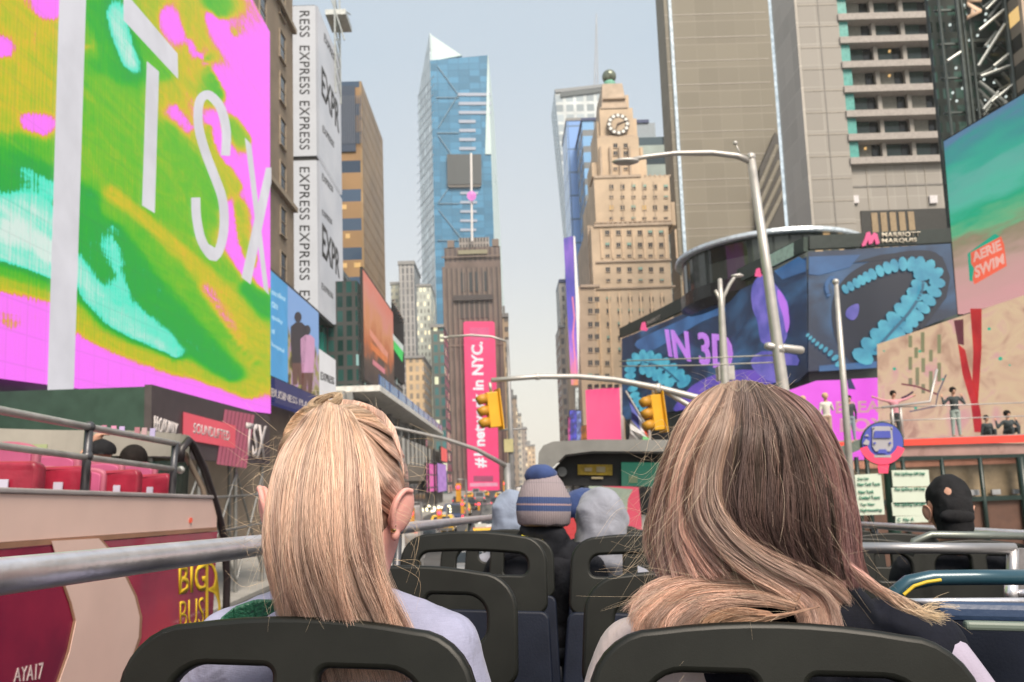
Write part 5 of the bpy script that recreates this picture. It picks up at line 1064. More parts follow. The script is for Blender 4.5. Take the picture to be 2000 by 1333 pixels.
s2 = signal('traffic_light', 'yellow traffic light hanging in front of the pink banner words', 963, 801, 19, .88)
ma = thing('signal_mast', 'pale steel mast arm curving over the street and carrying two yellow traffic lights', 'mast arm', (W(1440, 1000, 20).x, 20, 0))
tb([W(960,743,19), W(1050,736,19.3), W(1130,736,19.6), W(1200,742,19.8), W(1290,759,20), W(1360,777,20), W(1440,798,20)], [.06,.065,.07,.075,.085,.09,.1], 'arm', galv, ma)
tb([W(1296,762,20.05), W(1350,795,20.05), W(1430,850,20.05)], .07, 'brace', galv, ma)
tb([W(1285,768,19.98), W(1284,750,19.98)], .09, 'clamp', galv, ma); tb([W(1050,742,19.3), W(1050,731,19.3)], .07, 'clamp', galv, ma); tb([W(1440,790,20), Vector((W(1442,800,20).x, 20, .1))], .14, 'pole', galv, ma)
l3 = thing('street_lamp', 'distant grey lamp post with an arm reaching left across the pink banner', 'street lamp', (W(996, 1000, 32).x, 32, 0))
q = lambda x, y, Y=32: W(x, y, Y); gp = M('grey_pole', (.25,.25,.26), .5, .3)
tb([Vector((q(998, 960).x, 32, .1)), q(998, 860), q(991, 664)], [.14,.12,.06], 'pole', gp, l3)
tb([q(991, 668), q(960, 658), q(920, 655), q(868, 659)], .05, 'arm', galv, l3); tb([q(975, 840), q(1030, 838)], .04, 'crossarm', gp, l3)
G().box(q(985, 884)-Vector((0,.2,0)), q(1002, 858)).build('sign_box', M('khaki_box', (.42,.38,.2), .6), l3)
G().ball(q(868, 660), .2, 12, 8, (1,.5,.3)).build('lamp_head', galv, l3, smooth=True)
l4 = thing('mast_arm', 'grey curved mast arm sloping down across the lower pink banner', 'mast arm', (W(994, 1000, 28).x, 28, 0))
tb([W(735,828,24), W(800,842,25), W(870,858,26), W(930,878,27), W(990,911,28)], [.045,.05,.06,.075,.09], 'arm', galv, l4); tb([W(990,905,28), Vector((W(992,905,28).x, 28, .1))], .13, 'pole', gp, l4)
for k, (px_, py_, Y) in enumerate(((895,952,40), (986,945,55), (976,972,75), (981,978,80), (903,985,60), (935,985,90), (950,990,95), (963,985,110), (858,1002,42), (802,1003,30))):
    t = thing('far_signal', 'far red traffic signal, number' if 0 else ['lone red signal glowing below the blue canopy', 'red signal just right of the pink banner foot', 'upper of two close red signals far down the street', 'lower of two close red signals far down the street', 'red signal over the far taxi queue on the left', 'small red signal over the middle of the far traffic', 'red signal left of the farthest pair', 'faint red signal nearest the road end', 'orange red signal low over the side rail', 'red signal beside the ponytail woman'][k], 'traffic light', tuple(W(px_, py_, Y)), 'far red traffic signals')
    c = Vector(t.location); s_ = Y/75
    G().box(c+Vector((-.13,.02,-.75)), c+Vector((.13,.25,.2))).build('housing', yed, t); G().ball(c, .13*s_ if Y > 50 else .11, 10, 8).build('lens', E('red_lamp', (1,.05,.1), 3.0), t)
    G().tube([Vector((c.x+.4, Y+.1, .1)), Vector((c.x+.4, Y+.1, c.z+.4)), Vector((c.x, Y+.1, c.z+.4))], .05, 6).build('pole', gp, t)
# bus stop sign
bsn = thing('bus_stop_sign', 'round blue bus stop sign with red arc over pale timetables on green post', 'sign', (W(1740, 1200, 10.7).x, 10.7, 0))
q = lambda x, y, Y=10.7: W(x, y, Y)
Yb = 10.7; pb_ = Plane((0, Yb, 0), (0, -1, 0)); gpst = M('dark_green_post', (.015,.05,.035), .5)
tb([Vector((q(1745, 1000).x+.02, Yb+.1, .1)), q(1738, 920, Yb+.1), q(1732, 880, Yb+.1)], .085, 'post', gpst, bsn)
def disc(px_, py_, r_, m, off, nm, sx=1): return pb_.patch(nm, [(px_+r_*sx*cos(k*pi/18), py_+r_*sin(k*pi/18)) for k in range(36)], m, bsn, off, .012)
sbl = M('sign_blue', (.07,.09,.42), .5, var=.05); spk = M('sign_pink_red', (.85,.07,.16), .5, var=.05); sgr = M('sign_grey', (.38,.37,.4), .5, var=.05)
disc(1722, 867, 43, gpst, 0, 'rim'); disc(1723, 866, 40, sbl, .02, 'disc')
arc = [(1723+a*cos(R(t)), 862+a*sin(R(t))) for a, rng in ((46, range(18, 163, 8)), (31, range(162, 17, -8))) for t in rng]
pb_.patch('red_arc', arc, spk, bsn, .04); pb_.patch('red_stem', [(1712,898),(1737,898),(1734,925),(1716,925)], spk, bsn, .03)
for P in ([(1704,838),(1710,833),(1736,833),(1742,838),(1744,872),(1738,882),(1709,882),(1703,872)], [(1707,889),(1740,889),(1740,894),(1707,894)], [(1703,834),(1707,834),(1707,840),(1703,840)], [(1739,834),(1743,834),(1743,840),(1739,840)]): pb_.patch('bus_symbol', P, sgr, bsn, .045)
pb_.patch('symbol_window', [(1708,842),(1738,842),(1740,856),(1706,856)], sbl, bsn, .065); pb_.patch('symbol_window', [(1713,886),(1734,886),(1730,878),(1717,878)], sbl, bsn, .065)
for x in (1708, 1738): disc(x, 866, 2.2, sbl, .065, 'symbol_lamp')
for P in ([(1685,868),(1691,858),(1698,862),(1696,870)], [(1688,852),(1694,848),(1697,853)]): pb_.patch('arrow_mark', P, sgr, bsn, .045)
for i, ch_ in enumerate('BUSES'):
    a_ = R(126-i*18); cx, cy = 1723+38*cos(a_), 862+38*sin(a_); tt = Vector((sin(a_), -cos(a_)))*3.6; nn = Vector((-cos(a_), -sin(a_)))*4
    c_ = Vector((cx, cy)); pb_.word('arc_letter', ch_, [tuple(c_-tt-nn), tuple(c_+tt-nn), tuple(c_+tt+nn), tuple(c_-tt+nn)], M('soft_pink_letter', (.9,.45,.5)), bsn, offset=.01, depth=.01)
tp = M('timetable_pale', (.58,.65,.55), .6, var=.04); tg_ = M('timetable_green', (.02,.2,.13), .6)
pb_.patch('timetable', [(1668,928),(1719,925),(1727,1005),(1675,1007)], tp, bsn, .0, .02)
for y0_ in (918, 952, 981): pb_.patch('timetable', [(1740,y0_+1),(1812,y0_),(1815,y0_+(32 if y0_ < 980 else 26)),(1743,y0_+(33 if y0_ < 980 else 27))], tp, bsn, .0, .02)
pb_.patch('timetable', [(1748,1009),(1812,1007),(1813,1020),(1748,1022)], tp, bsn, 0, .02)
for i, (s_, x0, y0_, x1) in enumerate((('Gray Line', 1674, 940, 1696), ('New York Tours', 1674, 950, 1718), ('New York', 1676, 965, 1706), ('Guided Tours', 1677, 976, 1718), ('Top View', 1679, 990, 1708), ('Sightseeing', 1679, 1001, 1722))):
    pb_.word('lettering', s_, [(x0,y0_),(x1,y0_-1),(x1,y0_-8),(x0,y0_-7)], tg_, bsn, offset=.025, depth=.004)
for y0_ in (931, 961, 991): pb_.word('lettering', 'Pick Up/Drop Off Only', [(1747,y0_),(1806,y0_-1),(1806,y0_-9),(1747,y0_-8)], tg_, bsn, offset=.025, depth=.004)
pb_.word('lettering', 'C  No A', [(1752,1019),(1784,1018),(1784,1011),(1752,1012)], tg_, bsn, offset=.02, depth=.004)
# flags
def flag(lab, quad, Y, cols, mark=None):
    t = thing('flag', lab, 'flag', tuple(W(*quad[0], Y)), 'flags hanging beside the blank pink billboard'); p = Plane((0, Y, 0), (0, -1, 0)); n = len(cols)
    for i, c_ in enumerate(cols):
        a, b = i/n, (i+1)/n; L_ = lambda f, k: ((quad[0][0]*(1-f)+quad[1][0]*f)*(1-k)+(quad[3][0]*(1-f)+quad[2][0]*f)*k, (quad[0][1]*(1-f)+quad[1][1]*f)*(1-k)+(quad[3][1]*(1-f)+quad[2][1]*f)*k)
        g = G(); vs = []
        for k in range(9):
            for f in (a, b): vs.append(p(*L_(f, k/8))+Vector((0, .15*sin(k*1.3+f*4), 0)))
        vs2 = [v+Vector((0,.02,0)) for v in vs]; m = len(vs)
        g.add(vs+vs2, [(2*k, 2*k+1, 2*k+3, 2*k+2) for k in range(8)]+[(2*k+m, 2*k+2+m, 2*k+3+m, 2*k+1+m) for k in range(8)]); g.build('cloth', M('flag%s' % str(c_), c_, .8, var=.1), t)
    if mark: p.patch('mark', mark, M('flag_mark', (.15,.5,.2)), t, .3, .02)
    return t
flag('navy, white and red flag drooping left of the right traffic light', [(1229,778),(1262,838),(1268,862),(1236,832)], 40, [(.07,.08,.3), (.07,.08,.3), (.6,.6,.62), (.75,.12,.06)])
flag('pale grey flag with a green mark under the navy flag', [(1232,820),(1272,862),(1262,872),(1228,872)], 38, [(.45,.44,.45), (.4,.4,.4)], [(1256,852),(1268,856),(1264,868),(1254,865)])
fpp = thing('flagpole', 'slanted thin flagpole holding the navy, white and red flag', 'flagpole', tuple(W(1226,770,40.3))); G().tube([W(1222,764,40.3), W(1268,842,40.3)], .05, 8).build('pole', galv, fpp); G().tube([W(1268,842,40.3), Vector((W(1268,842,40.3).x,40.3,.1))], .08, 8).build('bracket', galv, fpp)
# ---- terrace with the red edge and glazed front at the right
YTE = 27.0; p27 = Plane((0, YTE, 0), (0, -1, 0))
te = thing('terrace', 'viewing terrace with a bright red edge over dark posts and glass panels on the right', 'terrace', (W(1800, 1000, YTE).x, YTE, 0))
zR = p27(1850, 852).z; xl = p27(1600, 862).x; xr_ = p27(2080, 850).x
rdb = M('red_edge_paint', (.75,.06,.04), .5, var=.08); dks = M('green_black_steel', (.01,.025,.022), .35); mesh_ = M('hazy_pink_glass', (.35,.22,.2), .3, var=.2, scale=1.5)
bx('deck', (xl, YTE, zR-.2), (xr_, YTE+7, zR-.02), M('deck_grey', (.3,.28,.27), .7), te)
p27.patch('red_edge', [(1600,866),(1690,862),(2080,847),(2080,862),(1740,872),(1600,874)], rdb, te, .02, .15)
p27.patch('pink_panel', [(1740,874),(2080,864),(2080,886),(1740,892)], mesh_, te, .0, .05)
p27.patch('top_beam', [(1700,896),(2080,884),(2080,891),(1700,903)], dks, te, .1, .1)
for px_ in (1645, 1672, 1692, 1762, 1838, 1913, 1992): tb([Vector((p27(px_, 920).x, YTE-.15, .1)), p27(px_, 893, .15)], .075 if px_ != 1992 else .14, 'post', dks, te)
grub = M('glazed_brown', (.22,.17,.11), .35, var=.5, scale=.9); brn = M('brown_base', (.10,.05,.035), .6)
bx('glass_front', (xl, YTE+.3, p27(1800, 976).z), (xr_, YTE+.35, p27(1800, 893).z-.02), grub, te)
bx('salmon_band', (xl, YTE+.2, p27(1800, 912).z), (xr_, YTE+.28, p27(1800, 897).z), M('salmon_band', (.5,.24,.17), .6), te)
for k in range(14):
    x = xl+3+k*.75; bx('inside_box', (x, YTE+.1, p27(1800, 972).z), (x+.3, YTE+.2, p27(1800, 966-(k*7) % 8).z), M('pale_grey_box', (.35,.36,.38)), te)
bx('base_wall', (xl, YTE-.05, 0), (xr_, YTE+.28, p27(1800, 979).z), brn, te); bx('base_rail', (xl, YTE-.2, p27(1800, 983).z), (xr_, YTE-.06, p27(1800, 974).z), dks, te)
p24 = Plane((0, 24, 0), (0, -1, 0)); p24.patch('sloping_beam', [(1612,884),(1700,850),(1704,866),(1612,904)], M('grey_green_beam', (.11,.14,.12), .6), te, 0, .3)
gr_ = M('pale_handrail', (.45,.43,.42), .4, .4)
for z in (1.1, .62): tb([Vector((p27(1716, 850).x, YTE+.2, zR+z)), Vector((xr_, YTE+.2, zR+z))], .02, 'handrail', gr_, te)
for px_ in (1750, 1767): tb([Vector((p27(px_, 830).x, YTE+.2, zR)), Vector((p27(px_, 830).x, YTE+.2, zR+1.15))], .05, 'rail_post', gr_, te)
tb([Vector((p27(1730, 830).x, YTE+.15, zR+1.1)), Vector((p27(1825, 830).x, YTE+.15, zR+1.25)), Vector((p27(1845, 830).x, YTE+.15, zR+2.4))], .045, 'stair_rail', gr_, te)
# ---- vehicles in the far traffic
glass = M('car_glass', (.02,.025,.03), .08); tyre = M('tyre', (.02,.02,.02), .8); rim = M('rim', (.4,.4,.42), .3, .8); tail = E('tail_lamp', (1,.04,.06), 2.2); chrome = M('bumper_grey', (.12,.12,.12), .4)
def car(lab, x, y, col, kind='car', rz=0, grp='vehicles in the far traffic'):
    L_, Wd, H = (4.6, 1.8, 1.45) if kind in ('car', 'taxi') else (5.0, 2.0, 1.9) if kind == 'suv' else (7.0, 2.3, 2.9)
    t = thing({'taxi': 'taxi', 'suv': 'large_car', 'van': 'van'}.get(kind, 'parked_car' if 0 else 'car'), lab, kind if kind != 'suv' else 'car', (x, y, .008), grp)
    Mx = Matrix.Translation(t.location) @ Matrix.Rotation(rz, 4, 'Z'); h = Wd/2; pm_ = M('paint_%s' % str(col), col, .3, var=.04, coat=.6)
    if kind == 'van': prof = [(-3.5,.35),(3.5,.35),(3.5,1.1),(3.2,1.3),(2.8,2.3),(2.5,2.9),(-3.5,2.9)]
    else: prof = [(-L_/2,.3),(L_/2,.3),(L_/2,.7),(L_/2-.2,.85),(L_/2-1.3,.95),(L_/2-2.0,H-.03),(-L_/2+1.1,H),(-L_/2+.5,.98),(-L_/2,.9)]
    g = G(); g.prism([(-h, a, b) for a, b in prof], (Wd, 0, 0))
    for i, v in enumerate(g.v):
        if v.z > 1.0: g.v[i] = Vector((v.x*(.82 if kind != 'van' else .96), v.y, v.z))
    g.w(Mx).build('body', pm_, t, bevel=.06)
    ry = -L_/2
    if kind == 'van': win = [((-h*.85,2.62,1.5),(h*.85,2.9,2.2))]
    else: G().prism([(-h*.72, ry+.62, 1.0), (h*.72, ry+.62, 1.0), (h*.66, ry+1.02, H-.12), (-h*.66, ry+1.02, H-.12)], (0, -.1, .02)).w(Mx).build('rear_window', glass, t); win = []
    for a, b in win: G().box(a, b).w(Mx).build('window', glass, t)
    for s in (-1, 1):
        if kind != 'van': G().prism([(s*h*.83, -L_/2+1.2, 1.0), (s*h*.83, L_/2-1.5, 1.0), (s*h*.8, L_/2-2.1, H-.12), (s*h*.8, -L_/2+1.3, H-.12)], (s*.06, 0, 0)).w(Mx).build('side_window', glass, t)
        G().box((s*h*.9-.12 if s > 0 else -h*.9-.05, ry-.03, .68), (s*h*.9+.05 if s > 0 else -h*.9+.12, ry+.02, .86)).w(Mx).build('tail_light', tail, t)
        for wy in (-L_*.3, L_*.31):
            o = G().lathe((s*(h-.1), wy, .33), [(.31,-.1),(.33,-.06),(.33,.08),(.3,.11)], 18, (s,0,0)).w(Mx).build('wheel', tyre, t)
            G().lathe((s*(h+.005), wy, .33), [(.2,0),(.2,.02)], 12, (s,0,0)).w(Mx).build('rim', rim, o)
    G().box((-h*.95, ry-.08, .35), (h*.95, ry-.01, .55)).w(Mx).build('bumper', chrome, t)
    if kind == 'taxi': G().box((-.3, -.3, H), (.3, -.1, H+.18)).w(Mx).build('roof_sign', E('roof_sign', (.9,.85,.7), .8), t)
    return t
ty = (.7,.42,.02); wc_ = (.65,.65,.65); bk_ = (.02,.02,.022); gy = (.2,.2,.21); bu = (.03,.05,.12)
for lab, x, y, c_, k in (('white van ahead in the left lane beyond the side rail', -5.2, 34, wc_, 'van'), ('black car behind the white van in the left lane', -5.0, 25, bk_, 'suv'), ('grey car in the middle lane seen over the side rail', -1.6, 30, gy, 'car'), ('yellow taxi further ahead in the middle lane', -1.5, 42, ty, 'taxi'),
    ('white car ahead of the first yellow taxi', -1.2, 54, wc_, 'car'), ('black car in the left lane past the white van', -5.1, 47, bk_, 'car'), ('yellow taxi in the left lane far ahead', -5.0, 60, ty, 'taxi'), ('dark blue car far ahead in the left lane', -5.0, 73, bu, 'suv'), ('black car far ahead in the middle lane', -1.4, 68, bk_, 'suv'),
    ('white car very far ahead in the middle lane', -1.5, 84, wc_, 'car'), ('yellow taxi very far ahead in the left lane', -5.2, 90, ty, 'taxi'), ('grey car in the right lane far ahead', 2.4, 62, gy, 'car'), ('black car in the right lane very far ahead', 2.3, 80, bk_, 'car'), ('white van in the right lane very far ahead', 2.3, 98, wc_, 'van'),
    ('dark car at the very end of the visible queue', -1.5, 110, bk_, 'car'), ('white car at the left kerb under the canopy', -8.2, 52, wc_, 'car'), ('dark grey car at the left kerb far along', -8.2, 64, gy, 'suv'), ('black car at the left kerb near the scaffold', -8.0, 38, bk_, 'car'),
    ('red van ahead in the right lane', 2.6, 40, (.5,.05,.06), 'van')):
    car(lab, x, y, c_, k)
for k in range(12):
    c_ = random.choice((bk_, wc_, gy, ty, bk_)); car('small vehicle in the packed queue at the far end of the street', (-5.1, -1.5, 2.3, -8.3)[k % 4], 104+k*9+random.random()*4, c_, 'taxi' if c_ is ty else random.choice(('car', 'suv')), grp='packed queue at the far end of the street')
# pink striped hoarding seen under the canopy
pk4 = thing('poster_wall', 'pink and pale green poster wall seen below the bus canopy', 'sign', (W(1220, 1000, 22).x, 22, 0))
p22 = Plane((0, 22, 0), (0, -1, 0)); p22.patch('panel', [(1160,945),(1246,952),(1254,1045),(1160,1045)], E('coral_poster', srgb(245,85,110), .85), pk4, 0, .1); p22.patch('print', [(1150,948),(1236,956),(1226,975),(1222,1045),(1150,1045)], M('poster_sage', (.35,.42,.35)), pk4, .12, .03)
G().box(W(1160,1045,22.3)-Vector((0,0,3)), W(1250,1000,22.5)).build('base', dks, pk4)
# dazzle of shop lights above the far pavement
for k in range(22):
    x, y = (820+random.random()*60, 988+random.random()*12); t = thing('shop_light', 'pale round shop light in the glittering row under the far left shopfronts', 'light', tuple(W(x, y, 70)), 'glittering shop lights'); G().ball(W(x, y, 70), .09, 8, 6).build('bulb', E('warm_bulb', (1,.9,.6), 2.5), t); G().tube([W(x, y, 70.1), W(x, y, 70.1)+Vector((0,.0,.5))], .02, 5).build('cord', gp, t)
# ================================================================ people
def SKIN(name, col, rough=.5): 
    if name in MC: return MC[name]
    m = M(name, col, rough, var=.08, scale=9, bump=.05, bscale=120); b = m.node_tree.nodes['Principled BSDF']
    b.inputs['Subsurface Weight'].default_value = .12; b.inputs['Subsurface Radius'].default_value = (.012, .005, .003); b.inputs['Subsurface Scale'].default_value = 1; return m
def CLOTH(name, col, var=.12, weave=500, rough=.85, bump=.35):
    if name in MC: return MC[name]
    t = NT(name); g = t.n('TexCoord'); no = t.n('TexNoise'); no.inputs['Scale'].default_value = 14; no.inputs['Detail'].default_value = 8; t.l(g.outputs['Object'], no.inputs['Vector'])
    mp = t.n('Mapping'); mp.inputs['Scale'].default_value = (weave, weave, weave*.12); t.l(g.outputs['Object'], mp.inputs[0]); n2 = t.n('TexNoise'); n2.inputs['Scale'].default_value = 1; t.l(mp.outputs[0], n2.inputs['Vector'])
    mp3 = t.n('Mapping'); mp3.inputs['Scale'].default_value = (weave*.1, weave*.1, weave); t.l(g.outputs['Object'], mp3.inputs[0]); n3 = t.n('TexNoise'); n3.inputs['Scale'].default_value = 1; t.l(mp3.outputs[0], n3.inputs['Vector'])
    wv = t.math('ADD', n2.outputs[0], n3.outputs[0])
    f = t.math('ADD', t.math('MULTIPLY', no.outputs[0], .6), t.math('MULTIPLY', wv, .22))
    t.l(t.ramp(f, [(.35, vary(col, 1-var)), (.5, col), (.66, vary(col, 1+var))]), t.b.inputs['Base Color']); t.b.inputs['Roughness'].default_value = rough
    nb_ = t.n('TexNoise'); nb_.inputs['Scale'].default_value = 9; nb_.inputs['Detail'].default_value = 3; nb_.inputs['Distortion'].default_value = 1.2; t.l(g.outputs['Object'], nb_.inputs['Vector'])
    hh = t.math('ADD', nb_.outputs[0], t.math('MULTIPLY', wv, .03))
    bp = t.n('Bump'); bp.inputs['Strength'].default_value = bump; bp.inputs['Distance'].default_value = .03; t.l(hh, bp.inputs['Height']); t.l(bp.outputs[0], t.b.inputs['Normal'])
    t.b.inputs['Sheen Weight'].default_value = .15 if max(col) > .1 else 0; t.b.inputs['Specular IOR Level'].default_value = .25
    MC[name] = t.m; return t.m
def blob(name, g, voxel, mat, parent, mx, smooth=4, cut=None):
    """one continuous surface from overlapping tapered limbs"""
    me = g.me(name); o = bpy.data.objects.new(name, me); C.objects.link(o)
    r = o.modifiers.new('r', 'REMESH'); r.mode = 'VOXEL'; r.voxel_size = voxel
    s = o.modifiers.new('s', 'SMOOTH'); s.factor = .5; s.iterations = smooth
    bpy.context.view_layer.update(); me2 = evalmesh(o); bpy.data.objects.remove(o)
    if cut:
        bm = bmesh.new(); bm.from_mesh(me2)
        for co, no in cut: bmesh.ops.bisect_plane(bm, geom=bm.verts[:]+bm.edges[:]+bm.faces[:], plane_co=co, plane_no=no, clear_outer=True)
        bm.to_mesh(me2); bm.free()
    me2.transform(mx); return link(name, me2, mat, parent, smooth=True)
def hand(g, wr, d, side, s=1.0, up=Vector((0, 0, 1))):
    """palm, four bent fingers of different lengths and a thumb"""
    d = d.normalized(); lat = d.cross(up).normalized()*side; nrm = lat.cross(d).normalized()*side
    pc = wr+d*.045*s; g.ball(pc, .045*s, 10, 8, (1, 1, 1)) if 0 else g.cap(wr, .024*s, wr+d*.07*s, .036*s, 10)
    for k, (off, ln) in enumerate(((-.030,.062),(-.010,.074),(.010,.068),(.029,.052))):
        a = wr+d*.085*s+lat*off*s; b = a+(d*.9-nrm*.35).normalized()*ln*.55*s; c = b+(d*.5-nrm*.85).normalized()*ln*.5*s
        g.cap(a, .0105*s, b, .009*s, 8); g.cap(b, .009*s, c, .0078*s, 8)
    a = wr+d*.03*s-lat*.03*s; b = a+(d*.6-lat*.7).normalized()*.035*s; g.cap(a, .013*s, b, .011*s, 8); g.cap(b, .011*s, b+(d*.9-lat*.2-nrm*.3).normalized()*.028*s, .009*s, 8)
def headshape(g, c, s=1.0, neck=None, nr=.052, tilt=None, face=Vector((0, 1, 0))):
    f = face.normalized(); r_ = f.cross(Vector((0, 0, 1))).normalized(); rot = Matrix((r_, f, Vector((0, 0, 1)))).transposed(); T = lambda x, y, z: c+rot @ Vector((x*s, y*s, z*s))
    g.ball(T(0,-.005,.025), .1*s, 24, 16, (.80,.97,.95), rot); g.ball(T(0,.03,-.035), .078*s, 20, 12, (.80,.86,1.05), rot)
    g.cap(T(0,.055,-.085), .024*s, T(0,.072,-.092), .018*s, 10)                       # chin
    g.cap(T(0,.098,.005), .009*s, T(0,.118,-.03), .013*s, 8)                           # nose
    for q in (-1, 1):
        g.cap(T(q*.028,.092,.02), .012*s, T(q*.05,.085,.022), .01*s, 8); g.cap(T(q*.02,.094,-.058), .006*s, T(0,.1,-.056), .007*s, 8)
        g.ball(T(q*.079,.0,-.005), .032*s, 12, 10, (.28,.62,1.0), rot @ Matrix.Rotation(q*.35, 3, 'Z')); g.ball(T(q*.077,.006,-.03), .012*s, 8, 6)
    if neck is not None: g.cap(T(0,-.02,-.06), nr*s, neck, nr*1.12*s, 18)
def sitter(name, lab, mx, hc, sh, width, skin, top, trousers, hands=True, hs=1.0, jaw=0, voxel=.009, grp=None, toprest=None, lean=0, neckc=None, hairm=None, armout=None):
    """seated figure: hc head centre, sh shoulder-line centre, local bus coordinates"""
    t = thing(name, lab, 'person', (0, 0, 0), grp, mw=mx @ Matrix.Translation(hc-Vector((0, 0, .7))))
    g = G(); w_ = width/2; hip = Vector((sh.x, sh.y+.10, -.6)); neck = sh+Vector((0, 0, .03))
    headshape(g, hc, hs, neck)
    if jaw:
        for q in (-1, 1): g.cap(hc+Vector((q*.055,.0,-.05)), .040, hc+Vector((q*.042,.0,-.115)), .034, 14); g.cap(hc+Vector((q*.04,0,-.12)), .035, neck+Vector((q*.03,0,0)), .05, 14)
    def torso(g, k):
        g.cap(sh+Vector((-w_*.55,0,-.045)), .062+k, sh+Vector((w_*.55,0,-.045)), .062+k, 16)
        for s in (-1, 1):
            g.cap(sh+Vector((s*w_*.45,.01,-.10)), .085+k, hip+Vector((s*.07,0,.12)), .095+k, 16)
            g.cap(sh+Vector((s*.03,0,.01)), .035+k, sh+Vector((s*w_*.72,0,-.04)), .045+k, 12)
            g.cap(sh+Vector((s*w_*.8,0,-.06)), .058+k, sh+Vector((s*(w_+.03),.02,-.30)), .045+k, 14)
            g.cap(sh+Vector((s*(w_+.03),.02,-.30)), .044+k, sh+Vector((s*w_*.75,.24,-.40)), .034+k, 12)
        g.ball(hip+Vector((0,.02,.03)), .15+k, 16, 10, (1.1,.85,.8))
    def legs(g, k):
        g.ball(hip+Vector((0,.02,0)), .145+k, 16, 10, (1.15,.9,.7))
        for s in (-1, 1):
            kn = hip+Vector((s*.11,.33,.02)); g.cap(hip+Vector((s*.08,.02,-.01)), .082+k, kn, .055+k, 14); g.cap(kn, .053+k, kn+Vector((0,.05,-.42)), .036+k, 12); g.cap(kn+Vector((0,.04,-.45)), .035+k, kn+Vector((0,.17,-.475)), .03+k, 10)
    torso(g, -.006); legs(g, -.006)
    for s in (-1, 1):
        wr = sh+Vector((s*w_*.75,.25,-.405)); hand(g, wr, Vector((-s*.5,.8,-.1)), s)
    blob('body', g, voxel, skin, t, mx)
    g = G(); torso(g, .008); blob('top', g, voxel, top, t, mx)
    g = G(); legs(g, .006); blob('trousers', g, voxel*1.3, trousers, t, mx)
    return t
sk1 = SKIN('skin_pink', (.72,.36,.32)); sk2 = SKIN('skin_warm', (.5,.27,.19)); den = CLOTH('dark_trousers', (.04,.045,.06)); 
# ---------------------------------------------------------------- hair built from separate strands
def HAIR(name, rough=.42):
    t = NT(name); a = t.n('Attribute', attribute_name='tint'); h = t.n('HairInfo')
    k = t.ramp(h.outputs['Random'], [(0, (.62,.60,.58)), (.5, (1,1,1)), (1, (1.38,1.4,1.42))])
    t.l(t.mix(1.0, a.outputs['Color'], k, 'MULTIPLY'), t.b.inputs['Base Color']); t.b.inputs['Roughness'].default_value = rough
    t.b.inputs['Specular IOR Level'].default_value = .45; t.b.inputs['Sheen Weight'].default_value = .1
    t.b.inputs['Transmission Weight'].default_value = 0; return t.m
hairmat = HAIR('hair_strands')
def make_strands(name, strands, parent, mx, mat=hairmat, pw=1.0):
    """strands: list of (points, radius, colour at root, colour at tip)"""
    hc = bpy.data.hair_curves.new(name); hc.add_curves([len(s[0]) for s in strands])
    P = []; Rr = []; Cc = []; inv = full(parent).inverted() @ mx
    for pts, r, c0, c1 in strands:
        n = len(pts)
        for i, p in enumerate(pts):
            f = i/(n-1); q = inv @ p; P += [q.x, q.y, q.z]; Rr.append(r*(1-.55*f*f)); f = f**pw; Cc += [c0[0]*(1-f)+c1[0]*f, c0[1]*(1-f)+c1[1]*f, c0[2]*(1-f)+c1[2]*f, 1]
    hc.attributes['position'].data.foreach_set('vector', P)
    ra = hc.attributes.get('radius') or hc.attributes.new('radius', 'FLOAT', 'POINT'); ra.data.foreach_set('value', Rr)
    ca = hc.attributes.new('tint', 'FLOAT_COLOR', 'POINT'); ca.data.foreach_set('color', Cc)
    hc.materials.append(mat); o = bpy.data.objects.new(name, hc); C.objects.link(o); o.parent = parent; return o
def resample(pts, n):
    P = smoothpoly(pts, 8, False); d = [0]
    for i in range(1, len(P)): d.append(d[-1]+(P[i]-P[i-1]).length)
    out = []; j = 0
    for k in range(n):
        t = d[-1]*k/(n-1)
        while j < len(P)-2 and d[j+1] < t: j += 1
        f = (t-d[j])/max(1e-9, d[j+1]-d[j]); out.append(P[j]*(1-f)+P[j+1]*f)
    return out
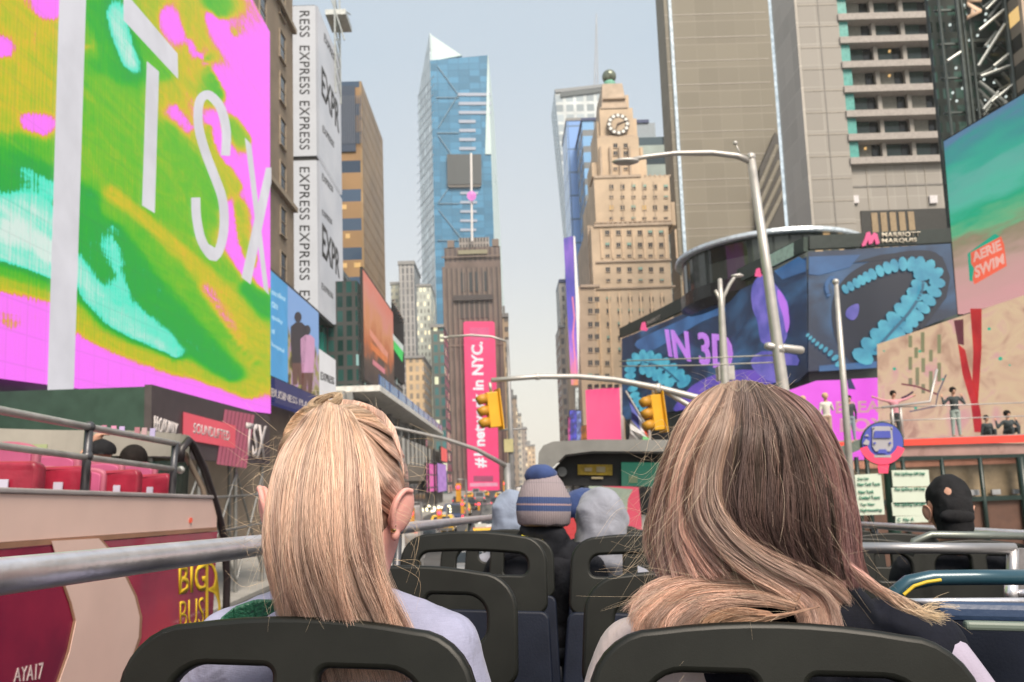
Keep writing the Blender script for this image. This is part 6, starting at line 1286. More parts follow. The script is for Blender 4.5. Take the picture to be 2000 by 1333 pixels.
def sheet(guides, count, n=22, thick=.012, r=.00024, c0=(.3,.2,.12), c1=(.5,.36,.24), wav=.0035, clump=26, jit=.004, cvar=.22, lo=1.0, fly=.0, near=Vector((0, -1, 0)), bright=None):
    """fills the surface spanned by guide curves with strands that gather in locks"""
    Gd = [resample(g, n) for g in guides]; m = len(Gd); out = []
    CL = []
    for k in range(clump):
        CL.append((random.random()*(m-1), random.random(), random.random()*10, 1+random.uniform(-cvar, cvar), random.uniform(-.05, .05)))
    for s in range(count):
        cu, cd, ph, cb, ch = random.choice(CL); u = min(m-1.001, max(0, cu+random.gauss(0, .42*(m-1)/clump*2.2))); i = int(u); f = u-i
        uc = min(m-1.001, max(0, cu)); ic = int(uc); fc = uc-ic
        dep = (cd*.65+random.random()*.35)*thick; fl = 1 if random.random() > fly else random.uniform(3, 9)
        s1, s2 = random.random()*20, random.random()*20; end = random.uniform(lo, 1.0); pts = []
        for k in range(n):
            t = k/(n-1)*end; x = t*(n-1); a = int(min(n-2, x)); b = x-a
            p = (Gd[i][a]*(1-b)+Gd[i][a+1]*b)*(1-f)+(Gd[i+1][a]*(1-b)+Gd[i+1][a+1]*b)*f
            pc = (Gd[ic][a]*(1-b)+Gd[ic][a+1]*b)*(1-fc)+(Gd[ic+1][a]*(1-b)+Gd[ic+1][a+1]*b)*fc
            w_ = .42*min(1, t*1.4); p = p*(1-w_)+pc*w_
            p = p+near*dep*min(1, .25+t*3)
            a1 = Vector((noise.noise(Vector((s1, t*2.2, 0))), noise.noise(Vector((s1, t*2.2, 5)))*.6, noise.noise(Vector((s1, t*2.2, 9)))))
            a2 = Vector((noise.noise(Vector((ph, t*3.0, 2))), noise.noise(Vector((ph, t*3.0, 7)))*.8, 0))
            p = p+a1*jit*fl*(.3+t)+a2*wav*(.3+t); pts.append(p)
        k_ = cb*random.uniform(.85, 1.15); hue = ch
        cc = lambda c: (c[0]*k_*(1+hue), c[1]*k_, c[2]*k_*(1-hue))
        out.append((pts, r*random.uniform(.75, 1.25), cc(c0), cc(c1)))
    return out
def flyaways(base, count, n=16, r=.00012, col=(.62,.5,.36), spread=.05, lens=(.05,.16)):
    out = []
    for s in range(count):
        pts = random.choice(base)[0]; k = random.randrange(len(pts)//5, len(pts)-2); p = pts[k].copy(); d = (pts[k+1]-pts[k]).normalized()
        side = Vector((random.uniform(-1, 1), random.uniform(-.5, .2), random.uniform(-.5, .9))).normalized(); d = (d*.9+side*spread*12).normalized()
        ln = random.uniform(*lens); q = [p.copy()]; cv = Vector((random.uniform(-1,1), random.uniform(-.4,.4), random.uniform(-1,.6)))*.10
        for i in range(n-1): d = (d+cv*random.uniform(.4, 1.4)*.6+Vector((0,0,-.02))).normalized(); p = p+d*ln/n; q.append(p.copy())
        out.append((q, r, col, col))
    return out
# ---------------------------------------------------------------- woman with the blonde ponytail
h1 = Bl(664, 982, 1.17); s1c = Vector((h1.x-.0, 1.19, -.165))
linen = CLOTH('lilac_linen', (.29,.30,.43), var=.16, weave=700, bump=.5)
w1 = sitter('person', 'woman in a lilac blue linen shirt with a long blonde ponytail, seen from behind', BM, h1, s1c, .40, sk1, linen, den, voxel=.006, hs=1.13, jaw=1)

def onhead(hc, px, py, rx=.095, ry=.116, rz=.127, add=.005):
    """point on the near side of a head-shaped ellipsoid seen under a photo pixel"""
    d = (BM.to_3x3().transposed() @ (RW @ cdir(px, py))); c = hc+Vector((0, 0, .02)); S = Vector((1/(rx+add), 1/(ry+add), 1/(rz+add)))
    D = Vector((d.x*S.x, d.y*S.y, d.z*S.z)); O = Vector((-c.x*S.x, -c.y*S.y, -c.z*S.z)); A = D.dot(D); B = 2*O.dot(D); Cc = O.dot(O)-1; disc_ = B*B-4*A*Cc
    if disc_ < 0: t = -B/(2*A)
    else: t = (-B-math.sqrt(disc_))/(2*A)
    return d*t
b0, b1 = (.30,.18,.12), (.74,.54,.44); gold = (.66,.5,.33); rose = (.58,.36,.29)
tie = onhead(h1, 650, 812)+Vector((0,-.012,.0))
rowsy = [812, 850, 905, 985, 1070, 1150, 1225, 1330]
Lx = [616, 578, 548, 531, 527, 537, 552, 575]; Rx = [680, 708, 727, 738, 748, 768, 802, 838]; dep = [1.055, 1.03, 1.0, .985, .99, 1.015, 1.05, 1.075]
pg = []
for k in range(9):
    f = k/8; edge_ = 1-abs(2*f-1)
    P = [tie+Vector(((f-.5)*.05, .01-.006*edge_, .004*edge_))]
    P.append(Bl(612+(684-612)*f, 806-16*edge_, 1.05-.01*edge_))
    for i in range(1, 8): P.append(Bl(Lx[i]+(Rx[i]-Lx[i])*f+9*sin(k*2.1+i*1.3)*(i/7), rowsy[i], dep[i]+.028*(1-edge_)**1.5))
    pg.append(P)
tail_core = G()
for li, off_ in ((0, .012), (1, .05)): pass
nn = 8; vs = []; NQ = 16
for i in range(nn):
    for j in range(NQ):
        a = 2*pi*j/NQ; f = .5+.46*cos(a); y = dep[i]+.02+.022*sin(a)+.012*abs(cos(a)); vs.append(Bl(Lx[i]+(Rx[i]-Lx[i])*f, rowsy[i], y))
tail_core.add(vs, [(i*NQ+j, i*NQ+(j+1) % NQ, (i+1)*NQ+(j+1) % NQ, (i+1)*NQ+j) for i in range(nn-1) for j in range(NQ)]+[tuple(range(NQ)), tuple(range((nn-1)*NQ, nn*NQ))])
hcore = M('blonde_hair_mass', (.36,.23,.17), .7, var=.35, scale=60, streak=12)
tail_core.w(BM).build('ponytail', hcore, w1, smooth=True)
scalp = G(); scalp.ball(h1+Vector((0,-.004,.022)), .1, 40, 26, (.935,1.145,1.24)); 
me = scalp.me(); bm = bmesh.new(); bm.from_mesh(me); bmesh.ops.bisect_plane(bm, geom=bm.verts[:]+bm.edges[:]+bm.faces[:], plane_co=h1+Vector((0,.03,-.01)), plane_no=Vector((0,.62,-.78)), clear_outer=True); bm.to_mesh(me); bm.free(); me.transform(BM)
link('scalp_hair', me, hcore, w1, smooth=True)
ST = []
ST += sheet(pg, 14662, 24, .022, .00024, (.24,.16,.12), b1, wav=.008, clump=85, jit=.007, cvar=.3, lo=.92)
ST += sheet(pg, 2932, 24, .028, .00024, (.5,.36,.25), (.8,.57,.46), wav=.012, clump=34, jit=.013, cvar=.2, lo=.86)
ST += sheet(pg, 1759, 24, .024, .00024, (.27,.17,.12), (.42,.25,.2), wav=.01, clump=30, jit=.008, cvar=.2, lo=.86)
def edge_(x, y):
    E_ = onhead(h1, x, y); c = h1+Vector((0, 0, .02)); d = Vector(((E_.x-c.x)/.1, 0, (E_.z-c.z)/.132)); d = d/max(.001, d.length)
    return c+Vector((d.x*.098, .045, d.z*.129)), c+Vector((d.x*.101, 0, d.z*.133))
def sweep(L, end):
    out = []
    for x0, y0, mx_, my_ in L: a_, b_ = edge_(x0, y0); out.append([a_, b_, onhead(h1, x0*.6+mx_*.4, y0*.62+my_*.38-4), onhead(h1, mx_, my_), onhead(h1, end, 815), tie])
    return out
side = sweep(((668,780,665,795),(700,783,690,795),(735,793,712,800),(766,815,728,806),(788,845,738,820),(800,880,745,838),(806,915,748,862),(803,945,752,890),(790,968,752,915),(768,985,742,930),(748,995,725,930),(735,1010,712,920)), 680)
ST += sheet(side, 10925, 20, .006, .00024, (.5,.29,.25), (.58,.41,.31), wav=.002, clump=60, jit=.0022, cvar=.3)
side = sweep(((660,780,660,792),(625,782,635,790),(590,795,605,802),(565,820,588,815),(548,850,575,830),(535,890,570,850),(530,930,565,880),(528,975,565,920)), 630)
ST += sheet(side, 5175, 20, .006, .00024, (.5,.32,.23), (.62,.46,.32), wav=.002, clump=36, jit=.0022)
top_ = []
for k in range(7):
    xo = (k-3)*.023; q_ = math.sqrt(1-(xo/.1)**2); c = h1+Vector((0, 0, .02)); top_.append([c+Vector((xo, .121*sin(R(f_))*q_, .134*cos(R(f_))*q_)) for f_ in (60, 30, 5, -18)]+[tie])
ST += sheet(top_, 4830, 18, .005, .00024, (.5,.33,.24), (.6,.44,.32), wav=.002, clump=30, jit=.003)
bun = []
for k in range(9):
    a = k*2*pi/9; c_ = Bl(640, 792, 1.07); bun.append([c_+Vector((.022*cos(a+j*.9), .012*sin(a+j*.9)-.008, .004+.012*sin(j*1.1+a))) for j in range(5)])
ST += sheet(bun, 1530, 16, .006, .00024, (.40,.27,.18), (.55,.4,.26), wav=.004, clump=14, jit=.006)
ST += flyaways(ST[:12000], 150, lens=(.03, .11)); ST += flyaways(ST[17000:], 330, lens=(.015,.05))
for k in range(46):                                    # loose hairs blowing to the left of the head
    y0 = random.uniform(840, 1130); p0 = Bl(540+random.uniform(-6, 10), y0, 1.03); e_ = Bl(540-random.uniform(20, 110), y0+random.uniform(-60, 110), 1.05+random.uniform(-.05,.05)); m_ = (p0+e_)/2+Vector((random.uniform(-.02,.01),0,random.uniform(-.03,.02)))
    ST.append((resample([p0, m_, e_], 12), .00014, gold, gold))
for k in range(20):
    y0 = random.uniform(820, 1180); x0 = 800 if y0 < 960 else 770; p0 = Bl(x0, y0, 1.08); e_ = Bl(x0+random.uniform(10, 50), y0+random.uniform(20, 110), 1.08); ST.append((resample([p0, (p0+e_)/2+Vector((.02,0,.01)), e_], 10), .00014, gold, gold))
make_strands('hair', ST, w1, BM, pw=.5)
gm_ = M('gold_earring', (.8,.55,.25), .2, 1.0)
e1 = Bl(768, 1035, 1.115); G().ball(e1, .0045, 10, 8).w(BM).build('earring', gm_, w1); G().ball(e1+Vector((.002,-.002,.006)), .003, 8, 6).w(BM).build('earring', gm_, w1)
c_ = Bl(791, 968, 1.125); G().tube([c_+Vector((.006*cos(t*.7), .002*t*.3, .007*sin(t*.7))) for t in range(9)], .0011, 8).w(BM).build('ear_ring', gm_, w1)
e2 = Bl(527, 1032, 1.12); G().ball(e2, .004, 8, 6).w(BM).build('earring', gm_, w1)
def ear(hc, side_, c, mat, par, s=1.0):
    rt_ = Matrix.Rotation(side_*R(14), 3, 'Y') @ Matrix.Rotation(side_*R(-38), 3, 'Z'); T = lambda x, y, z: c+rt_ @ Vector((side_*x, y, z))*s
    g = G(); g.ball(c+rt_ @ Vector((0,0,.004)), .033*s, 20, 14, (.28,.62,1.02), rt_)
    g.tube([T(*p) for p in smoothpoly([(.004,.006,.034),(.007,-.010,.033),(.009,-.020,.018),(.008,-.020,0),(.005,-.012,-.018),(.002,-.003,-.03)], 4, False)], .0042*s, 10)
    g.ball(T(.001,-.001,-.030), .0098*s, 12, 8, (.7,.9,1.1)); g.cap(T(-.012,.006,.012), .014*s, T(-.014,.006,-.012), .013*s)
    return blob('ear', g, .0016, mat, par, BM, 3)
def ear_old(hc, side_, c, mat, par, s=1.0):
    g = G(); pts = [Vector((side_*.004, 0, -.026)), Vector((side_*.010, -.006, -.008)), Vector((side_*.020, -.012, .016)), Vector((side_*.018, -.006, .031)), Vector((side_*.006, .008, .034))]
    g.tube([c+p*s for p in smoothpoly(pts, 4, False)], [.0055*s]*17, 10); g.ball(c+Vector((side_*.008,.004,.006))*s, .021*s, 14, 10, (.35,.6,1.25)); g.ball(c+Vector((side_*.004,-.002,-.026))*s, .0085*s, 10, 8)
    return blob('ear', g, .0018, mat, par, BM, 3)
ear(h1, 1, Bl(783, 1003, 1.125), sk1, w1, 1.02); ear(h1, -1, Bl(523, 1003, 1.125), sk1, w1, 1.12)
lth = M('green_leather', (.02,.11,.065), .35, bump=.4, bscale=160, coat=.2)
g = G(); A_ = [Bl(428, 1212, 1.11), Bl(455, 1190, 1.115), Bl(495, 1176, 1.12), Bl(540, 1176, 1.14)]
for a, b in zip(A_[:-1], A_[1:]): g.prism([a, b, b+Vector((0,.01,-.028)), a+Vector((0,.01,-.028))], (0, .006, .004))
g.w(BM).build('shoulder_strap', lth, w1, bevel=.002)
# ---------------------------------------------------------------- woman with long loose hair
h2 = Bl(1465, 945, 1.17); s2c = Vector((.292, 1.19, -.165))
cream = CLOTH('pale_pink_jersey', (.58,.49,.49), var=.06, weave=900, bump=.3); blackc = CLOTH('black_navy_knit', (.004,.005,.011), var=.5, weave=600, bump=.3)
w2 = sitter('person', 'woman with long loose brown to blonde hair, black vest over pale top', BM, h2, s2c, .50, sk1, cream, den, voxel=.007)
g = G(); k = .022
g.cap(s2c+Vector((-.11,-.01,.0)), .06, s2c+Vector((.06,-.01,.0)), .075, 16); g.cap(s2c+Vector((-.09,0,-.02)), .06, s2c+Vector((.19,.0,-.04)), .07, 16); g.cap(s2c+Vector((.16,0,-.04)), .08, s2c+Vector((.285,.01,-.17)), .06, 14); g.cap(s2c+Vector((.285,.01,-.17)), .058, s2c+Vector((.29,.02,-.34)), .05, 14)
g.cap(s2c+Vector((-.07,.01,-.08)), .1, Vector((s2c.x-.03, s2c.y+.06, -.5)), .12, 16); g.cap(s2c+Vector((.12,.01,-.1)), .115, Vector((s2c.x+.09, s2c.y+.06, -.5)), .125, 16); g.cap(s2c+Vector((.0,-.01,.02)), .055, s2c+Vector((0,0,-.1)), .1, 16)
blob('vest', g, .007, blackc, w2, BM)
g = G()                                               # pale outer sleeve seen past the vest on the right
sl = [Bl(1785, 1196, 1.15), Bl(1830, 1240, 1.14), Bl(1878, 1300, 1.13), Bl(1930, 1372, 1.13)]
g.tube(smoothpoly([p+Vector((.0,.03,-.012)) for p in sl], 5, False), [.012+.026*min(1, i/8) for i in range(16)], 14); g.w(BM).build('sleeve', CLOTH('lilac_sleeve', (.36,.32,.42), var=.08, weave=800), w2, smooth=True)
def vol2(px, py, off=0):                               # near surface of the whole hair volume
    f = max(-1, min(1, (px-1465)/215)); y = 1.185-.15*math.sqrt(max(0, 1-f*f)); top = max(0, (900-py)/155); y += .11*(1-math.sqrt(max(0, 1-min(1, top)**2)))
    y += .03*min(1, max(0, (py-1020)/140)); return Bl(px, py, y+off)
crown = (1440, 754)
def G2(pts, off=0): return [vol2(x, y, off) for x, y in pts]
LS = [(760,1425,1470),(772,1390,1505),(800,1352,1545),(835,1326,1580),(870,1306,1606),(904,1292,1626),(960,1275,1650),(1014,1268,1660),(1065,1268,1668),(1125,1285,1676),(1150,1330,1660)]
vs = []; NQ = 20
for i, (py, xl2, xr2) in enumerate(LS):
    for j in range(NQ):
        a = 2*pi*j/NQ; f = .5+.49*cos(a); x = xl2+(xr2-xl2)*f; base_ = vol2(x, py, .018)
        if sin(a) > 0: base_ = base_+Vector((0, (.17*sin(a)) if py < 1000 else .05*sin(a), 0))
        vs.append(base_)
g = G(); n_ = len(LS); g.add(vs, [(i*NQ+j, i*NQ+(j+1) % NQ, (i+1)*NQ+(j+1) % NQ, (i+1)*NQ+j) for i in range(n_-1) for j in range(NQ)]+[tuple(range(NQ)), tuple(range((n_-1)*NQ, n_*NQ))])
g.w(BM).build('hair_mass', M('brown_hair_mass', (.085,.05,.035), .7, var=.35, scale=50, streak=12), w2, smooth=True)
brn0, brn1 = (.15,.10,.068), (.50,.34,.25); dk0, dk1 = (.10,.062,.045), (.05,.03,.025); ro1 = (.42,.25,.23)
S2 = []
# dark middle
mid = [G2([(1436,747),(1420,830),(1395,930),(1400,1010),(1470,1075)]), G2([(1448,745),(1445,830),(1430,930),(1440,1020),(1500,1090)]), G2([(1460,745),(1475,830),(1475,930),(1480,1020),(1530,1100)]), G2([(1472,747),(1505,830),(1518,930),(1522,1030),(1560,1110)]), G2([(1482,750),(1530,830),(1556,930),(1565,1030),(1590,1120)]), G2([(1492,754),(1550,830),(1590,920),(1604,1030),(1620,1125)]), G2([(1498,757),(1566,830),(1612,920),(1630,1030),(1640,1130)])]
S2 += sheet(mid, 13684, 22, .012, .00024, (.115,.075,.055), (.03,.018,.015), wav=.006, clump=80, jit=.005, cvar=.34)
S2 += sheet(mid, 1759, 22, .02, .00024, (.22,.15,.12), (.11,.06,.055), wav=.009, clump=60, jit=.012, cvar=.4)
# right curtain
rt = [G2([(1484,751),(1536,825),(1572,900),(1592,1000),(1600,1080),(1598,1140)], .002), G2([(1494,755),(1556,820),(1598,900),(1622,1000),(1628,1080),(1622,1150)]), G2([(1504,752),(1540,774),(1578,815),(1618,900),(1640,1000),(1648,1080),(1650,1152)]), G2([(1512,755),(1554,776),(1588,808),(1632,895),(1655,1000),(1664,1080),(1672,1150)]), G2([(1518,758),(1562,778),(1598,812),(1642,900),(1664,1000),(1676,1080),(1695,1150)], .01)]
S2 += sheet(rt, 9775, 24, .014, .00024, (.14,.085,.07), (.40,.22,.21), wav=.006, clump=60, jit=.006, cvar=.4, lo=.85)
# left curtain
lf = [G2([(1392,760),(1356,782),(1328,820),(1300,890),(1272,990),(1266,1070),(1290,1130)], .012), G2([(1400,756),(1370,780),(1345,818),(1316,890),(1290,990),(1284,1070),(1300,1135)]), G2([(1410,752),(1386,778),(1364,816),(1332,890),(1310,980),(1306,1060),(1330,1140)]), G2([(1417,753),(1382,815),(1348,890),(1328,980),(1330,1050),(1370,1130)]), G2([(1426,749),(1398,820),(1368,900),(1350,980),(1360,1050),(1420,1130)])]
S2 += sheet(lf, 1724, 24, .021, .00024, (.14,.085,.06), (.32,.18,.14), wav=.01, clump=26, jit=.008, cvar=.3, lo=.8)
S2 += sheet(lf, 14075, 24, .018, .00024, (.34,.235,.175), (.76,.5,.42), wav=.009, clump=80, jit=.007, cvar=.3, lo=.8)
# big lock sweeping from the crown down to the lower right
sw = [G2([(1420,751),(1385,830),(1348,920),(1345,1000),(1385,1065),(1450,1120),(1520,1165),(1555,1200),(1560,1245)], -.004), G2([(1427,748),(1398,830),(1366,920),(1364,1000),(1402,1058),(1465,1105),(1540,1145),(1582,1180),(1592,1240)], -.006), G2([(1434,746),(1412,830),(1386,920),(1386,990),(1422,1045),(1484,1090),(1556,1125),(1608,1155),(1632,1205),(1638,1245)], -.005), G2([(1442,745),(1426,830),(1404,920),(1406,980),(1440,1035),(1502,1078),(1572,1108),(1630,1142),(1668,1190),(1680,1235)], -.003)]
S2 += sheet(sw, 10948, 28, .014, .00024, (.26,.17,.13), (.62,.41,.34), wav=.007, clump=60, jit=.006, cvar=.3, lo=.72)
S2 += sheet(sw, 1368, 28, .02, .00024, (.3,.2,.15), (.74,.53,.44), wav=.009, clump=24, jit=.01, cvar=.2)
# curls lying over the left shoulder
def Lc(pts, y0=1.1, y1=1.08): n = len(pts); return [Bl(x, y, y0+(y1-y0)*i/(n-1)) for i, (x, y) in enumerate(pts)]
lw = [Lc([(1560,1150),(1480,1128),(1400,1122),(1330,1128),(1270,1148),(1222,1190)], 1.07, 1.1), Lc([(1560,1162),(1480,1140),(1400,1138),(1330,1145),(1282,1170),(1248,1215),(1245,1255)], 1.06, 1.09), Lc([(1555,1172),(1480,1152),(1400,1150),(1345,1162),(1305,1190),(1285,1225),(1290,1262)], 1.055, 1.08), Lc([(1550,1182),(1470,1164),(1400,1168),(1355,1182),(1328,1205),(1316,1235),(1322,1268)], 1.05, 1.075), Lc([(1548,1192),(1470,1180),(1405,1184),(1370,1198),(1352,1220),(1345,1245),(1352,1268)], 1.05, 1.07)]
S2 += sheet(lw, 8993, 26, .012, .00024, (.32,.19,.13), (.74,.5,.4), wav=.012, clump=48, jit=.009, cvar=.3, lo=.75)
lw2 = [Lc([(1500,1195),(1430,1188),(1385,1205),(1370,1235)], 1.045, 1.05), Lc([(1520,1205),(1450,1205),(1410,1215),(1395,1240)], 1.045, 1.05), Lc([(1600,1185),(1520,1205),(1450,1222),(1420,1240)], 1.05, 1.05)]
S2 += sheet(lw2, 1530, 18, .008, .00024, (.26,.14,.09), (.45,.28,.18), wav=.005, clump=16, jit=.004)
tipw = [Lc([(1640,1080),(1690,1130),(1745,1165),(1800,1195),(1845,1200)], 1.12, 1.08), Lc([(1645,1100),(1690,1142),(1745,1175),(1790,1200),(1820,1215)], 1.12, 1.08)]
S2 += sheet(tipw, 130, 20, .006, .00032, (.42,.2,.2), (.7,.55,.36), wav=.008, clump=8, jit=.012)
for k in range(20): a_ = random.uniform(-.5, .35); p0 = Bl(1800+random.uniform(-12,12), 1196+random.uniform(-6,6), 1.085); e_ = Bl(1800+random.uniform(20, 78)*1, 1196-random.uniform(0, 44)*(.6-a_), 1.08); S2.append((resample([p0, (p0+e_)/2+Vector((0,0,.004)), e_], 8), .00024, (.6,.45,.3), (.75,.6,.4)))
S2 += flyaways(S2[12000:], 380, lens=(.03,.13)); S2 += flyaways(S2[:9000], 160, lens=(.02,.07), col=(.5,.36,.28))
for k in range(44):                                    # loose hairs on the windy left side
    y0 = random.uniform(820, 1180); x0 = 1316-(y0-835)*.25 if y0 < 1000 else 1272; p0 = vol2(x0, y0); e_ = Bl(x0-random.uniform(15, 110), y0+random.uniform(-40, 90), 1.1+random.uniform(-.06,.04)); m_ = (p0+e_)/2+Vector((random.uniform(-.01,.01),0,random.choice((-1,1))*random.uniform(.012,.035)))
    S2.append((resample([p0, m_, e_], 14), .00014, (.55,.42,.3), (.6,.47,.33)))
for k in range(40):
    x0 = random.uniform(1360, 1540); p0 = vol2(x0, 765); e_ = Bl(x0+random.uniform(-45,45), 765-random.uniform(5, 45)+abs(x0-1440)*.1, 1.12); S2.append((resample([p0, (p0+e_)/2+Vector((random.uniform(-.015,.015),0,.006)), e_], 10), .00014, (.5,.4,.3), (.5,.4,.3)))
make_strands('hair', S2, w2, BM)
# ---------------------------------------------------------------- passengers further forward
def knit(name, stops, sc=1.0):
    t = NT(name); g = t.n('TexCoord'); s = t.n('SeparateXYZ'); t.l(g.outputs['Object'], s.inputs[0]); 
    x = t.n('MapRange'); t.l(s.outputs[2], x.inputs[0]); x.inputs[1].default_value = .62; x.inputs[2].default_value = .86
    t.l(t.ramp(x.outputs[0], stops, 'CONSTANT'), t.b.inputs['Base Color']); t.b.inputs['Roughness'].default_value = .95
    wv = t.n('TexWave'); wv.bands_direction = 'X'; wv.inputs['Scale'].default_value = 42; t.l(g.outputs['Object'], wv.inputs['Vector']); bp = t.n('Bump'); bp.inputs['Strength'].default_value = .6; bp.inputs['Distance'].default_value = .006; t.l(wv.outputs['Fac'], bp.inputs['Height']); t.l(bp.outputs[0], t.b.inputs['Normal']); return t.m
blkj = CLOTH('black_fleece', (.012,.013,.018), var=.4); greyj = CLOTH('grey_marl', (.25,.26,.31), var=.12); navyk = CLOTH('navy_knit', (.035,.06,.17), var=.25)
def passenger(lab, px_, py_, y, wid, top, shz=-.18): 
    hc = Bl(px_, py_, y); return sitter('person', lab, BM, hc, Vector((hc.x+.01, hc.y+.0, hc.z+shz)), wid, sk2, top, den, voxel=.012), hc
m1, c1_ = passenger('man in a striped grey and navy bobble beanie and black fleece jacket', 1062, 995, 3.42, .50, blkj, -.20)
n_, g_b = (.05,.08,.20), (.30,.25,.27); pb2 = (.36,.25,.27)
kn = knit('striped_knit', [(0, g_b), (.30, n_), (.40, pb2), (.43, n_), (.55, g_b), (.80, (.26,.22,.24)), (.82, g_b)])
g = G(); prof = [(.102,-.055),(.113,-.045),(.119,.0),(.12,.04),(.112,.075),(.098,.105),(.08,.135),(.06,.16),(.035,.18),(.01,.19)]
g.lathe(c1_+Vector((0,-.01,-.015)), prof, 32).w(BM).build('beanie', kn, m1, smooth=True)
G().ball(c1_+Vector((-.012,-.02,.150)), .066, 20, 12, (1.05,1,.66)).w(BM).build('bobble', navyk, m1, smooth=True)
G().tube([c1_+Vector((-.09,-.06,-.12)), c1_+Vector((-.05,-.085,-.135)), c1_+Vector((0,-.09,-.14))], .012, 8).w(BM).build('yellow_collar_trim', M('yellow_cloth', (.75,.6,.02), .8), m1)
g = G(); g.cap(c1_+Vector((-.06,-.035,-.095)), .045, c1_+Vector((.06,-.035,-.11)), .045); g.cap(c1_+Vector((-.05,-.0,-.14)), .07, c1_+Vector((.05,.0,-.15)), .07); g.cap(c1_+Vector((-.16,.0,-.2)), .06, c1_+Vector((.16,.0,-.2)), .06); blob('collar', g, .01, blkj, m1, BM)
def hood(t, c, mat, s=1.0):
    g = G(); g.ball(c+Vector((0,-.01,.02)), .125*s, 20, 14, (.9,1,1.08)); g.cap(c+Vector((0,-.03,-.04)), .105*s, c+Vector((0,-.02,-.15)), .12*s, 16); return blob('hood', g, .012, mat, t, BM)
m2, c2_ = passenger('person in a pale grey hood leaning beside the man in the bobble beanie', 1174, 1022, 3.55, .40, greyj, -.2); hood(m2, c2_, greyj, 1.03)
m3, c3_ = passenger('person in a pale grey hood mostly hidden left of the bobble beanie', 1000, 1012, 4.3, .40, greyj, -.2); hood(m3, c3_, CLOTH('blue_grey_marl', (.22,.26,.35), var=.1), .98)
m4, c4_ = passenger('person in a navy knitted hat between the bobble beanie and the grey hood', 1142, 998, 4.6, .42, blkj, -.2)
g = G(); g.lathe(c4_+Vector((0,-.01,-.02)), [(.11,-.02),(.12,.03),(.115,.09),(.085,.13),(.02,.15)], 24).w(BM).build('knitted_hat', navyk, m4, smooth=True)
m5, c5_ = passenger('man in a black baseball cap and black jacket alone in the right seats', 1853, 988, 3.42, .46, blkj, -.21)
capm = CLOTH('black_cap', (.012,.012,.014), var=.4)
g = G(); g.ball(c5_+Vector((0,-.0,.03)), .098, 24, 14, (.84,1.02,1.02)); g.cap(c5_+Vector((-.012,-.028,-.03)), .066, c5_+Vector((.012,-.028,-.03)), .066); g.cap(c5_+Vector((0,-.042,-.0)), .072, c5_+Vector((0,-.045,-.11)), .064); blob('cap', g, .008, capm, m5, BM, cut=[(c5_+Vector((0,0,-.125)), Vector((0,0,-1)))])
g = G(); g.ball(c5_+Vector((-.012,-.09,-.045)), .068, 24, 12, (1.0,.42,.5), Matrix.Rotation(R(20), 3, 'X')); blob('cap_brim', g, .007, capm, m5, BM)
ear(c5_, 1, c5_+Vector((.088,.0,-.035)), sk2, m5, 1.0); ear(c5_, -1, c5_+Vector((-.088,.0,-.035)), sk2, m5, 1.0); ear(c1_, 1, c1_+Vector((.088,.0,-.05)), sk2, m1, 1.0)
# two people riding on the red bus
def rider(lab, px_, py_, y, top, skin):
    hc = loc_(B2, px_, py_, y); return sitter('person', lab, B2, hc, Vector((hc.x, hc.y, hc.z-.2)), .42, skin, top, den, voxel=.012), hc
dkh = CLOTH('black_hair_mass', (.012,.009,.008), var=.5, weave=300)
r1, d1 = rider('man with a backwards black cap raising one arm on the red bus', 196, 892, 6.0, blkj, sk2)
g = G(); g.ball(d1+Vector((.01,-.0,.04)), .105, 20, 12, (.95,1.05,.9)); g.cap(d1+Vector((-.06,-.09,.0)), .014, d1+Vector((.06,-.09,.0)), .014); blob('cap', g, .009, capm, r1, B2, cut=[(d1+Vector((0,0,.02)), Vector((0,.1,-1)))])
g = G(); sh_ = d1+Vector((-.2,0,-.22)); el = loc_(B2, 150, 912, 5.9); wr_ = loc_(B2, 178, 868, 6.0); g.cap(sh_, .05, el, .042); g.cap(el, .042, wr_, .03); hand(g, wr_, Vector((.5,.1,.6)), 1); blob('raised_arm', g, .009, sk2, r1, B2)
r2_, d2 = rider('person with short black hair beside the capped man on the red bus', 262, 902, 6.15, blkj, sk2)
g = G(); g.ball(d2+Vector((0,-.012,.025)), .112, 20, 12, (.93,1,1.02)); g.cap(d2+Vector((0,-.04,-.03)), .075, d2+Vector((0,-.04,-.06)), .06); me = blob('hair', g, .009, dkh, r2_, B2)
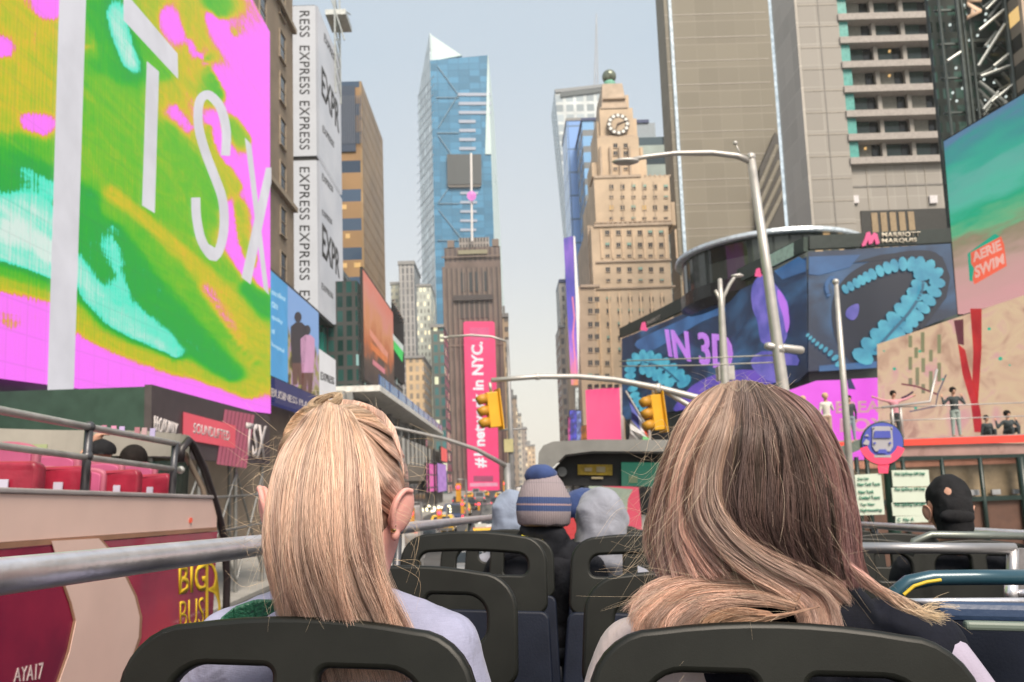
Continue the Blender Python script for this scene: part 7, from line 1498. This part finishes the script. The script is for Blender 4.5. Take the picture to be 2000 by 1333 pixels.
# ---------------------------------------------------------------- people standing on the terrace
def stander(lab, px_, top, bottom, hair, pose=0, skin=sk2, h=1.72, dy=1.2, longhair=False, sit=False, py_=None):
    b = W(px_, 855, YTE+dy); base_ = Vector((b.x, YTE+dy, zR-.02)); s = h/1.75; Mx = Matrix.Translation(base_) @ Matrix.Scale(s, 4)
    t = thing('person', lab, 'person', tuple(base_)); V3 = Vector
    hc = V3((0,0,1.63)) if not sit else V3((0,0,.72)); shl = hc+V3((0,0,-.22)); hip = V3((0,0,.92)) if not sit else V3((0,.05,.12))
    def arms(g, k):
        for q in (-1, 1):
            a = shl+V3((q*.17,0,-.03))
            if pose == 1: e_ = a+V3((q*.27,0,.06)); w_ = e_+V3((q*.24,0,.10))
            elif pose == 2 and q > 0: e_ = a+V3((.12,.1,-.22)); w_ = e_+V3((-.08,.12,.22))
            elif pose == 3: e_ = a+V3((q*.2,0,-.2)); w_ = e_+V3((-q*.02,.1,.24))
            else: e_ = a+V3((q*.06,0,-.28)); w_ = e_+V3((q*.01,.05,-.25))
            g.cap(a, .048+k, e_, .038+k); g.cap(e_, .038+k, w_, .028+k)
            if k < 0: hand(g, w_, (w_-e_), q, 1.0, V3((0,1,.01)))
    def tor(g, k):
        g.cap(shl+V3((-.13,0,-.05)), .075+k, shl+V3((.13,0,-.05)), .075+k); g.cap(shl+V3((0,0,-.12)), .13+k, hip+V3((0,0,.1)), .115+k); g.ball(hip, .15+k, 16, 10, (1.05,.8,.7))
    def lg(g, k):
        for q in (-1, 1):
            if sit: kn_ = hip+V3((q*.1,-.38,.1)); ft = kn_+V3((0,-.02,-.2))
            else: kn_ = V3((q*.1,.01,.48)); ft = V3((q*.12,.02,.07))
            g.cap(hip+V3((q*.08,0,-.02)), .088+k, kn_, .06+k); g.cap(kn_, .058+k, ft, .036+k)
            if k < 0: g.cap(ft+V3((0,0,-.02)), .038, ft+V3((0,-.15,-.03)), .03)
    g = G(); headshape(g, hc, 1.0, shl, face=V3((0,-1,0))); arms(g, -.006); tor(g, -.01); lg(g, -.006); blob('body', g, .02, skin, t, Mx, 2)
    g = G(); tor(g, .012); 
    if pose != 4: arms(g, .006)
    blob('top', g, .022, top, t, Mx, 2)
    g = G(); lg(g, .01); g.ball(hip, .155, 16, 10, (1.08,.85,.7)); blob('trousers', g, .022, bottom, t, Mx, 2)
    g = G(); g.ball(hc+V3((0,.015,.04)), .115, 16, 10)
    if longhair: g.cap(hc+V3((0,.04,0)), .1, hc+V3((0,.06,-.25)), .09)
    blob('hair', g, .018, hair, t, Mx, 2)
blh = CLOTH('blonde_short', (.5,.36,.2)); whc = CLOTH('white_shirt', (.6,.57,.53)); tan_ = CLOTH('tan_trousers', (.4,.28,.22)); jean = CLOTH('pale_jeans', (.22,.27,.33)); grs = CLOTH('grey_green_skirt', (.28,.34,.32)); pkt = CLOTH('pink_shirt', (.55,.25,.3)); dgt = CLOTH('dark_grey_top', (.05,.06,.065))
stander('person in a cream top with long pale hair, leftmost on the red edged terrace', 1574, whc, tan_, blh, 0, longhair=True)
stander('blonde person in a white shirt and tan trousers on the terrace before the magenta screen', 1618, whc, tan_, blh, 2, h=1.8)
stander('person in a dark grey top and pale jeans beside the white flagpole', 1664, dgt, jean, dkh, 0, h=1.68)
stander('person in a pink shirt with both arms spread wide on the terrace', 1752, pkt, dgt, dkh, 1, h=1.8)
stander('person in a black top and grey green skirt with lifted hands on the terrace', 1870, dgt, grs, dkh, 3, h=1.85)
stander('crouching dark figure on the terrace right of the green skirt', 1930, dgt, dgt, dkh, 0, sit=True, h=1.6)
stander('dark seated figure at the far right end of the terrace', 1972, dgt, dgt, dkh, 3, sit=True, h=1.9)

def crumple(o, amp, sc):
    me = o.data; n = len(me.vertices); co = np.empty(n*3); me.vertices.foreach_get('co', co); no = np.array([v.vector[:] for v in me.vertex_normals]) if hasattr(me, 'vertex_normals') else np.zeros((n, 3)); co = co.reshape(-1, 3)
    for i in range(n):
        p = Vector(co[i]); d = noise.noise_vector(p*sc); f_ = abs(noise.noise(p*sc*.6+Vector((3, 1, 7)))); co[i] += np.array(d[:])*amp+no[i]*amp*1.2*(.5-f_)
    me.vertices.foreach_set('co', co.ravel()); me.update()
for o in list(C.objects):
    if o.name.split('.')[0] == 'hood': crumple(o, .013, 16)
    elif o.name.split('.')[0] in ('cap', 'cap_brim', 'collar'): crumple(o, .005, 24)
    elif o.name.split('.')[0] in ('beanie', 'bobble', 'knitted_hat'): crumple(o, .006, 22)
    elif o.name.split('.')[0] in ('top', 'vest') and o.parent in (w1, w2, m1, m2, m5): crumple(o, .006, 11)
# ================================================================ air
hz = G().box((-70, -12, -1), (70, 740, 285)).build('haze', None); hz['kind'] = 'stuff'
hm = bpy.data.materials.new('air'); hm.use_nodes = True; n_ = hm.node_tree; n_.nodes.clear(); o_ = n_.nodes.new('ShaderNodeOutputMaterial'); v_ = n_.nodes.new('ShaderNodeVolumePrincipled')
v_.inputs['Color'].default_value = (.92,.92,.9,1); v_.inputs['Density'].default_value = .00024; v_.inputs['Anisotropy'].default_value = .2; n_.links.new(v_.outputs[0], o_.inputs['Volume']); hz.data.materials.append(hm)
SC.cycles.volume_bounces = 1
